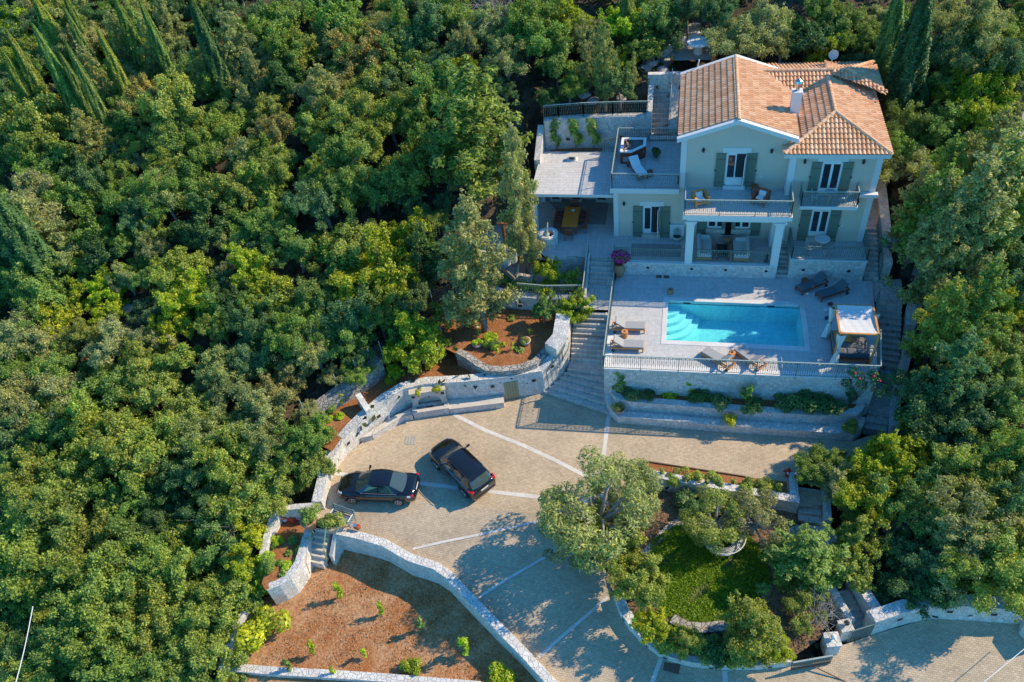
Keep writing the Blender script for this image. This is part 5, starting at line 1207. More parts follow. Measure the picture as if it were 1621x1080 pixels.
# ---- stone well fountain
wp = P(869,387,ZT); WE = thing('stone_well', 'round white stone well with a bronze spout figure beside the dining table', 'well', wp)
wr_ = [(wp.x+.62*math.cos(2*math.pi*k/24), wp.y+.62*math.sin(2*math.pi*k/24)) for k in range(24)]
MB().wall(wr_, .22, ZT+.85, ZT, closed=True).build('masonry', STONE, WE)
MB().wall([(wp.x+.66*math.cos(2*math.pi*k/24), wp.y+.66*math.sin(2*math.pi*k/24)) for k in range(24)], .27, ZT+.92, ZT+.851, closed=True).build('rim', TRIM, WE)
MB().lathe([(.45,0),(.45,.01)], (wp.x,wp.y,ZT+.62), 20).build('water', GLASS, WE)
MB().obox((wp.x-.1,wp.y-.45,ZT+.95),(.5,.3,.06)).build('shelf', CUT, WE)
m_ = MB(); m_.lathe([(.16,0),(.2,.05),(.08,.15),(.1,.3),(.04,.4)], (wp.x-.05,wp.y-.2,ZT+.98), 10); m_.tube([(wp.x-.05,wp.y-.15,ZT+1.3),(wp.x,wp.y-.02,ZT+1.55),(wp.x+.02,wp.y+.1,ZT+1.75)], [.06,.05,.04], 8); m_.build('spout_figure', plain('verdigris_bronze',(.42,.46,.36),.6,.2,8), WE)
# ---- porch sofas
def sofa(name, x, y, L, W, mats, label, back_left):
    r = thing(name, label, 'sofa', (x,y,ZT), 0, 'pale sofas in the porch'); z = ZT
    m_ = MB(); m_.box(x-W/2,y-L/2,z+.12,x+W/2,y+L/2,z+.26)
    for a in (-W/2+.04,W/2-.04):
        for b_ in (-L/2+.04,L/2-.04): m_.box(x+a-.03,y+b_-.03,z,x+a+.03,y+b_+.03,z+.12)
    m_.build('base', TEAK, r)
    MB().rbox((x,y,z+.36),(W-.06,L-.08,.2),.06).build('seat_cushion', FABG, r)
    bx = x-W/2+.1 if back_left else x+W/2-.1
    MB().rbox((bx,y,z+.6),(.2,L-.08,.4),.07).build('back_cushion', FABG, r)
    MB().rbox((x,y+L/2-.16,z+.56),(W-.3,.2,.3),.07).build('arm_cushion', FABG, r)
    m_ = MB()
    for k in range(4): m_.rbox((x-W/2+.16+.19*k,y-L/2+.12,z+.48),(.15,.1,.12),.03)
    m_.build('bolster', WHITEC, r); return r
sofa('sofa', 1.95, 41.35, 1.95, .95, None, 'pale cushioned daybed sofa against the left column of the porch', True)
sofa('sofa', 4.2, 41.25, 1.8, 1.0, None, 'pale cushioned sofa at the right of the porch, its back to the right', False)
t_ = thing('coffee_table', 'glass topped coffee table with two wooden side bars between the porch sofas', 'coffee table', (3.05,41.1,ZT))
for x in (2.7,3.42): MB().box(x-.05,40.55,ZT,x+.05,41.75,ZT+.42).build('side_bar', TEAKD, t_)
MB().box(2.751,40.6,ZT+.34,3.369,41.7,ZT+.365).build('glass_top', GLASS, t_)
tag(MB().lathe([(.2,0),(.27,.08),(.28,.22),(.22,.34),(.05,.37)], (3.38,42.35,ZT), 16).build('pouffe', TERRA), 'round brown woven pouffe between the two porch windows', 'pouffe')
# ---- bistro set on the right terrace
bp = P(1299,393,ZR); BT = thing('bistro_table', 'small round pale bistro table on the right hand terrace', 'table', bp)
MB().lathe([(.24,0),(.22,.03),(.05,.08),(.05,.68),(.12,.71)], bp, 12).build('pedestal', plain('stone_pedestal',(.45,.40,.32),.8,.15,6), BT)
MB().lathe([(.42,0),(.45,.015),(.45,.035),(.42,.05)], (bp.x,bp.y,bp.z+.71), 24).build('tabletop', TRIM, BT)
def metal_chair(label, loc, rz, grp='pale metal garden chairs'):
    r = thing('garden_chair', label, 'chair', (0,0,0), 0, grp); M_ = plain('pale_metal_chair',(.42,.47,.48),.5,.1,6) if 'pale_metal_chair' not in bpy.data.materials else bpy.data.materials['pale_metal_chair']
    MB().lathe([(.19,0),(.21,.01),(.21,.03),(.19,.04)], (0,0,.43), 16).build('seat', M_, r)
    for a in range(4):
        an = RAD(45+90*a); MB().tube([(.16*math.cos(an),.16*math.sin(an),.43),(.23*math.cos(an),.23*math.sin(an),0)], .014, 6).build('leg', M_, r)
    m_ = MB(); m_.tube([(-.19,.14,.44),(-.2,.22,.75),(-.1,.25,.92),(.1,.25,.92),(.2,.22,.75),(.19,.14,.44)], .016, 6)
    for x in (-.08,0,.08): m_.tube([(x,.2,.45),(x,.25,.92)], .01, 5)
    m_.build('backrest', M_, r); r.location = loc; r.rotation_euler = (0,0,rz); return r
mc = metal_chair('pale metal chair on the left of the bistro table', P(1280,401,ZR), RAD(60))
dup(mc, P(1316,404,ZR), RAD(-75), 'pale metal chair on the right of the bistro table')
bq = P(1311,320,ZB); t_ = thing('balcony_table', 'small round table with a stone foot on the little right balcony', 'table', bq)
MB().lathe([(.16,0),(.1,.1),(.09,.6),(.14,.68)], bq, 10).build('pedestal', plain('stone_pedestal_b',(.45,.38,.28),.8,.15,6), t_)
MB().lathe([(.32,0),(.34,.02),(.32,.04)], (bq.x,bq.y,bq.z+.68), 18).build('tabletop', IRONP, t_)
dup(mc, P(1288,321,ZB), RAD(80), 'metal chair standing on the little right balcony')
dup(mc, P(1333,322,ZB), RAD(-80), 'dappled metal chair at the right end of the little balcony')
# ---- pots
def pot(pt, z, label, prof, mat=TERRA, n=20, name='flower_pot', cat='flower pot', earth=True):
    p = P(*pt, z); t_ = thing(name, label, cat, p); MB().lathe(prof, p, n).build('pot', mat, t_, smooth=True)
    r_, h_ = prof[-1][0], prof[-1][1]
    if earth: MB().lathe([(r_*.82,0),(r_*.82,.01)], (p.x,p.y,p.z+h_+.003), 14).build('earth', SOIL, t_)
    return t_
JAR = pot((980,437), ZD, 'big terracotta jar at the corner of the deck and terrace wall', [(.16,0),(.26,.12),(.37,.4),(.39,.6),(.33,.82),(.25,.9),(.27,.96)], name='clay_jar', cat='clay jar')
PT1 = pot((493,834), .0, 'wide white and terracotta pot with a green shrub on the left of the field steps', [(.26,0),(.3,.1),(.4,.45),(.46,.62),(.47,.7)])
PT2 = pot((528,838), .1, 'pale sandy pot with a round green plant at the end of the long field wall', [(.28,0),(.32,.08),(.42,.4),(.48,.52),(.48,.6)], plain('sandy_pot',(.52,.42,.28),.9,.15,5))
RB = [pot(a, z, l, [(.2,0),(.28,.08),(.34,.22),(.36,.3)], plain('mossy_stone_pot',(.40,.36,.31),.9,.25,5) if i == 0 else bpy.data.materials['mossy_stone_pot'], name='stone_planter', cat='planter')
      for i, (a, z, l) in enumerate((((981,652),.62,'stone bowl planter at the left end of the lower planter wall ledge'),((1153,669),.62,'oval stone planter half way along the lower planter wall ledge'),((1343,681),.62,'yellow green potted plant at the right end of the lower planter wall ledge'),
                                     ((756,548),2.15,'mossy stone pot with a small plant on the left in the red earth bed'),((832,544),2.15,'pale broken stone pot in the red earth bed on the right')))]
FP = [pot(a, 1.82, l, [(.09,0),(.13,.1),(.14,.2)]) for a, l in (((663,627),'small pot with a yellow green plant on the left of the fountain ledge'),((692,622),'small pot with a yellow green plant on the right of the fountain ledge'))]
TP = [pot((1038,248), ZB, 'dark pot with a dark green plant beside the hot tub', [(.14,0),(.2,.15),(.22,.32)], CHAR)]
# ---- park bench in the court
c_ = P(545,824,0); pb = thing('park_bench', 'blue grey slatted bench with pale arms at the end of the long field wall', 'bench', c_, 0)
rzb = RAD(-14); T = lambda u, v, z: (c_.x+u*math.cos(rzb)-v*math.sin(rzb), c_.y+u*math.sin(rzb)+v*math.cos(rzb), z)
SL_ = plain('blue_grey_slat',(.20,.28,.30),.6,.15,6)
m_ = MB()
for k in range(4): m_.obox(T(0,-.28+.13*k,.44),(1.45,.09,.03),rzb)
m_.build('seat', SL_, pb)
m_ = MB()
for k in range(3): m_.obox(T(0,.22+.04*k,.56+.14*k),(1.45,.03,.09),rzb,RAD(-15))
m_.build('backrest', SL_, pb)
for u in (-.62,.62):
    m_ = MB(); m_.bar(T(u,-.3,0),T(u,-.3,.62),.05); m_.bar(T(u,.22,0),T(u,.33,.92),.05); m_.bar(T(u,-.32,.63),T(u,.28,.63),.06,.04); m_.bar(T(u,-.3,.41),T(u,.24,.41),.05); m_.build('leg_frame', SL_, pb); MB().bar(T(u,-.32,.665),T(u,.2,.665),.05,.02).build('arm', WHITE, pb)
c_ = P(566,836,0); tb = thing('crate', 'small brown crate with a blue lid corner beside the bench', 'crate', c_); MB().obox((c_.x,c_.y,.13),(.34,.22,.26),RAD(-14)).build('box', TEAKD, tb); MB().obox((c_.x-.12,c_.y,.27),(.12,.2,.03),RAD(-14)).build('lid', plain('blue_plastic',(.05,.22,.6),.4,.05,4), tb)
# red cans behind the short wall
RED = plain('red_plastic',(.62,.06,.03),.4,.1,5)
c_ = P(463,824,-.62); cn = thing('fuel_can', 'red plastic can lying on the earth behind the short wall', 'plastic can', c_); MB().rbox((c_.x,c_.y,c_.z+.16),(.55,.34,.32),.08,RAD(-20)).build('can_body', RED, cn); MB().tube([(c_.x-.2,c_.y+.05,c_.z+.34),(c_.x-.05,c_.y,c_.z+.42),(c_.x+.12,c_.y-.04,c_.z+.34)],.025,6).build('handle', RED, cn)
c_ = P(452,823,-.62); cn = thing('paint_bucket', 'orange and white bucket next to the red can', 'bucket', c_); MB().lathe([(.15,0),(.17,.02),(.19,.38)], c_, 14).build('bucket', WHITE, cn); MB().lathe([(.205,0),(.205,.16),(.1,.18)], (c_.x,c_.y,c_.z+.3), 14).build('lid', plain('orange_red_lid',(.60,.16,.05),.5,.1,5), cn)
# red hydrant like tap by the garden steps
c_ = P(1246,752,0); hy = thing('hydrant', 'small red standpipe hydrant at the corner of the garden steps wall', 'hydrant', c_)
MB().lathe([(.14,0),(.14,.04),(.09,.06),(.09,.42),(.13,.44),(.12,.52),(.05,.6)], c_, 14).build('barrel', RED, hy)
MB().tube([(c_.x-.24,c_.y,c_.z+.33),(c_.x+.24,c_.y,c_.z+.33)], .06, 8).build('outlet', RED, hy)
MB().tube([(c_.x,c_.y,c_.z+.33),(c_.x,c_.y-.2,c_.z+.33)], .065, 8).build('outlet', WHITE, hy)
# white water tank, posts and barrow in the yard
c_ = P(801,417,ZT-.3); tk = thing('water_tank', 'white cylindrical water tank in the rubble yard', 'tank', c_)
MB().lathe([(.38,0),(.4,.05),(.4,.95),(.36,1.02)], c_, 20).build('tank_body', plain('tank_white',(.66,.68,.66),.5,.08,3), tk); MB().lathe([(.08,0),(.08,.06)], (c_.x,c_.y,c_.z+1.02), 10).build('tank_cap', DARK, tk)
c_ = P(813,414,ZT-.3); tk = thing('water_tank', 'smaller pale drum beside the water tank in the rubble yard', 'drum', c_); MB().lathe([(.27,0),(.28,.03),(.28,.75),(.25,.8)], c_, 16).build('drum', plain('pale_drum',(.55,.55,.52),.6,.1,3), tk); MB().lathe([(.2,0),(.2,.02)], (c_.x,c_.y,c_.z+.8), 12).build('drum_lid', IRONP, tk)
c_ = P(802,403,ZT); up = thing('utility_pole', 'short brown timber pole standing in the rubble yard', 'pole', c_); MB().tube([c_, c_+V(0,0,2.6)], [.12,.1], 10).build('pole', TEAKD, up); MB().bar(c_+V(-.4,.1,2.45), c_+V(.3,-.1,2.6), .09).build('crossarm', TEAKD, up)
for a, b_, l in (((793,421),(815,441),'leaning yellow brown timber prop in the rubble yard'),((818,440),(821,418),'upright pale timber post at the edge of the rubble yard'),((886,424),(889,412),'short timber post beside the lemon bush')):
    p = P(*a, ZT-.15); q = P(*b_, ZT+.4); tag(MB().tube([p,q],[.07,.06],8).build('timber_post', plain('weathered_timber',(.36,.29,.17),.8,.2,6) if 'weathered_timber' not in bpy.data.materials else bpy.data.materials['weathered_timber']), l, 'post')
tag(MB().tube([P(886,414,3.2),P(893,408,3.9),P(903,406,4.5),P(916,407,4.6),P(926,409,4.4),P(930,416,3.5)], .018, 6).build('metal_hoop', IRON), 'thin arched metal hoop over the lemon bush by the stairs', 'plant hoop')
# bottles/bag by the daybed
for a, l, col_ in (((1308,493),'small white and navy bag on the deck by the left curtain of the daybed',(.60,.62,.66)),((1314,483),'dark red shoe bag on the deck behind the daybed curtain',(.22,.05,.05)),((1309,505),'crumpled navy towel on the deck left of the daybed',(.04,.07,.14))):
    p = P(*a, ZD); tag(MB().rbox((p.x,p.y,p.z+.1),(.28,.2,.2),.07,.4).build('bag', plain('cloth',col_,.9,.1,6)), l, 'bag')
tag(MB().rbox(P(1404,592,1.4)+V(0,0,.1),(.35,.3,.2),.06,.3).build('bag', plain('blue_cloth',(.05,.18,.6),.8,.1,6)), 'blue bag on the dappled top of the path wall', 'bag')
# lanterns
for a, z, l in (((1075,290),ZB,'black metal lantern at the corner of the upper terrace'),((1213,414),ZT+.07,'dark tall lantern by the right column of the porch')):
    p = P(*a, z); t_ = thing('lantern', l, 'lantern', p); MB().obox(p+V(0,0,.03),(.22,.22,.06)).build('foot', DARK, t_); MB().obox(p+V(0,0,.24),(.17,.17,.35)).build('glass_body', GLASS, t_); MB().lathe([(.16,0),(.03,.14),(.02,.2)], p+V(0,0,.415), 4).build('roof', DARK, t_)
# wire fences of the forest edge
WIRE = plain('galvanised_wire',(.40,.42,.42),.4,.1,6,metal=.6)
def wirefence(pts, h, label):
    r = thing('wire_fence', label, 'fence', pts[0]); m_ = MB()
    for a, c2 in zip(pts, pts[1:]):
        a, c2 = Vector(a), Vector(c2); L = (c2-a).length; k = int(L/.16)
        for i in range(k+1):
            p = a+(c2-a)*(i/k); m_.bar(p, p+V(0,0,h), .008)
        for j in range(int(h/.2)+1): m_.bar(a+V(0,0,.2*j), c2+V(0,0,.2*j), .008)
    m_.build('mesh_panel', WIRE, r)
    for p in pts: MB().tube([Vector(p)-V(0,0,.3), Vector(p)+V(0,0,h+.15)], .03, 6).build('post', IRONP, r)
    return r
g_ = lambda px, py, z0: (lambda p: (p.x, p.y, ground(p.x, p.y)))(P(px, py, z0))
wirefence([g_(688,492,2.8), g_(722,460,3.8), g_(742,440,4.4)], 1.5, 'wire mesh fence panel between the forest and the red earth bed')
wirefence([P(568,596,2.4), P(590,578,2.5), P(607,566,2.6)], 1.3, 'wire mesh fence on the end of the rough grey rubble wall')
for a, l in (((536,616),'thin bare metal fence post at the middle of the rough rubble wall'),((483,655),'thin bare metal fence post at the low end of the rough rubble wall')):
    p = P(*a, 2.0); tag(MB().tube([p-V(0,0,.6), p+V(.02,0,1.3)], .03, 6).build('fence_post', IRONP), l, 'post')
# cane fence on the right
c0, c1 = g_(1570,418,6.0), g_(1617,520,4.0); c0, c1 = Vector(c0), Vector(c1); cf = thing('cane_fence', 'tall green yellow cane fence running down the slope on the right', 'fence', c1)
m_ = MB(); k = 60
for i in range(k+1):
    p = c0+(c1-c0)*(i/k); h_ = 1.7+.12*math.sin(i*2.3); m_.tube([p-V(0,0,.3), p+V(.02*math.sin(i),0,h_)], .03, 5)
m_.build('cane_panel', plain('green_cane',(.20,.22,.10),.7,.3,6), cf)
for z in (.3,1.0,1.6): MB().tube([c0+V(0,-.05,z), c1+V(0,-.05,z)], .035, 6).build('rail', plain('yellow_cane',(.50,.43,.20),.6,.2,6) if 'yellow_cane' not in bpy.data.materials else bpy.data.materials['yellow_cane'], cf)
for a, b_, l in ((P(1700,962,1.6),P(1520,1110,.9),'thin white overhead cable crossing the bottom right corner'),(P(10,1130,4),P(52,960,5.5),'thin pale overhead cable at the bottom left corner')):
    d_ = b_-a; pts = [a+d_*(i/12)+V(0,0,-.15*math.sin(math.pi*i/12)) for i in range(13)]; tag(MB().tube(pts, .018, 5).build('cable', WHITE), l, 'cable')
# semicircular metal tree bench on the lawn
bc = P(1143,866,GZ); tb = thing('tree_bench', 'semicircular white metal bench on the lawn under the olive tree', 'bench', bc)
WM_ = plain('worn_white_metal',(.60,.62,.58),.5,.2,8)
m_ = MB()
for r_ in (.55,.63,.71,.79,.87,.95): m_.tube([(bc.x+r_*math.cos(a), bc.y+.2+r_*math.sin(a), GZ+.45) for a in np.linspace(RAD(165),RAD(375),30)], .028, 5)
m_.build('seat', WM_, tb)
for k, a in enumerate(np.linspace(RAD(170),RAD(370),6)): MB().tube([(bc.x+.9*math.cos(a),bc.y+.2+.9*math.sin(a),GZ),(bc.x+.92*math.cos(a),bc.y+.2+.92*math.sin(a),GZ+.45)], .025, 6).build('leg', WM_, tb)
m_ = MB(); m_.tube([(bc.x+1.12*math.cos(a), bc.y+.2+1.12*math.sin(a), GZ+.85) for a in np.linspace(RAD(165),RAD(375),30)], .03, 6)
for a in np.linspace(RAD(165),RAD(375),24): m_.tube([(bc.x+.98*math.cos(a),bc.y+.2+.98*math.sin(a),GZ+.45),(bc.x+1.12*math.cos(a),bc.y+.2+1.12*math.sin(a),GZ+.85)], .012, 4)
m_.build('backrest', WM_, tb)
# ================================================================== CARS
PAINT = gloss('dark_blue_black_paint', (.012,.013,.018), .12, .3, 1.0)
PAINT2 = gloss('black_paint', (.011,.011,.012), .14, .2, 1.0)
CARGL = gloss('car_glass', (.05,.075,.07), .03, 0, 0, 1.)
TYRE = plain('tyre_rubber', (.02,.02,.02), .8, .15, 8)
ALLOY = gloss('alloy', (.60,.61,.63), .25, .9)
BLACKP = plain('black_plastic', (.02,.02,.022), .5, .1, 8)
TAIL = gloss('red_tail_lamp', (.55,.01,.015), .1, 0, .5)
HEADL = gloss('clear_headlamp', (.62,.64,.66), .08, .2, .5)
CHROME = gloss('chrome', (.7,.7,.72), .12, 1.)
m, t, bs = newmat('licence_plate'); bs.inputs['Base Color'].default_value = (.8,.8,.8,1); PLATE = m
def interp(tab, x):
    for (a, va), (b_, vb) in zip(tab, tab[1:]):
        if a <= x <= b_:
            f = (x-a)/(b_-a); f = f*f*(3-2*f) if False else f
            return [p+(q-p)*f for p, q in zip(va, vb)]
    return tab[0][1] if x < tab[0][0] else tab[-1][1]
def make_car(name, label, sp, paint):
    """local +x = front. sp['deck']: x -> (half width, deck height, under height)"""
    r = thing(name, label, 'car', (0,0,0), 0)
    X = sp['x']; n = 13; vs = []; fs = []
    for x in X:
        hw, zd_, zu = interp(sp['deck'], x)
        half = [(0,zd_),(.45*hw,zd_-.006),(.72*hw,zd_-.03),(.87*hw,zd_-.075),(.955*hw,zd_-.15),(.995*hw,zd_-.28 if zd_-.28 > zu+.25 else (zd_+zu)/2),(.99*hw,zu+.18),(.93*hw,zu+.02),(.7*hw,zu)]
        sec = [(-y,z) for y,z in half[::-1]]+half[1:]; n = len(sec)
        vs += [(x,y,z) for y,z in sec]
    for i in range(len(X)-1):
        for k in range(n-1): fs.append((i*n+k,(i+1)*n+k,(i+1)*n+k+1,i*n+k+1))
        fs.append((i*n+n-1,(i+1)*n+n-1,(i+1)*n,i*n))
    fs += [tuple(range(n)), tuple(range((len(X)-1)*n, len(X)*n))[::-1]]
    body = MB().add(vs, fs).build('body', paint, r, smooth=True)
    # cabin: lower ring (belt) and roof
    bx0, bx1, rx0, rx1 = sp['belt'][0], sp['belt'][1], sp['roof'][0], sp['roof'][1]; wb, wr, zb2, zr = sp['wb'], sp['wr'], sp['zb'], sp['zr']
    def cab(x, v_, grow=0.):      # side surface point: v_ 0 belt .. 1 roof edge
        return None
    m_ = MB(); nx = 10; rings = []
    for j in range(nx+1):
        u = j/nx; xr = rx0+(rx1-rx0)*u; crown = zr+.05*(1-(2*u-1)**2)
        w_ = wr*(1-.10*abs(2*u-1)**2.5)
        rings.append([(xr,-w_,crown-.045),(xr,-.85*w_,crown-.01),(xr,-.5*w_,crown+.012),(xr,0,crown+.018),(xr,.5*w_,crown+.012),(xr,.85*w_,crown-.01),(xr,w_,crown-.045)])
    vs = [p for rg_ in rings for p in rg_]; fs = [(i*7+k,(i+1)*7+k,(i+1)*7+k+1,i*7+k+1) for i in range(nx) for k in range(6)]
    MB().add(vs, fs).build('roof', paint, r, smooth=True)
    front = rings[-1] if rx1 > rx0 else rings[0]; rear = rings[0]
    # windscreen and rear window as curved strips
    def screen(top, xb, zb_, wbt, nm, bow):
        base = [(xb+bow*(1-(y/wr)**2), y/wr*wbt, zb_) for _,y,_ in top]
        seg = 5; vs = []
        for j in range(seg+1):
            f = j/seg
            for a, b_ in zip(base, top): vs.append(tuple(p+(q-p)*f for p, q in zip(a, b_)))
        fs = [(j*7+k,j*7+k+1,(j+1)*7+k+1,(j+1)*7+k) for j in range(seg) for k in range(6)]
        MB().add(vs, fs).build(nm, CARGL, r, smooth=True); return base
    fb = screen(front, bx1, zb2-.01, wb-.03, 'windscreen', .16)
    rb = screen(rear, bx0, sp.get('zrb', zb2), wb-.06, 'rear_window', -.14)
    # sides: body coloured panel with dark panes standing 4 mm proud
    for s in (-1, 1):
        e = 0 if s < 0 else 6
        belt = [(bx0+(bx1-bx0)*k/10, s*(wb-(.05 if k in (0,10) else 0)), sp.get('zrb', zb2)*(1-k/10)+zb2*k/10 if k < 4 else zb2) for k in range(11)]
        belt[0] = rb[e]; belt[-1] = fb[e]
        top = [rings[k][e] for k in range(nx+1)]
        vs = belt+top; fs = [((k,k+1,12+k,11+k) if s < 0 else (k,11+k,12+k,k+1)) for k in range(10)]
        MB().add(vs, fs).build('cabin_side', paint, r, smooth=True)
        for a0, a1 in sp['panes']:
            pts = []
            for f, v_ in ((a0,.12),(a1,.12),(a1-(.05 if a1 > .9 else 0),.86),(a0+(.06 if a0 < .1 else 0),.86)):
                k = min(9, int(f*10)); g = f*10-k
                bl = [belt[k][i]+(belt[k+1][i]-belt[k][i])*g for i in range(3)]; tp_ = [top[k][i]+(top[k+1][i]-top[k][i])*g for i in range(3)]
                pts.append((bl[0]+(tp_[0]-bl[0])*v_, bl[1]+(tp_[1]-bl[1])*v_+s*.012, bl[2]+(tp_[2]-bl[2])*v_+.004))
            MB().add(pts, [(0,1,2,3)] if s < 0 else [(3,2,1,0)]).build('side_window', CARGL, r)
        # waist trim, mirror
        MB().tube([(belt[1][0],s*(wb+.012),zb2+.005),(belt[5][0],s*(wb+.02),zb2+.01),(belt[9][0],s*(wb+.012),zb2+.005)], .012, 5).build('window_trim', CHROME, r)
        mr = MB(); mr.rbox((bx1-.42,s*(sp['hw']+.13),zb2+.06),(.13,.22,.15),.05); mr.bar((bx1-.42,s*(wb),zb2+.03),(bx1-.42,s*(sp['hw']+.08),zb2+.05),.05); mr.build('wing_mirror', paint, r)
        if sp.get('rails'): MB().tube([(rx0+.1,s*wr*.93,zr+.02),(rx0+.25,s*wr*.95,zr+.075),(rx1-.3,s*wr*.95,zr+.075),(rx1-.12,s*wr*.93,zr+.02)], .018, 6).build('roof_rail', BLACKP, r)
        # lamps
        xf, xr_ = sp['x'][-1], sp['x'][0]
        MB().rbox((xf-.26,s*(sp['hw']-.32),sp['zl']-.03),(.34,.2,.1),.045,s*RAD(-32),0,RAD(14)).build('headlight', HEADL, r)
        MB().rbox((xr_+.15,s*(sp['hw']-.2),sp['zt']),(.2,.28,.14),.05,s*RAD(20)).build('tail_light', TAIL, r)
        MB().rbox((xr_+.30,s*(sp['hw']-.07),sp['zt']-.02),(.24,.1,.13),.04,s*RAD(8)).build('tail_light', sp['tl2'], r)
    for x in sp['axles']:
        for s in (-1, 1):
            y = s*(sp['hw']-.09); w_ = MB(); R_ = sp['rw']; nn = 24
            prof = [(R_*.62,-.1),(R_*.95,-.105),(R_,-.07),(R_,.07),(R_*.95,.105),(R_*.62,.1)]
            vs = [(x+a*math.cos(2*math.pi*k/nn), y+s*h_, R_+a*math.sin(2*math.pi*k/nn)) for a, h_ in prof for k in range(nn)]
            w_.add(vs, [(i*nn+k,i*nn+(k+1)%nn,(i+1)*nn+(k+1)%nn,(i+1)*nn+k) for i in range(5) for k in range(nn)])
            tw_ = w_.build('wheel', TYRE, r, smooth=True)
            m_ = MB(); m_.add([(x+R_*.63*math.cos(2*math.pi*k/nn), y+s*.07, R_+R_*.63*math.sin(2*math.pi*k/nn)) for k in range(nn)], [tuple(range(nn))]); m_.build('brake_disc', BLACKP, tw_)
            m_ = MB()
            for k in range(5):
                a = 2*math.pi*k/5+.3; m_.bar((x,y+s*.095,R_),(x+R_*.62*math.cos(a),y+s*.095,R_+R_*.62*math.sin(a)),.07,.05)
            m_.tube([(x+R_*.64*math.cos(2*math.pi*k/20),y+s*.1,R_+R_*.64*math.sin(2*math.pi*k/20)) for k in range(21)], .02, 5); m_.build('rim', ALLOY, tw_)
            # wheel arch
            m_ = MB(); m_.tube([(x+(R_+.07)*math.cos(a), s*(sp['hw']-.012), R_+(R_+.07)*math.sin(a)) for a in np.linspace(RAD(-10),RAD(190),16)], .03, 5); m_.build('wheel_arch', BLACKP if sp.get('rails') else paint, r)
    xr_, xf = sp['x'][0], sp['x'][-1]
    MB().rbox((xr_+.03,0,sp['zp']),(.1,sp['hw']*1.5,.16),.04).build('rear_bumper', BLACKP if sp.get('rails') else paint, r)
    MB().obox((xr_-.0,0,sp['zpl']),(.03,.5,.11),0,0,RAD(-8)).build('licence_plate', PLATE, r)
    MB().rbox((xf-.03,0,.5),(.1,1.1,.22),.04).build('grille', BLACKP, r)
    MB().bar((xf-.08,-.4,.68),(xf-.08,.4,.68),.03).build('grille_bar', CHROME, r)
    for y in (-.35,.3): MB().bar((bx1+.14,y,zb2+.0),(bx1+.05,y+.42,zb2+.035),.02,.015).build('wiper', BLACKP, r)
    # seats and dashboard seen through the glass are suggested by a dark floor
    if sp.get('spoiler'): MB().rbox((rx0-.1,0,zr-.0),(.32,wr*1.75,.05),.02,0,0,RAD(-6)).build('roof_spoiler', paint, r)
    return r
SED = dict(x=[-2.32,-2.26,-2.1,-1.8,-1.3,-.6,0,.6,1.1,1.5,1.85,2.1,2.24,2.31], hw=.88, axles=(1.36,-1.34), rw=.32, wb=.76, wr=.58, zb=.94, zrb=.99, zr=1.42, belt=(-1.62,1.02), roof=(-.98,.28), zl=.70, zt=.82, zp=.5, zpl=.74,
           panes=((.22,.50),(.53,.88)), tl2=HEADL,
           deck=[(-2.32,(.70,.86,.32)),(-2.26,(.77,.95,.28)),(-2.1,(.82,1.0,.24)),(-1.5,(.87,1.0,.2)),(0,(.885,.95,.18)),(1.0,(.88,.93,.18)),(1.5,(.87,.88,.2)),(1.95,(.82,.80,.22)),(2.2,(.72,.70,.24)),(2.31,(.58,.60,.28))])
p, q = P(663,768,0), P(539,771,0)
fw_, rw_ = P(558,792,.32), P(631,795,.32); d_ = (fw_-rw_); rz = math.atan2(d_.y, d_.x); mid = (fw_+rw_)/2; side = V(-math.sin(rz), math.cos(rz), 0)
c_ = mid - side*.84 if (mid-side*.84).y > mid.y else mid+side*.84
SEDAN = make_car('sedan', 'dark blue four door saloon parked near the curved white wall', SED, PAINT); SEDAN.location = (c_.x, c_.y, .0); SEDAN.rotation_euler = (0,0,rz)
SUVS = dict(x=[-2.22,-2.17,-2.05,-1.8,-1.3,-.6,0,.6,1.1,1.5,1.85,2.08,2.2,2.25], hw=.92, axles=(1.36,-1.33), rw=.35, wb=.80, wr=.62, zb=1.08, zrb=1.12, zr=1.66, belt=(-2.0,1.0), roof=(-1.62,.35), zl=.84, zt=1.0, zp=.52, zpl=.86, rails=True, spoiler=True,
           panes=((.05,.26),(.29,.56),(.59,.9)), tl2=TAIL,
           deck=[(-2.22,(.74,.98,.36)),(-2.17,(.80,1.10,.32)),(-2.05,(.86,1.13,.28)),(-1.5,(.91,1.12,.24)),(0,(.925,1.09,.22)),(1.0,(.92,1.07,.22)),(1.5,(.91,1.03,.24)),(1.95,(.84,.96,.26)),(2.15,(.74,.86,.28)),(2.25,(.60,.74,.32))])
w1_, w2_ = P(690,735.5,.35), P(735.5,781,.35); d_ = (w1_-w2_); rz = math.atan2(d_.y, d_.x); mid = (w1_+w2_)/2; sd_ = V(math.sin(rz), -math.cos(rz), 0)
c_ = mid + sd_*.86
SUV = make_car('suv', 'black compact SUV with red tail lamps parked at an angle in the court', SUVS, PAINT2); SUV.location = (c_.x, c_.y, 0); SUV.rotation_euler = (0,0,rz)
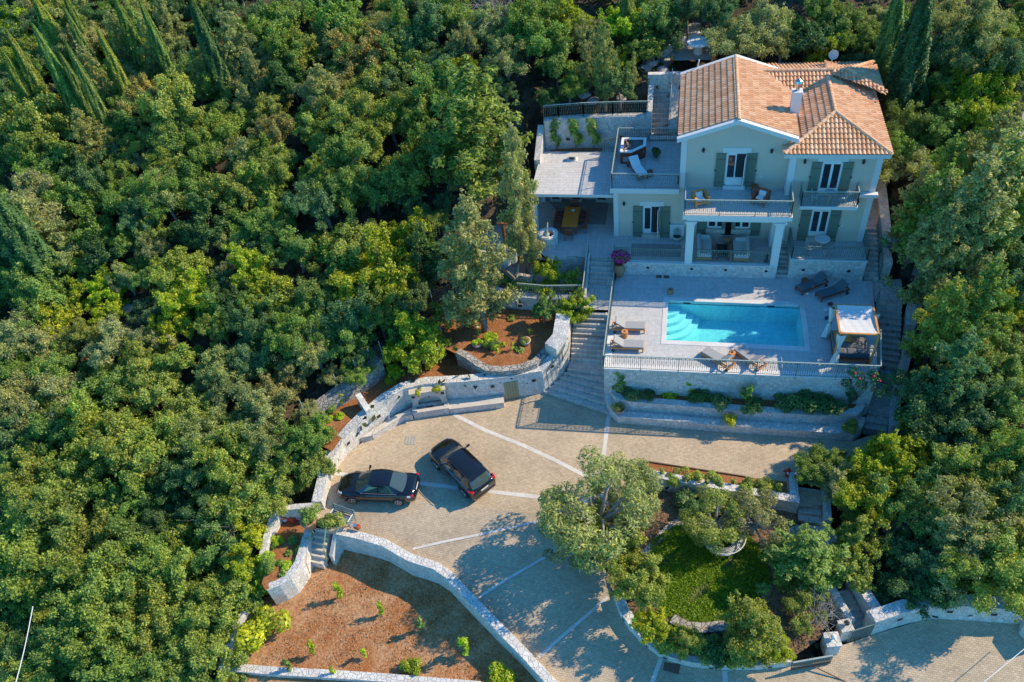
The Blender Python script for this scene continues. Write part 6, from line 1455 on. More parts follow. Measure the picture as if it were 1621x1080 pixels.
# ================================================================== VEGETATION
TONE = [(.345,.43,.085), (.25,.385,.085), (.165,.29,.11), (.43,.51,.035), (.39,.445,.175), (.43,.59,.03), (.11,.22,.07), (.41,.38,.12)]
TNAME = ['olive green', 'mid green', 'dark blue green', 'yellow green', 'grey green', 'bright lime green', 'deep green', 'brownish green']
def cards(rs, c, nrm, size, aspect=1.7, up=.42, rnd=.65):
    """leaf-sized kites at points c (n,3) with preferred normals"""
    n = len(c); q = nrm*.75+rs.normal(0, rnd, (n,3))*.6; q[:,2] += up; q /= np.linalg.norm(q, axis=1, keepdims=True)+1e-9
    a = rs.normal(0,1,(n,3)); u = np.cross(q, a); u /= np.linalg.norm(u, axis=1, keepdims=True)+1e-9; v = np.cross(q, u)
    s = size*(.65+.7*rs.random((n,1))); L = s*aspect**.5; W = s/aspect**.5
    b = q*s*.16
    return np.stack([c-u*L, c+v*W+b, c+u*L, c-v*W+b], 1).reshape(-1,3)
def leafmesh(name, vs, rs, bias=None):
    n = len(vs)//4; me = bpy.data.meshes.new(name); me.vertices.add(4*n); me.vertices.foreach_set('co', vs.astype(np.float32).ravel())
    me.loops.add(4*n); me.loops.foreach_set('vertex_index', np.arange(4*n, dtype=np.int32)); me.polygons.add(n)
    me.polygons.foreach_set('loop_start', np.arange(0,4*n,4,dtype=np.int32)); me.polygons.foreach_set('loop_total', np.full(n,4,np.int32))
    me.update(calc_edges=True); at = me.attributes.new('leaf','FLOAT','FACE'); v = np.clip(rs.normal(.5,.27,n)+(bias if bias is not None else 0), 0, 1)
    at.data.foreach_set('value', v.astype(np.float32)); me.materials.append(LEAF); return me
def puffs(rs, P_, R_, dens, size, aspect=1.7, rnd=.65, flat=1., cen=None, twig=0.):
    out, bias = [], []
    for p, r in zip(P_, R_):
        n = int(dens*r*r); d = rs.normal(0,1,(n,3)); d[:,2] += .25; d /= np.linalg.norm(d, axis=1, keepdims=True)
        k = r*(.55+.5*rs.random((n,1))**.6); c = p+d*k*np.array([1,1,flat])+rs.normal(0,1,(n,3))*(twig*r); 
        if cen is not None: e = c-np.array(cen); d = .45*d+.75*e/(np.linalg.norm(e,axis=1,keepdims=True)+1e-9)
        out.append(cards(rs, c, d, size, aspect, rnd=rnd)); bias.append(np.full(n, rs.normal(0,.13)))
    return np.concatenate(out), np.concatenate(bias)
def limbs(rs, P_, h0, r0, lean=(0,0), wig=.15, keep=.5, mat=None, name='trunk', fork=.45):
    m_ = MB(); zt_ = float(np.mean([p[2] for p in P_])); top = Vector((lean[0], lean[1], zt_*fork+h0*(1-fork)))
    base = [Vector((0,0,-.4)), Vector((lean[0]*.25+rs.normal(0,.04), lean[1]*.25, top.z*.4)), top]
    m_.tube(base, [r0*1.25, r0, r0*.8], 8)
    for p in P_:
        if rs.random() > keep: continue
        p = Vector(p); mid = top.lerp(p, .5)+Vector(rs.normal(0,wig,3)); s_ = base[1].lerp(top, .5+.5*rs.random())
        m_.tube([s_, mid, top.lerp(p,.8)+Vector(rs.normal(0,wig*.5,3)), p], [r0*.55, r0*.3, r0*.18, r0*.07], 5, cap=False)
    me = bpy.data.meshes.new(name); me.from_pydata(m_.v, [], m_.f); me.materials.append(mat or BARK); me.polygons.foreach_set('use_smooth', [True]*len(me.polygons)); return me
VAR = {}
def var(kind, i):
    """(trunk mesh, crown mesh) built once; round crowns have radius 2.5, the others their own real size"""
    if (kind, i) in VAR: return VAR[(kind, i)]
    rs = np.random.default_rng(hash_(kind)*31+i)
    if kind in 'obg':
        R = 2.5; sq = rs.uniform(.7,1.15); nb = int(rs.integers(15,24)); P_, R_, T_ = [], [], []; top = np.array([rs.normal(0,.25), rs.normal(0,.25), 2.2])
        az0 = rs.random()*6.28; asym = rs.uniform(.05,.3)
        for k in range(nb):          # boughs, each carrying its own ragged spray of twigs
            a = 2.399*k+rs.normal(0,.35); el = math.asin(min(.98, max(-.25, rs.uniform(-.2,1.05)))); d = np.array([math.cos(a)*math.cos(el), math.sin(a)*math.cos(el), math.sin(el)*sq])
            L = R*rs.uniform(.68,1.2)*(1+asym*math.cos(a-az0)); T_.append(tuple(top+d*L*.8)); pl = np.cross(d, rs.normal(0,1,3)); pl /= np.linalg.norm(pl)+1e-9
            for q_ in range(int(rs.integers(12,20))):
                t_ = rs.uniform(.38,1.0); off = rs.normal(0,1,3)*np.array([1,1,.7]); off *= R*rs.uniform(.04,.19)*(1.25-.5*t_)
                P_.append(tuple(top+d*L*t_+off+np.array([0,0,.12*t_*rs.random()*R]))); R_.append(R*rs.uniform(.045,.125))
        v, b_ = puffs(rs, np.array(P_), R_, {'o': 1350, 'b': 1000, 'g': 1400}[kind], {'o': .060, 'b': .078, 'g': .054}[kind], {'o': 1.6, 'b': 2.0, 'g': 2.6}[kind], 1.15, cen=tuple(top), twig=.35)
        P_ = T_
        tr = limbs(rs, P_, 1.0, .16, (top[0],top[1]), mat=BARKP if kind == 'g' else BARK, keep=.95, fork=.55)
    elif kind == 'j':      # loose conical juniper / wild cypress, 9 m
        H_ = 9.; P_, R_ = [], []
        for k in range(46):          # upswept ragged boughs round a straight stem
            f = (k+rs.random())/46; z = .8+f*(H_-1.6); w_ = 1.7*min(1, (1-f)*1.75)**.8*rs.uniform(.55,1.15)+.12; a = 2.399*k+rs.normal(0,.5)
            for q_ in range(int(5+9*(1-f))):
                t_ = rs.uniform(.15,1)**.8; P_.append((w_*t_*math.cos(a)+rs.normal(0,.16), w_*t_*math.sin(a)+rs.normal(0,.16), z+.55*w_*t_+rs.normal(0,.16))); R_.append(rs.uniform(.11,.27)*(1-.35*f))
        for k in range(16): P_.append((rs.normal(0,.07), rs.normal(0,.07), H_*(.35+.043*k))); R_.append(.36-.018*k)
        v, b_ = puffs(rs, np.array(P_), R_, 1300, .06, 2.6, 1.0, flat=1.15, twig=.3); tr = limbs(rs, [(p[0],p[1],p[2]-.3) for p in P_[:200:3]], 1., .13, (0,0), .1, .5)
        m_ = MB().tube([(0,0,-.4),(0,0,H_*.5),(0,0,H_*.95)], [.2,.12,.03], 8); o = len(tr.vertices)
        bm = bmesh.new(); bm.from_mesh(tr); t2 = bpy.data.meshes.new('t'); t2.from_pydata(m_.v, [], m_.f); bm.from_mesh(t2); bm.to_mesh(tr); bm.free(); bpy.data.meshes.remove(t2)
    elif kind == 'c':      # columnar cypress, 10 m high, .75 m radius
        n = 15000; H_ = 10.; f = rs.random(n)**.85; a = rs.random(n)*6.283
        prof = np.interp(f, [0,.06,.25,.6,.9,1], [.25,.62,.8,.62,.24,.03]); st = 1+.16*np.sin(a*5+f*7+rs.random()*6)+.12*np.sin(a*9-f*23)
        rr = prof*st*(.78+.24*rs.random(n)); c = np.c_[rr*np.cos(a), rr*np.sin(a), .4+f*(H_-.5)]; nr = np.c_[np.cos(a), np.sin(a), np.full(n,.5)]
        v = cards(rs, c, nr, .075, 2.6, rnd=.6); b_ = .12*np.sin(a*5+f*7); tr = limbs(rs, [(0,0,3.)], .5, .16, (0,0), .02, 0)
    elif kind == 'l':      # old olive with an open crown and visible branches, radius 2.6
        P_, R_ = [], []
        for k in range(30):
            a = rs.random()*6.283; rr = 2.5*rs.random()**.5; P_.append((rr*math.cos(a), rr*math.sin(a), 2.5+1.2*(1-(rr/2.6)**2)+rs.normal(0,.35))); R_.append(.38+.38*rs.random())
        v, b_ = puffs(rs, np.array(P_), R_, 800, .06, 3.0, rnd=.9); tr = limbs(rs, P_, .9, .24, (rs.normal(0,.25), rs.normal(0,.25)), .3, .9, BARKP, fork=.3)
    elif kind == 's':      # shrub, radius .7
        P_ = [(rs.normal(0,.32), rs.normal(0,.32), .35+.3*rs.random()) for _ in range(12)]; v, b_ = puffs(rs, np.array(P_), [.22+.2*rs.random() for _ in P_], 1500, .055, 1.8); tr = limbs(rs, P_, .1, .03, (0,0), .05, .7)
    elif kind == 'p':      # sparse upright young plant, 1.2 m
        P_ = [(rs.normal(0,.1), rs.normal(0,.1), .35+.1*k) for k in range(9)]; v, b_ = puffs(rs, np.array(P_), [.13+.06*rs.random() for _ in P_], 900, .07, 2.0); tr = limbs(rs, P_, .1, .022, (rs.normal(0,.05),0), .04, .6)
    elif kind == 'f':      # low herb tuft
        n = 160; a = rs.random(n)*6.28; r_ = rs.random(n)**.6*.24; c = np.c_[r_*np.cos(a), r_*np.sin(a), .03+.2*rs.random(n)*(1-r_/.3)]; v = cards(rs, c, np.c_[np.cos(a)*.5,np.sin(a)*.5,np.ones(n)], .05, 2.2); b_ = np.zeros(n); tr = None
    cr = leafmesh('crown_'+kind, v, rs, b_); VAR[(kind, i)] = (tr, cr); return tr, cr
def hash_(k): return sum(ord(ch) for ch in k)
NV = dict(o=7, b=5, g=6, j=5, c=3, l=3, s=4, p=4, f=3)
KNAME = dict(o='round_tree', b='broadleaf_tree', g='wild_olive_tree', j='juniper_tree', c='cypress_tree', l='olive_tree', s='shrub', p='young_plant', f='herb')
KCAT = dict(o='tree', b='tree', g='tree', j='tree', c='cypress', l='olive tree', s='shrub', p='plant', f='plant')
KWORD = dict(o='round tree', b='leafy tree', g='feathery tree', j='pointed tree', c='cypress', l='olive tree', s='shrub', p='plant', f='tuft')
rng = random.Random(11)
def tree(kind, loc, scale, tone, label, group=None, vi=None, rz=None, name=None, cat=None, bark=None):
    tr, cr = var(kind, rng.randrange(NV[kind]) if vi is None else vi)
    t_ = thing(name or KNAME[kind], label, cat or KCAT[kind], loc, rng.random()*6.28 if rz is None else rz, group); t_.scale = scale if hasattr(scale,'__len__') else (scale*rng.uniform(.92,1.08), scale*rng.uniform(.92,1.08), scale*(rng.uniform(.85,1.25) if kind in 'obg' else 1))
    if tr is not None: o = bpy.data.objects.new('trunk' if kind not in 'spf' else 'stem', tr); COL.objects.link(o); o.parent = t_
    o = bpy.data.objects.new('crown' if kind not in 'spf' else 'foliage', cr); COL.objects.link(o); o.parent = t_
    k = 1+rng.uniform(-.14,.14); c_ = TONE[tone] if isinstance(tone, int) else tone; o.color = (c_[0]*k*(1+rng.uniform(-.1,.1)), c_[1]*k, c_[2]*k*(1+rng.uniform(-.15,.15)), 1)
    return t_
def hit(px, py, dz=0.):
    """point on the pixel ray that lies dz above the hillside"""
    d = ray(px, py); t = 12.
    while t < 160:
        if CAMZ+d.z*t < ground(d.x*t, d.y*t)+dz: break
        t += .5
    lo, hi = t-.5, t
    for _ in range(8):
        m_ = (lo+hi)/2
        if CAMZ+d.z*m_ < ground(d.x*m_, d.y*m_)+dz: hi = m_
        else: lo = m_
    return d.x*hi, d.y*hi, CAMZ+d.z*hi, hi*d.length
CEN = dict(o=3.1, b=3.1, g=3.1, l=3.0, j=4.6, c=5.)
def forest_at(px, py, r, kind, k=1.):
    """base point and scale for a crown centred on (px,py) with r pixels radius"""
    R0 = 2.6*k; s = 1.
    for _ in range(4): x, y, z, D = hit(px, py, CEN[kind]*s); s = r*D/FPX/R0
    return (x, y, ground(x, y)-.1), s
def tall_at(base, tip, z0=None, up=0.):
    x, y, z, D = hit(*base, up) if z0 is None else (*P(*base, z0), 0); z -= up
    best = min((abs(proj((x, y, z+h))[1]-tip[1]), h) for h in np.arange(1.5, 16, .1)); return (x, y, z-.1), best[1]
ORD = 'first second third fourth fifth sixth seventh eighth ninth tenth eleventh twelfth thirteenth fourteenth fifteenth sixteenth seventeenth eighteenth nineteenth twentieth'.split()
def ordn(i):
    t_, u_ = divmod(i+1, 10); T_ = {2:'twent',3:'thirt',4:'fort',5:'fift',6:'sixt'}
    return ORD[i] if i < 20 else T_[t_]+'ieth' if u_ == 0 else T_[t_]+'y-'+ORD[u_-1]
BANDSY = [(45,'at the photo top'),(95,'level with the picnic table'),(140,'level with the roof ridge'),(190,'level with the tall chimney'),(240,'level with the hot tub'),(290,'level with the white lounger'),(335,'level with the armchairs'),(385,'level with the dining table'),(435,'level with the porch railing'),(490,'level with the pool back'),(545,'level with the pool front'),(600,'level with the plank door'),(655,'level with the wall fountain'),(710,'level with the drain cover'),(765,'level with the black SUV'),(815,'level with the sedan wheels'),(870,'level with the field steps'),(930,'level with the saplings'),(1000,'level with the sliding gate'),(9999,'at the photo bottom')]
FOREST = []     # (px, py, side, tone, kind, maker)
def plan(px, py, side, tone, kind, loc, s, r=20.): FOREST.append((px, py, side, tone, kind, loc, s, r))
# left forest: x, y, radius in pixels, kind, tone
LST = '''20 20 30 b 5;52 25 26 g 4;80 38 26 o 2;18 150 34 g 4;56 180 46 o 0;125 165 32 g 4;52 88 28 o 1;22 92 20 b 3;100 95 22 o 1;145 68 30 g 4;182 32 28 g 4;168 122 30 g 1;195 112 30 g 4;232 76 20 b 3;226 105 14 b 5;220 30 28 g 4;260 55 28 g 4;272 92 26 o 2;298 112 30 o 1;337 92 28 g 4;365 122 30 g 4;372 52 34 g 1;410 100 28 g 4;350 20 26 o 2;410 30 26 o 2;
220 156 34 o 7;280 176 44 o 0;345 198 40 o 0;288 226 38 o 1;207 218 30 o 0;168 226 32 o 2;92 246 34 o 1;65 216 40 o 0;20 230 38 g 1;260 262 38 o 0;325 238 36 o 1;378 232 40 g 4;395 268 34 o 0;240 145 20 b 7;
440 35 42 o 1;470 75 38 o 0;455 20 30 o 1;535 25 40 b 1;560 60 30 o 0;580 72 42 o 7;450 85 40 o 1;620 30 34 g 4;650 55 40 g 2;690 40 40 o 2;715 25 40 g 1;760 30 40 g 4;790 50 36 g 4;545 95 34 b 1;630 85 40 b 1;660 60 30 o 2;610 120 40 o 2;460 120 34 b 6;520 125 46 g 4;430 140 26 b 6;430 170 34 o 0;440 215 34 o 7;490 195 30 o 0;590 135 44 o 0;640 150 46 o 0;700 140 44 o 1;680 170 42 o 0;620 190 44 o 0;560 185 42 o 0;520 215 46 g 1;545 250 52 g 1;590 225 40 o 0;660 210 36 o 1;690 245 44 o 1;640 262 44 o 0;420 240 42 o 0;440 275 40 o 0;410 285 36 b 0;715 200 34 o 2;730 110 30 b 3;705 85 34 g 2;
60 300 44 g 4;25 330 26 o 2;75 345 42 g 4;85 385 42 g 4;120 310 34 o 1;55 270 34 o 1;150 285 36 o 2;190 300 38 g 1;240 290 46 g 4;265 320 40 g 1;220 350 32 o 2;300 275 40 o 1;345 305 44 o 0;385 300 38 o 0;360 280 30 b 0;320 360 40 b 6;240 365 26 b 0;290 370 22 g 2;160 405 32 b 6;45 445 40 b 1;75 455 36 b 1;105 470 30 b 3;160 450 30 b 5;175 480 26 b 3;200 445 26 g 4;90 505 34 b 3;60 500 34 o 1;20 520 44 g 4;60 540 40 g 4;185 525 46 g 4;140 520 34 g 0;290 425 44 o 0;295 460 42 b 3;325 470 30 b 5;285 505 34 b 3;240 490 30 o 2;350 440 30 o 2;380 470 34 b 6;400 425 34 b 3;420 465 40 b 3;400 510 38 o 2;350 520 30 g 0;10 420 30 o 2;
430 345 42 g 1;465 390 46 g 1;455 320 34 o 1;420 310 30 o 1;510 320 44 g 2;545 300 46 g 1;590 300 40 o 1;620 285 40 b 1;650 300 30 o 2;570 375 48 o 0;640 370 40 b 3;610 430 56 b 3;545 415 46 b 1;560 450 44 b 3;660 400 40 b 6;690 345 26 g 1;670 330 22 g 2;500 455 50 g 1;480 500 52 g 1;520 515 48 g 4;440 470 40 b 1;580 480 46 o 2;640 470 36 o 2;600 500 40 o 1;560 515 40 o 2;455 540 44 g 1;500 555 44 g 4;540 530 40 o 1;420 520 40 o 2;640 440 34 b 1;690 420 30 b 6;715 395 26 o 2;
30 560 46 g 1;85 580 40 o 1;20 610 46 g 4;65 625 48 g 4;115 640 40 g 1;180 600 50 o 1;215 570 46 o 0;265 565 40 b 1;250 610 40 o 0;300 640 46 o 0;345 565 40 g 4;365 605 38 g 4;390 560 40 o 2;410 640 46 g 4;440 620 34 o 7;460 590 30 b 7;330 690 46 g 4;240 680 56 o 0;190 690 52 o 0;140 665 40 b 0;80 690 44 o 1;20 680 40 o 2;60 735 40 o 0;110 740 50 o 0;40 790 50 o 0;150 720 40 b 0;210 740 46 o 0;180 790 40 b 1;225 790 36 b 1;300 740 40 o 2;370 720 50 o 0;420 690 46 g 4;460 720 46 g 1;490 690 40 o 1;500 735 36 o 0;410 760 46 o 0;350 770 44 o 0;330 800 40 o 2;260 770 34 b 6;450 770 40 o 0;390 800 46 b 0;
30 840 56 o 0;90 830 50 o 0;70 880 56 o 0;140 850 50 o 0;120 900 56 o 0;190 880 52 o 1;215 850 36 b 1;250 870 50 o 1;285 850 40 o 0;270 910 54 o 0;210 930 56 o 0;160 940 56 o 1;80 940 44 g 0;100 975 46 g 0;40 930 40 o 1;15 990 40 g 1;180 990 52 o 0;230 980 52 o 0;300 960 50 o 0;340 940 50 o 0;330 1000 50 o 0;375 900 40 o 1;395 850 40 b 3;370 990 30 o 1;280 1010 50 o 1;130 1020 46 o 1;170 1050 50 o 1;230 1055 50 o 1;290 1060 50 o 1;340 1050 46 o 0;70 1010 40 o 2;30 1060 34 o 2;400 905 36 b 3;385 940 34 b 1;60 1085 44 o 0;250 830 34 o 2;340 850 46 o 1'''
for it in LST.replace('\n','').split(';'):
    a = it.split(); px, py, r, kd, tn = float(a[0]), float(a[1]), float(a[2]), a[3], int(a[4]); loc, s = forest_at(px, py, r, kd); plan(px, py, 'L', tn, kd, loc, s, r)
# upper centre and behind the villa
for it in '''800 85 40 g 4;830 40 44 o 1;800 130 30 g 2;860 60 44 o 1;880 100 34 b 1;905 30 36 b 3;930 60 30 g 4;955 70 32 g 4;845 20 34 o 1;980 30 34 b 5;1015 25 30 b 3;1020 60 34 b 1;1050 20 34 b 1;1060 50 30 o 6;1090 20 30 o 2;985 90 24 b 3;870 150 26 b 6;900 130 26 g 0;950 110 30 g 1;1160 60 46 g 4;1130 25 34 o 2;1200 40 40 g 4;1245 25 36 g 1;1240 65 30 g 4;1280 50 34 b 6;1325 60 30 b 3;1330 30 36 o 1;1290 90 20 b 3;1370 40 34 g 1;1370 85 28 g 2;1385 15 30 g 4;1500 30 40 g 4;1530 60 44 g 1;1570 30 44 g 4;1610 60 44 g 1;1560 90 40 g 4;1600 100 40 g 2;1500 85 36 o 2;1570 120 34 b 3;1610 130 30 g 4;1545 130 30 b 5;1500 140 26 b 3;
1445 205 40 g 1;1490 195 46 g 1;1540 185 40 b 3;1570 165 36 b 3;1590 200 30 g 1;1420 230 34 g 1;1470 250 46 g 4;1530 235 46 g 1;1560 260 40 g 4;1590 260 30 o 2;1412 262 24 g 4;1590 300 26 o 2;1600 380 44 o 2;1560 380 34 o 2;1605 440 40 o 2;1520 470 40 o 2;1590 490 30 b 3;1560 520 36 g 1;1520 540 40 g 1;1500 500 36 o 1;1545 560 44 g 0;1600 560 40 o 1;1500 600 50 g 2;1550 610 46 g 2;1600 620 44 g 1;1460 620 44 g 2;1452 655 26 b 3;1480 660 46 b 6;1530 665 46 o 2;1590 680 50 g 4;1500 700 40 o 2;1600 735 46 o 1;1560 730 46 o 0;1510 725 46 o 0;1470 760 46 o 1;1520 770 46 o 0;1570 775 52 o 0;1610 800 44 o 2;1455 720 34 b 3;1408 712 34 b 3;1425 742 44 b 3;1388 745 38 b 3;1380 780 44 b 3;1410 780 40 b 1;1450 800 40 o 1;1490 820 44 o 1;1540 840 60 g 4;1600 860 56 o 0;1560 890 60 g 0;1520 880 46 g 4;1600 920 46 o 0;1480 880 34 o 2;1430 860 36 o 6;1450 910 36 o 6;1420 925 26 b 6;1480 925 34 o 6;1395 945 20 b 6;1358 855 38 b 0;1352 905 36 b 0;1320 770 36 g 4;1290 735 36 g 1;1310 720 30 g 1;1352 795 26 b 1'''.replace('\n','').split(';'):
    a = it.split(); px, py, r, kd, tn = float(a[0]), float(a[1]), float(a[2]), a[3], int(a[4]); loc, s = forest_at(px, py, r, kd); plan(px, py, 'R' if px > 1240 else 'M', tn, kd, loc, s, r)
# understory: the gaps of the canopy hold smaller trees
def far_from(px, py, k): return all((px-f[0])**2+(py-f[1])**2 > (k*f[7])**2 for f in FOREST)
_r2 = random.Random(77)
for poly, side, n_try in (([(-50,-50),(800,-50),(800,110),(705,330),(680,470),(560,590),(490,640),(468,700),(500,745),(440,800),(410,900),(355,1040),(335,1130),(-50,1130)],'L',2600),([(780,-50),(1680,-50),(1680,190),(1470,180),(1390,60),(1080,30),(1040,70),(1000,130),(880,140),(780,120)],'M',700),([(1470,190),(1570,180),(1680,500),(1680,940),(1410,915),(1440,700),(1480,560)],'R',700)):
    for _ in range(n_try):
        px, py = _r2.uniform(-50,1680), _r2.uniform(-50,1130); r = _r2.uniform(22,34)
        if inside(np.array([px]), np.array([py]), poly)[0] and far_from(px, py, .80):
            kd = _r2.choice('oogb'); loc, s = forest_at(px, py, r, kd); s *= .9; plan(px, py, 'R' if px > 1240 else 'M' if side == 'M' else 'L', _r2.choice([0,1,1,2,4]), kd, loc, s, r)
# tall trees: base, tip, kind, tone, width factor
for base, tip, kd, tn, wf in (((62,142),(13,44),'c',0,.75),((106,142),(57,33),'c',1,.75),((44,152),(-2,74),'c',0,.85),((123,140),(95,78),'c',1,.7),((126,62),(96,8),'c',1,.65),((183,108),(150,42),'c',0,.7),((246,60),(222,-6),'c',1,.65),((334,82),(300,-8),'c',6,1.0),((146,150),(110,62),'c',1,.6),((76,40),(62,-10),'c',0,1.1),((120,30),(100,-12),'c',1,.9),((205,50),(180,-8),'c',1,.9),
       ((42,390),(-12,285),'c',6,1.5),((992,80),(1000,-20),'c',1,1.1),((1418,184),(1458,-40),'c',6,1.3),((1392,130),(1412,-30),'c',1,1.1),((1448,186),(1459,128),'c',6,1.3),((1522,170),(1526,102),'c',1,1.2),
       ((770,300),(766,88),'j',0,1.9),((768,520),(742,300),'j',4,1.15),((835,436),(826,180),'j',4,.62),((1440,408),(1470,270),'j',1,.95),((1432,385),(1466,250),'j',4,.9),((1470,352),(1500,205),'j',1,1.0),((1453,438),(1500,262),'j',4,.9),((958,168),(955,20),'j',4,.6),((930,150),(922,60),'j',4,.55),((1003,140),(1000,75),'j',4,.35),
       ((1525,440),(1512,190),'j',4,1.3),((1562,420),(1560,200),'j',1,1.2),((1452,500),(1434,300),'j',4,.95),((1490,470),(1480,225),'j',4,1.1),((1452,425),(1440,250),'j',1,1.1),((1462,580),(1466,430),'j',0,.9),((170,165),(160,62),'j',4,.8),((135,190),(122,125),'j',4,.7),((158,250),(148,165),'j',4,1.0),((255,105),(248,15),'j',4,.8),((235,85),(226,0),'j',1,.8),((325,135),(305,70),'j',4,.8),((385,110),(372,5),'j',4,1.1),((412,140),(402,68),'j',4,.8),((275,60),(266,-20),'j',4,.8),((205,90),(196,10),'j',4,.8),((520,175),(512,95),'j',4,1.0),((640,60),(634,-20),'j',1,.9),((30,250),(20,170),'j',4,.9),((75,400),(62,300),'j',4,1.2),((1485,650),(1468,515),'j',2,1.0),((1445,640),(1440,575),'j',1,.7),((1520,560),(1520,400),'j',1,.9),((1540,330),(1535,160),'j',4,1.1),((1595,350),(1590,240),'j',2,1.)):
    loc, h = tall_at(base, tip, None, 4.2 if kd == 'c' and base[0] < 400 else 1.5 if base[0] < 650 else 0.); H0 = 10. if kd == 'c' else 9.; plan((base[0]+tip[0])/2, (base[1]+tip[1])/2, 'L' if base[0] < 700 else 'M' if base[0] < 1240 else 'R', tn, kd, loc, (wf*(h/H0)**.5,)*2+(h/H0,))
by = {}
for f in FOREST:
    bi = next(i for i, (y_, _) in enumerate(BANDSY) if f[1] < y_); by.setdefault((f[2], bi), []).append(f)
for (sd_, bi), L_ in sorted(by.items()):
    L_.sort(key=lambda f: f[0], reverse=(sd_ == 'R'))
    for i, (px, py, _, tn, kd, loc, s, _r) in enumerate(L_):
        w_ = {'L': 'from the left edge', 'R': 'from the right edge', 'M': 'rightward of the middle'}[sd_]
        tree(kd, loc, s, tn, f'{TNAME[tn]} {KWORD[kd]}, {ordn(i)} {w_}, {BANDSY[bi][1]}', 'forest trees round the villa')
# ---- garden trees and plants
def crown_on(px, py, r, kd, z0):
    R0 = dict(o=2.95, b=2.95, g=2.95, l=2.75)[kd]; s = 1.
    for _ in range(4): p = P(px, py, z0+CEN[kd]*s); s = r*(p-Vector((0,0,CAMZ))).length/FPX/R0
    return (p.x, p.y, z0), s
for px, py, r, kd, tn, z0, lb in ((945,795,88,'l',4,.25,'big spreading olive tree in the round rough stone planter'),(905,845,50,'l',4,-.1,'lower olive crown leaning over the driveway left of the ring planter'),(985,780,60,'l',4,-.3,'olive tree with a dense crown right of the ring planter'),
       (985,858,60,'o',0,GZ,'dense round oak between the ring planter and the lawn'),(1008,915,60,'o',0,GZ,'dense round oak hanging over the curved wall left of the lawn'),(1040,985,34,'b',3,GZ,'light green bushy tree behind the lower curve of the garden wall'),(1085,1015,30,'o',0,GZ,'small round oak below the lawn beside the rubble bank wall'),
       (1130,815,50,'l',0,GZ,'olive tree with bare forked limbs above the white tree bench'),(1195,815,48,'l',4,GZ,'olive tree between the tree bench and the garden steps'),(1252,888,46,'b',1,GZ,'bright feathery green tree right of the lawn beside the garden path'),(1195,985,58,'o',0,GZ,'round oak in the lower right corner of the olive garden'),(1262,965,42,'g',0,GZ,'loose oak with a bare grey patch left of the small iron gate'),(1165,1010,26,'o',0,GZ,'low oak crown hanging over the blue topped wall'),(1232,1030,28,'o',3,GZ,'yellow green oak crown beside the sliding gate'),(1275,860,34,'j',1,GZ,'') ):
    if kd == 'j': tree('j', P(1272,915,GZ), (1.1,1.1,.42), tn, 'young conifer with drooping tips on the garden path'); continue
    loc, s = crown_on(px, py, r, kd, z0); tree(kd, loc, s, tn, lb)
for px, py, r, kd, tn, z0, lb in ((668,545,54,'b',3,1.3,'yellow green bushy tree over the red earth bed above the fountain'),(630,545,36,'b',5,1.3,'lime green bushy tree at the left end of the red earth bed'),(655,515,40,'b',1,1.6,'mid green tree at the top left of the red earth bed'),(690,500,34,'g',0,2.0,'grey tree behind the red earth bed by the wire mesh fence'),
       (870,432,26,'b',3,3.05,'lemon bush with a round crown on the garden shelf below the dining terrace'),(902,438,18,'b',0,3.05,'smaller lemon bush beside the left handrail of the upper stairs'),(862,492,26,'b',1,2.15,'lemon tree left of the wide staircase, the left one of the pair'),(905,488,30,'b',3,2.15,'lemon tree left of the wide staircase, the one touching the stair wall')):
    loc, s = crown_on(px, py, r, kd, z0); tree(kd, loc, s, tn, lb)
def plant(kd, px, py, z, s, tn, lb, group=None, **kw): p = P(px, py, z) if z is not None else None; return tree(kd, p, s, tn, lb, group, **kw)
# planter shrubs in front of the pool deck
for i, (px, py, kd, s, tn, lb) in enumerate(((980,618,'p',1.5,1,'upright green plant at the left end of the planter bed'),(998,628,'s',.8,2,'dark shrub with pale flowers at the left of the planter bed'),(1030,630,'s',.6,6,'low dark shrub second from the left in the planter bed'),(1062,624,'f',2.0,5,'lime green tuft in the planter bed'),(1092,622,'p',1.3,5,'tall bright green plant in the planter bed under the second wall lamp'),(1105,634,'s',.75,6,'dark spreading shrub right of the tall bright plant'),(1140,638,'s',.7,2,'dark shrub above the middle stone planter'),(1180,640,'p',1.3,1,'upright leafy plant right of the middle of the planter bed'),(1192,648,'s',.7,6,'dark low shrub beside the upright leafy plant'),(1240,644,'s',.75,2,'dark green shrub left of the big clump in the planter bed'),(1280,644,'s',1.15,6,'big dark green clump in the planter bed'),(1305,646,'s',1.0,6,'second big dark clump near the climbing rose'),(1330,652,'s',.7,2,'small dark shrub under the climbing rose'))):
    plant(kd, px, py, 1.2, s, tn, lb, 'shrubs in the planter bed')
def flowers(name, label, cat, c, R, n, col, z0, tone=1, sz=.09, leafn=500, extra=None):
    t_ = thing(name, label, cat, c); rs = np.random.default_rng(int(abs(c[0])*100)); 
    def ball(k, s, asp):
        d = rs.normal(0,1,(k,3)); d /= np.linalg.norm(d,axis=1,keepdims=True); q = np.array(c)+np.array([0,0,z0])+d*np.array(R)*(rs.random((k,1))**.4); return cards(rs, q, d, s, asp)
    me = leafmesh('foliage', ball(leafn,.06,1.8), rs); o = link('foliage', me, None); o.parent = t_; o.matrix_parent_inverse = Matrix.Translation(t_.location).inverted(); o.color = (*TONE[tone],1)
    me = leafmesh('blossom', ball(n,sz,1.2), rs); me.materials.clear(); me.materials.append(plain(name+'_petal', col, .7, .15, 8)); o = link('blossom', me, None); o.parent = t_; o.matrix_parent_inverse = Matrix.Translation(t_.location).inverted()
    return t_
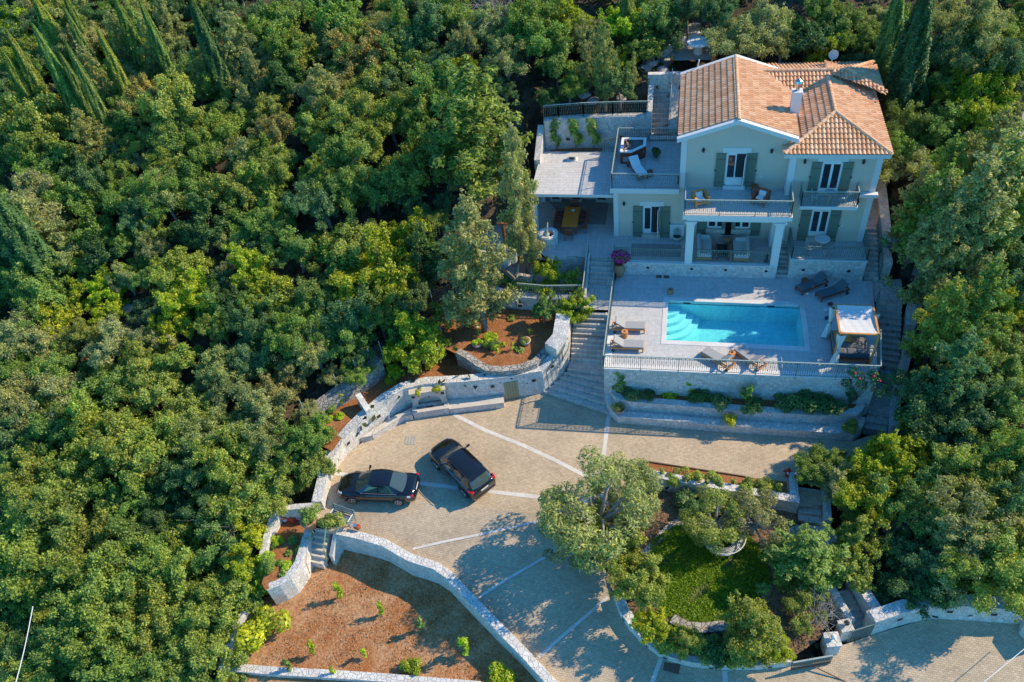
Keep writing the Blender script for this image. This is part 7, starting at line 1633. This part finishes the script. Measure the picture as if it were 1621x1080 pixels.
jl = JAR.location; flowers('bougainvillea', 'magenta bougainvillea growing from the terracotta jar over the iron railing', 'flowering plant', (jl.x+.1, jl.y+.2, jl.z+.95), (.62,.4,.5), 420, (.50,.02,.22), .5, 1, .085, 420)
rp_ = P(1345,640,1.2); rt = thing('climbing_rose', 'climbing rose with a few red flowers at the right end of the deck wall', 'rose', rp_)
m_ = MB(); rs = np.random.default_rng(4); qs = [V(-.2,-.1,1.2),V(-.5,-.1,1.9),V(.3,-.1,1.8),V(.1,-.1,2.4),V(.7,-.05,2.6),V(-.35,0,2.7),V(.9,0,2.2),V(0,-.1,.8)]
for v_ in qs: m_.tube([rp_, rp_+v_*.5+V(0,-.1,0), rp_+v_], [.03,.02,.01], 5)
m_.build('stem', BARK, rt)
v, b_ = puffs(rs, np.array([(rp_+v_).to_tuple() for v_ in qs]), [.3]*len(qs), 900, .06, 1.8); o = link('foliage', leafmesh('foliage', v, rs, b_), rt); o.color = (*TONE[6],1)
m_ = MB(); [m_.rbox(rp_+v_+V(.1*i-.3,-.25,.12), (.12,.12,.1), .045) for i, v_ in enumerate(qs[1:7])]; m_.build('rose_bloom', plain('rose_red',(.55,.03,.08),.6,.1,5), rt)
# potted plants and climbers
for T_, s, tn, lb in ((PT1,.75,1,'mid green shrub filling the wide pot left of the field steps'),(PT2,.7,0,'olive green plant filling the sandy pot by the long field wall'),(RB[0],.45,7,'brownish succulent in the left bowl planter on the ledge'),(RB[1],.55,3,'yellow green plant in the oval planter half way along the ledge'),(RB[2],.6,0,'yellow green plant at the right end of the ledge'),(RB[3],.4,5,'small green plant in the mossy pot'),(RB[4],.35,1,'small green plant in the broken pot'),(FP[0],.32,3,'tiny yellow green plant on the left of the fountain ledge'),(FP[1],.32,3,'tiny yellow green plant on the right of the fountain ledge'),(TP[0],.45,6,'dark green plant in the pot beside the hot tub')):
    l_ = T_.location; h_ = .70 if T_ is PT1 else .6 if T_ is PT2 else .3; tree('s', (l_.x,l_.y,l_.z+h_-.12), s, tn, lb, name='pot_plant', cat='pot plant')
for x, lb, tn in ((-8.45,'climbing vine on the back wall, leftmost of three',1),(-7.1,'climbing vine on the back wall, middle of three',1),(-5.85,'brighter climbing vine on the back wall, rightmost of three',0)):
    tree('p', (x, 48.93, 6.96), (1.7,.8,1.9), tn, lb, 'vines on the back wall', name='climbing_vine', cat='vine', rz=0)
# plants in the earth beds
k = 0
BEDW = {}
def scatter(poly_px, z, n, kinds, tones, smin, smax, where, seed, grp):
    global k
    r_ = random.Random(seed); xs = [a for a, _ in poly_px]; ys_ = [b_ for _, b_ in poly_px]; i = 0; tries = 0; got = []
    while i < n and tries < 900:
        tries += 1; px, py = r_.uniform(min(xs), max(xs)), r_.uniform(min(ys_), max(ys_))
        if not inside(np.array([px]), np.array([py]), poly_px)[0] or any((px-a)**2+(py-b_)**2 < 110 for a, b_ in got): continue
        got.append((px, py)); i += 1
    got.sort()
    for i, (px, py) in enumerate(got):
        kd = r_.choice(kinds); tn = r_.choice(tones); zz = z if not callable(z) else z(px, py)
        tree(kd, P(px, py, zz), r_.uniform(smin, smax)*(1.8 if kd == 'f' else 1), tn, f'{TNAME[tn]} {KWORD[kd]} {where}, {ordn(i)} from left', grp)
scatter([(728,520),(760,500),(820,500),(860,525),(850,548),(800,562),(750,555)], 2.18, 13, 'fps', [5,1,3,0], .4, .65, 'in the upper red earth bed', 3, 'plants in the upper earth bed')
scatter([(610,592),(660,568),(720,562),(760,568),(740,577),(670,584),(620,606)], 1.32, 11, 'fps', [5,1,3], .45, .8, 'behind the fountain wall', 5, 'plants behind the fountain')
scatter([(498,660),(535,634),(552,640),(530,675),(505,696)], 1.32, 9, 'fps', [5,1,5], .5, .85, 'in the bed by the rubble wall', 6, 'plants in the left earth bed')
scatter([(430,850),(485,855),(478,890),(450,920),(425,915)], -.6, 12, 'sfs', [1,0,1,5], .45, .7, 'in the herb bed by the steps', 7, 'herbs in the left bed')
scatter([(775,445),(830,452),(915,455),(915,468),(860,470),(790,458)], 3.08, 11, 'sps', [1,0,4,5], .5, .75, 'behind the curved wall railing', 8, 'shrubs on the garden shelf')
scatter([(1045,752),(1230,779),(1235,790),(1050,762)], .01, 13, 'pfs', [1,4,0,1], .5, .75, 'in the rose bed strip', 9, 'roses in the strip bed')
scatter([(1070,790),(1110,800),(1180,812),(1150,820),(1080,806)], GZ, 6, 's', [4,6], .6, .9, 'below the straight garden wall', 10, 'shrubs in the olive garden')
scatter([(1010,985),(1060,1020),(1160,1035),(1210,1040),(1160,1050),(1070,1030)], GZ, 10, 'sf', [1,6,0], .7, 1.0, 'behind the blue topped garden wall', 12, 'shrubs in the olive garden')
# saplings in the dry field
for i, (px, py, s, tn, lb) in enumerate(((541,945,1.2,5,'bright sapling highest up in the dry field'),(607,972,1.0,5,'sapling in the middle of the dry field'),(668,998,1.1,1,'dark green sapling near the shaded strip of the dry field'),(740,1035,1.5,5,'tall bright sapling standing in the shadow line of the field wall'),(500,1035,1.1,3,'pale yellow sapling in the lower left of the dry field'),(580,1040,.8,5,'small bright sapling low in the dry field'),(650,1062,.75,3,'bushy sapling at the bottom right of the dry field'),(418,1005,1.7,3,'bushy young tree at the left wall of the dry field'),(462,1062,1.0,1,'low green plant by the bottom wall of the dry field'),(530,1068,.7,5,'tiny plant on the bottom wall of the dry field'),(800,1090,1.1,5,'bright shrub at the bottom edge next to the field wall'))):
    p = PF(px, py); tree('p' if i not in (6,7,10) else 's', p, (s*.62,s*.62,s) if i not in (6,7,10) else s*.9, tn, lb, 'saplings in the dry field', name='sapling', cat='sapling')
# grass, ground cover
def clutter(name, polys, n, size, cols, zf, seed, kind='stuff', zr=.12, lab=None, thin=None):
    rs = np.random.default_rng(seed); out = []
    for poly in polys:
        xs = [p[0] for p in poly]; ys_ = [p[1] for p in poly]; q = np.c_[rs.uniform(min(xs),max(xs),n), rs.uniform(min(ys_),max(ys_),n)]; q = q[inside(q[:,0], q[:,1], poly)]; q = q if thin is None else q[patchy(q, seed, thin)]; out.append(np.c_[q, zf(q)+rs.random(len(q))*zr])
    c = np.concatenate(out); d = np.zeros_like(c); d[:,2] = .5; v = cards(rs, c, d, size, 3.0, .1, .9); me = leafmesh(name, v, rs); o = link(name, me); o.color = (*cols,1); return tag(o, lab, kind=kind)
def patchy(q, k, lo): return np.sin(q[:,0]*1.9+k)*np.cos(q[:,1]*1.6-k)+.6*np.sin(q[:,0]*4.3-q[:,1]*3.7+k)+rs_0.random(len(q))*.9 > lo
rs_0 = np.random.default_rng(21)
lc_ = np.array(lawn).mean(0)
clutter('lawn_grass', [[tuple(lc_+(np.array(p)-lc_)*1.12) for p in lawn]], 46000, .035, (.24,.40,.022), lambda q: np.full(len(q), GZ+.01), 1, lab='short bright green lawn grass', thin=-.55)
clutter('olive_garden_litter', [garden], 9000, .04, (.22,.16,.08), lambda q: np.full(len(q), GZ+.01), 2, zr=.04, lab='dry leaves and weeds under the olive trees')
clutter('field_straw', [[(v.x,v.y) for v in map(Vector, field)]], 26000, .035, (.50,.34,.20), lambda q: -.14*np.maximum(0,23.5-q[:,1])-1.44, 3, zr=.03, lab='dry straw scattered over the red field', thin=.3)
rs_ = np.random.default_rng(8); q = np.c_[rs_.uniform(-75,34,60000), rs_.uniform(11,78,60000)]; keep = np.ones(len(q), bool)
for poly, z, dz in FOOT: keep &= ~inside(q[:,0], q[:,1], poly)
q = q[keep]; zz = np.concatenate([terr_z(a[:,0], a[:,1]) for a in np.array_split(q, 40)])+wob(q[:,0], q[:,1]); c = np.c_[q, zz+rs_.random(len(q))**2*.7]; d = np.zeros_like(c); d[:,2] = .6
o = link('undergrowth', leafmesh('undergrowth', cards(rs_, c, d, .16, 1.8, .2, .8), rs_)); o.color = (.06,.085,.03,1); tag(o, 'dark undergrowth on the forest floor', kind='stuff')
# rocks on the slope behind the villa and in the gully
ROCK = plain('limestone_rock', (.38,.37,.36), .95, .3, 2.5, bmp=.6)
def rock(px, py, s, seed, lb):
    x, y, z, _ = hit(px, py); r_ = np.random.default_rng(seed); bm = bmesh.new(); bmesh.ops.create_icosphere(bm, subdivisions=2, radius=1); a = r_.normal(0,1,(6,3))
    for v_ in bm.verts: v_.co *= 1+.16*float(np.sin(a@np.array(v_.co)*2.2).sum())/2; v_.co.x *= 1.3; v_.co.z *= .7
    me = bpy.data.meshes.new('rock'); bm.to_mesh(me); bm.free(); me.materials.append(ROCK); o = link('rock', me); o.location = (x, y, z+.1*s); o.scale = (s,)*3; o.rotation_euler = (0,0,seed); return tag(o, lb, 'rock', 'rocks on the slopes')
for i, (px, py, s, lb) in enumerate(((1035,100,.5,'grey rock left of the stone picnic bench'),(1050,112,.45,'grey rock just above the head of the back stairs'),(1020,108,.4,'smaller rock on the slope left of the back stairs'),(1196,83,.6,'pale boulder behind the villa roof ridge'),(1285,95,.5,'boulder behind the villa near the satellite dish'),(925,150,.4,'rock under the thin trees behind the kitchen wall'),(940,160,.35,'small rock behind the railing of the kitchen wall'),(985,158,.35,'rock on the bank behind the kitchen wall railing'),(205,430,.5,'pale rock in a dark gap of the left forest'),(200,490,.6,'pale boulder in the dark gully of the left forest'),(30,1040,.5,'rock in the gully at the lower left corner'),(45,1055,.5,'second rock in the gully at the lower left corner'),(1420,840,.5,'rock in the dark gap right of the garden path'),(1440,830,.4,'small rock in the dark gap right of the garden path'))):
    rock(px, py, s, i+1, lb)
# dead grey brush
def dead(px, py, z0, s, lb, seed):
    x, y, z = (hit(px, py)[:3] if z0 is None else P(px, py, z0)); r_ = np.random.default_rng(seed); m_ = MB()
    for k in range(40):
        d = Vector(r_.normal(0,1,3)); d.z = abs(d.z)*.7+.3; d.normalize(); L = s*(.3+.5*r_.random()); a = Vector((x,y,z+.3*s)); b_ = a+d*L*.5+Vector(r_.normal(0,.08*s,3)); c_ = a+d*L+Vector(r_.normal(0,.1*s,3)); m_.tube([a,b_,c_], [.014,.010,.005], 4, False)
        for q_ in range(6): p_ = b_.lerp(c_, .15*q_); m_.tube([p_, p_+Vector(r_.normal(0,.12*s,3))], [.006,.003], 3, False)
    m_.tube([(x,y,z-.3),(x,y,z+.35*s)], [.06,.03], 6)
    tag(m_.build('dead_bush', plain('dead_twigs',(.42,.39,.36),.95,.2,6) if 'dead_twigs' not in bpy.data.materials else bpy.data.materials['dead_twigs']), lb, 'dead bush', 'dead grey bushes')
for i, (px, py, z0, s, lb) in enumerate(((160,185,None,3.2,'bare grey dead bush among the left forest conifers'),(790,60,None,5.0,'large bare grey tree top left of the kitchen wall'),(400,850,None,3.5,'bare grey twigs above the herb bed'),(1595,385,None,3.2,'bare silver branches by the neighbour wall'),(670,545,1.4,2.6,'grey twiggy bush in the red earth bed'),(1290,985,GZ,2.2,'bare grey twigs left of the small iron gate'))): dead(px, py, z0, s, lb, i)
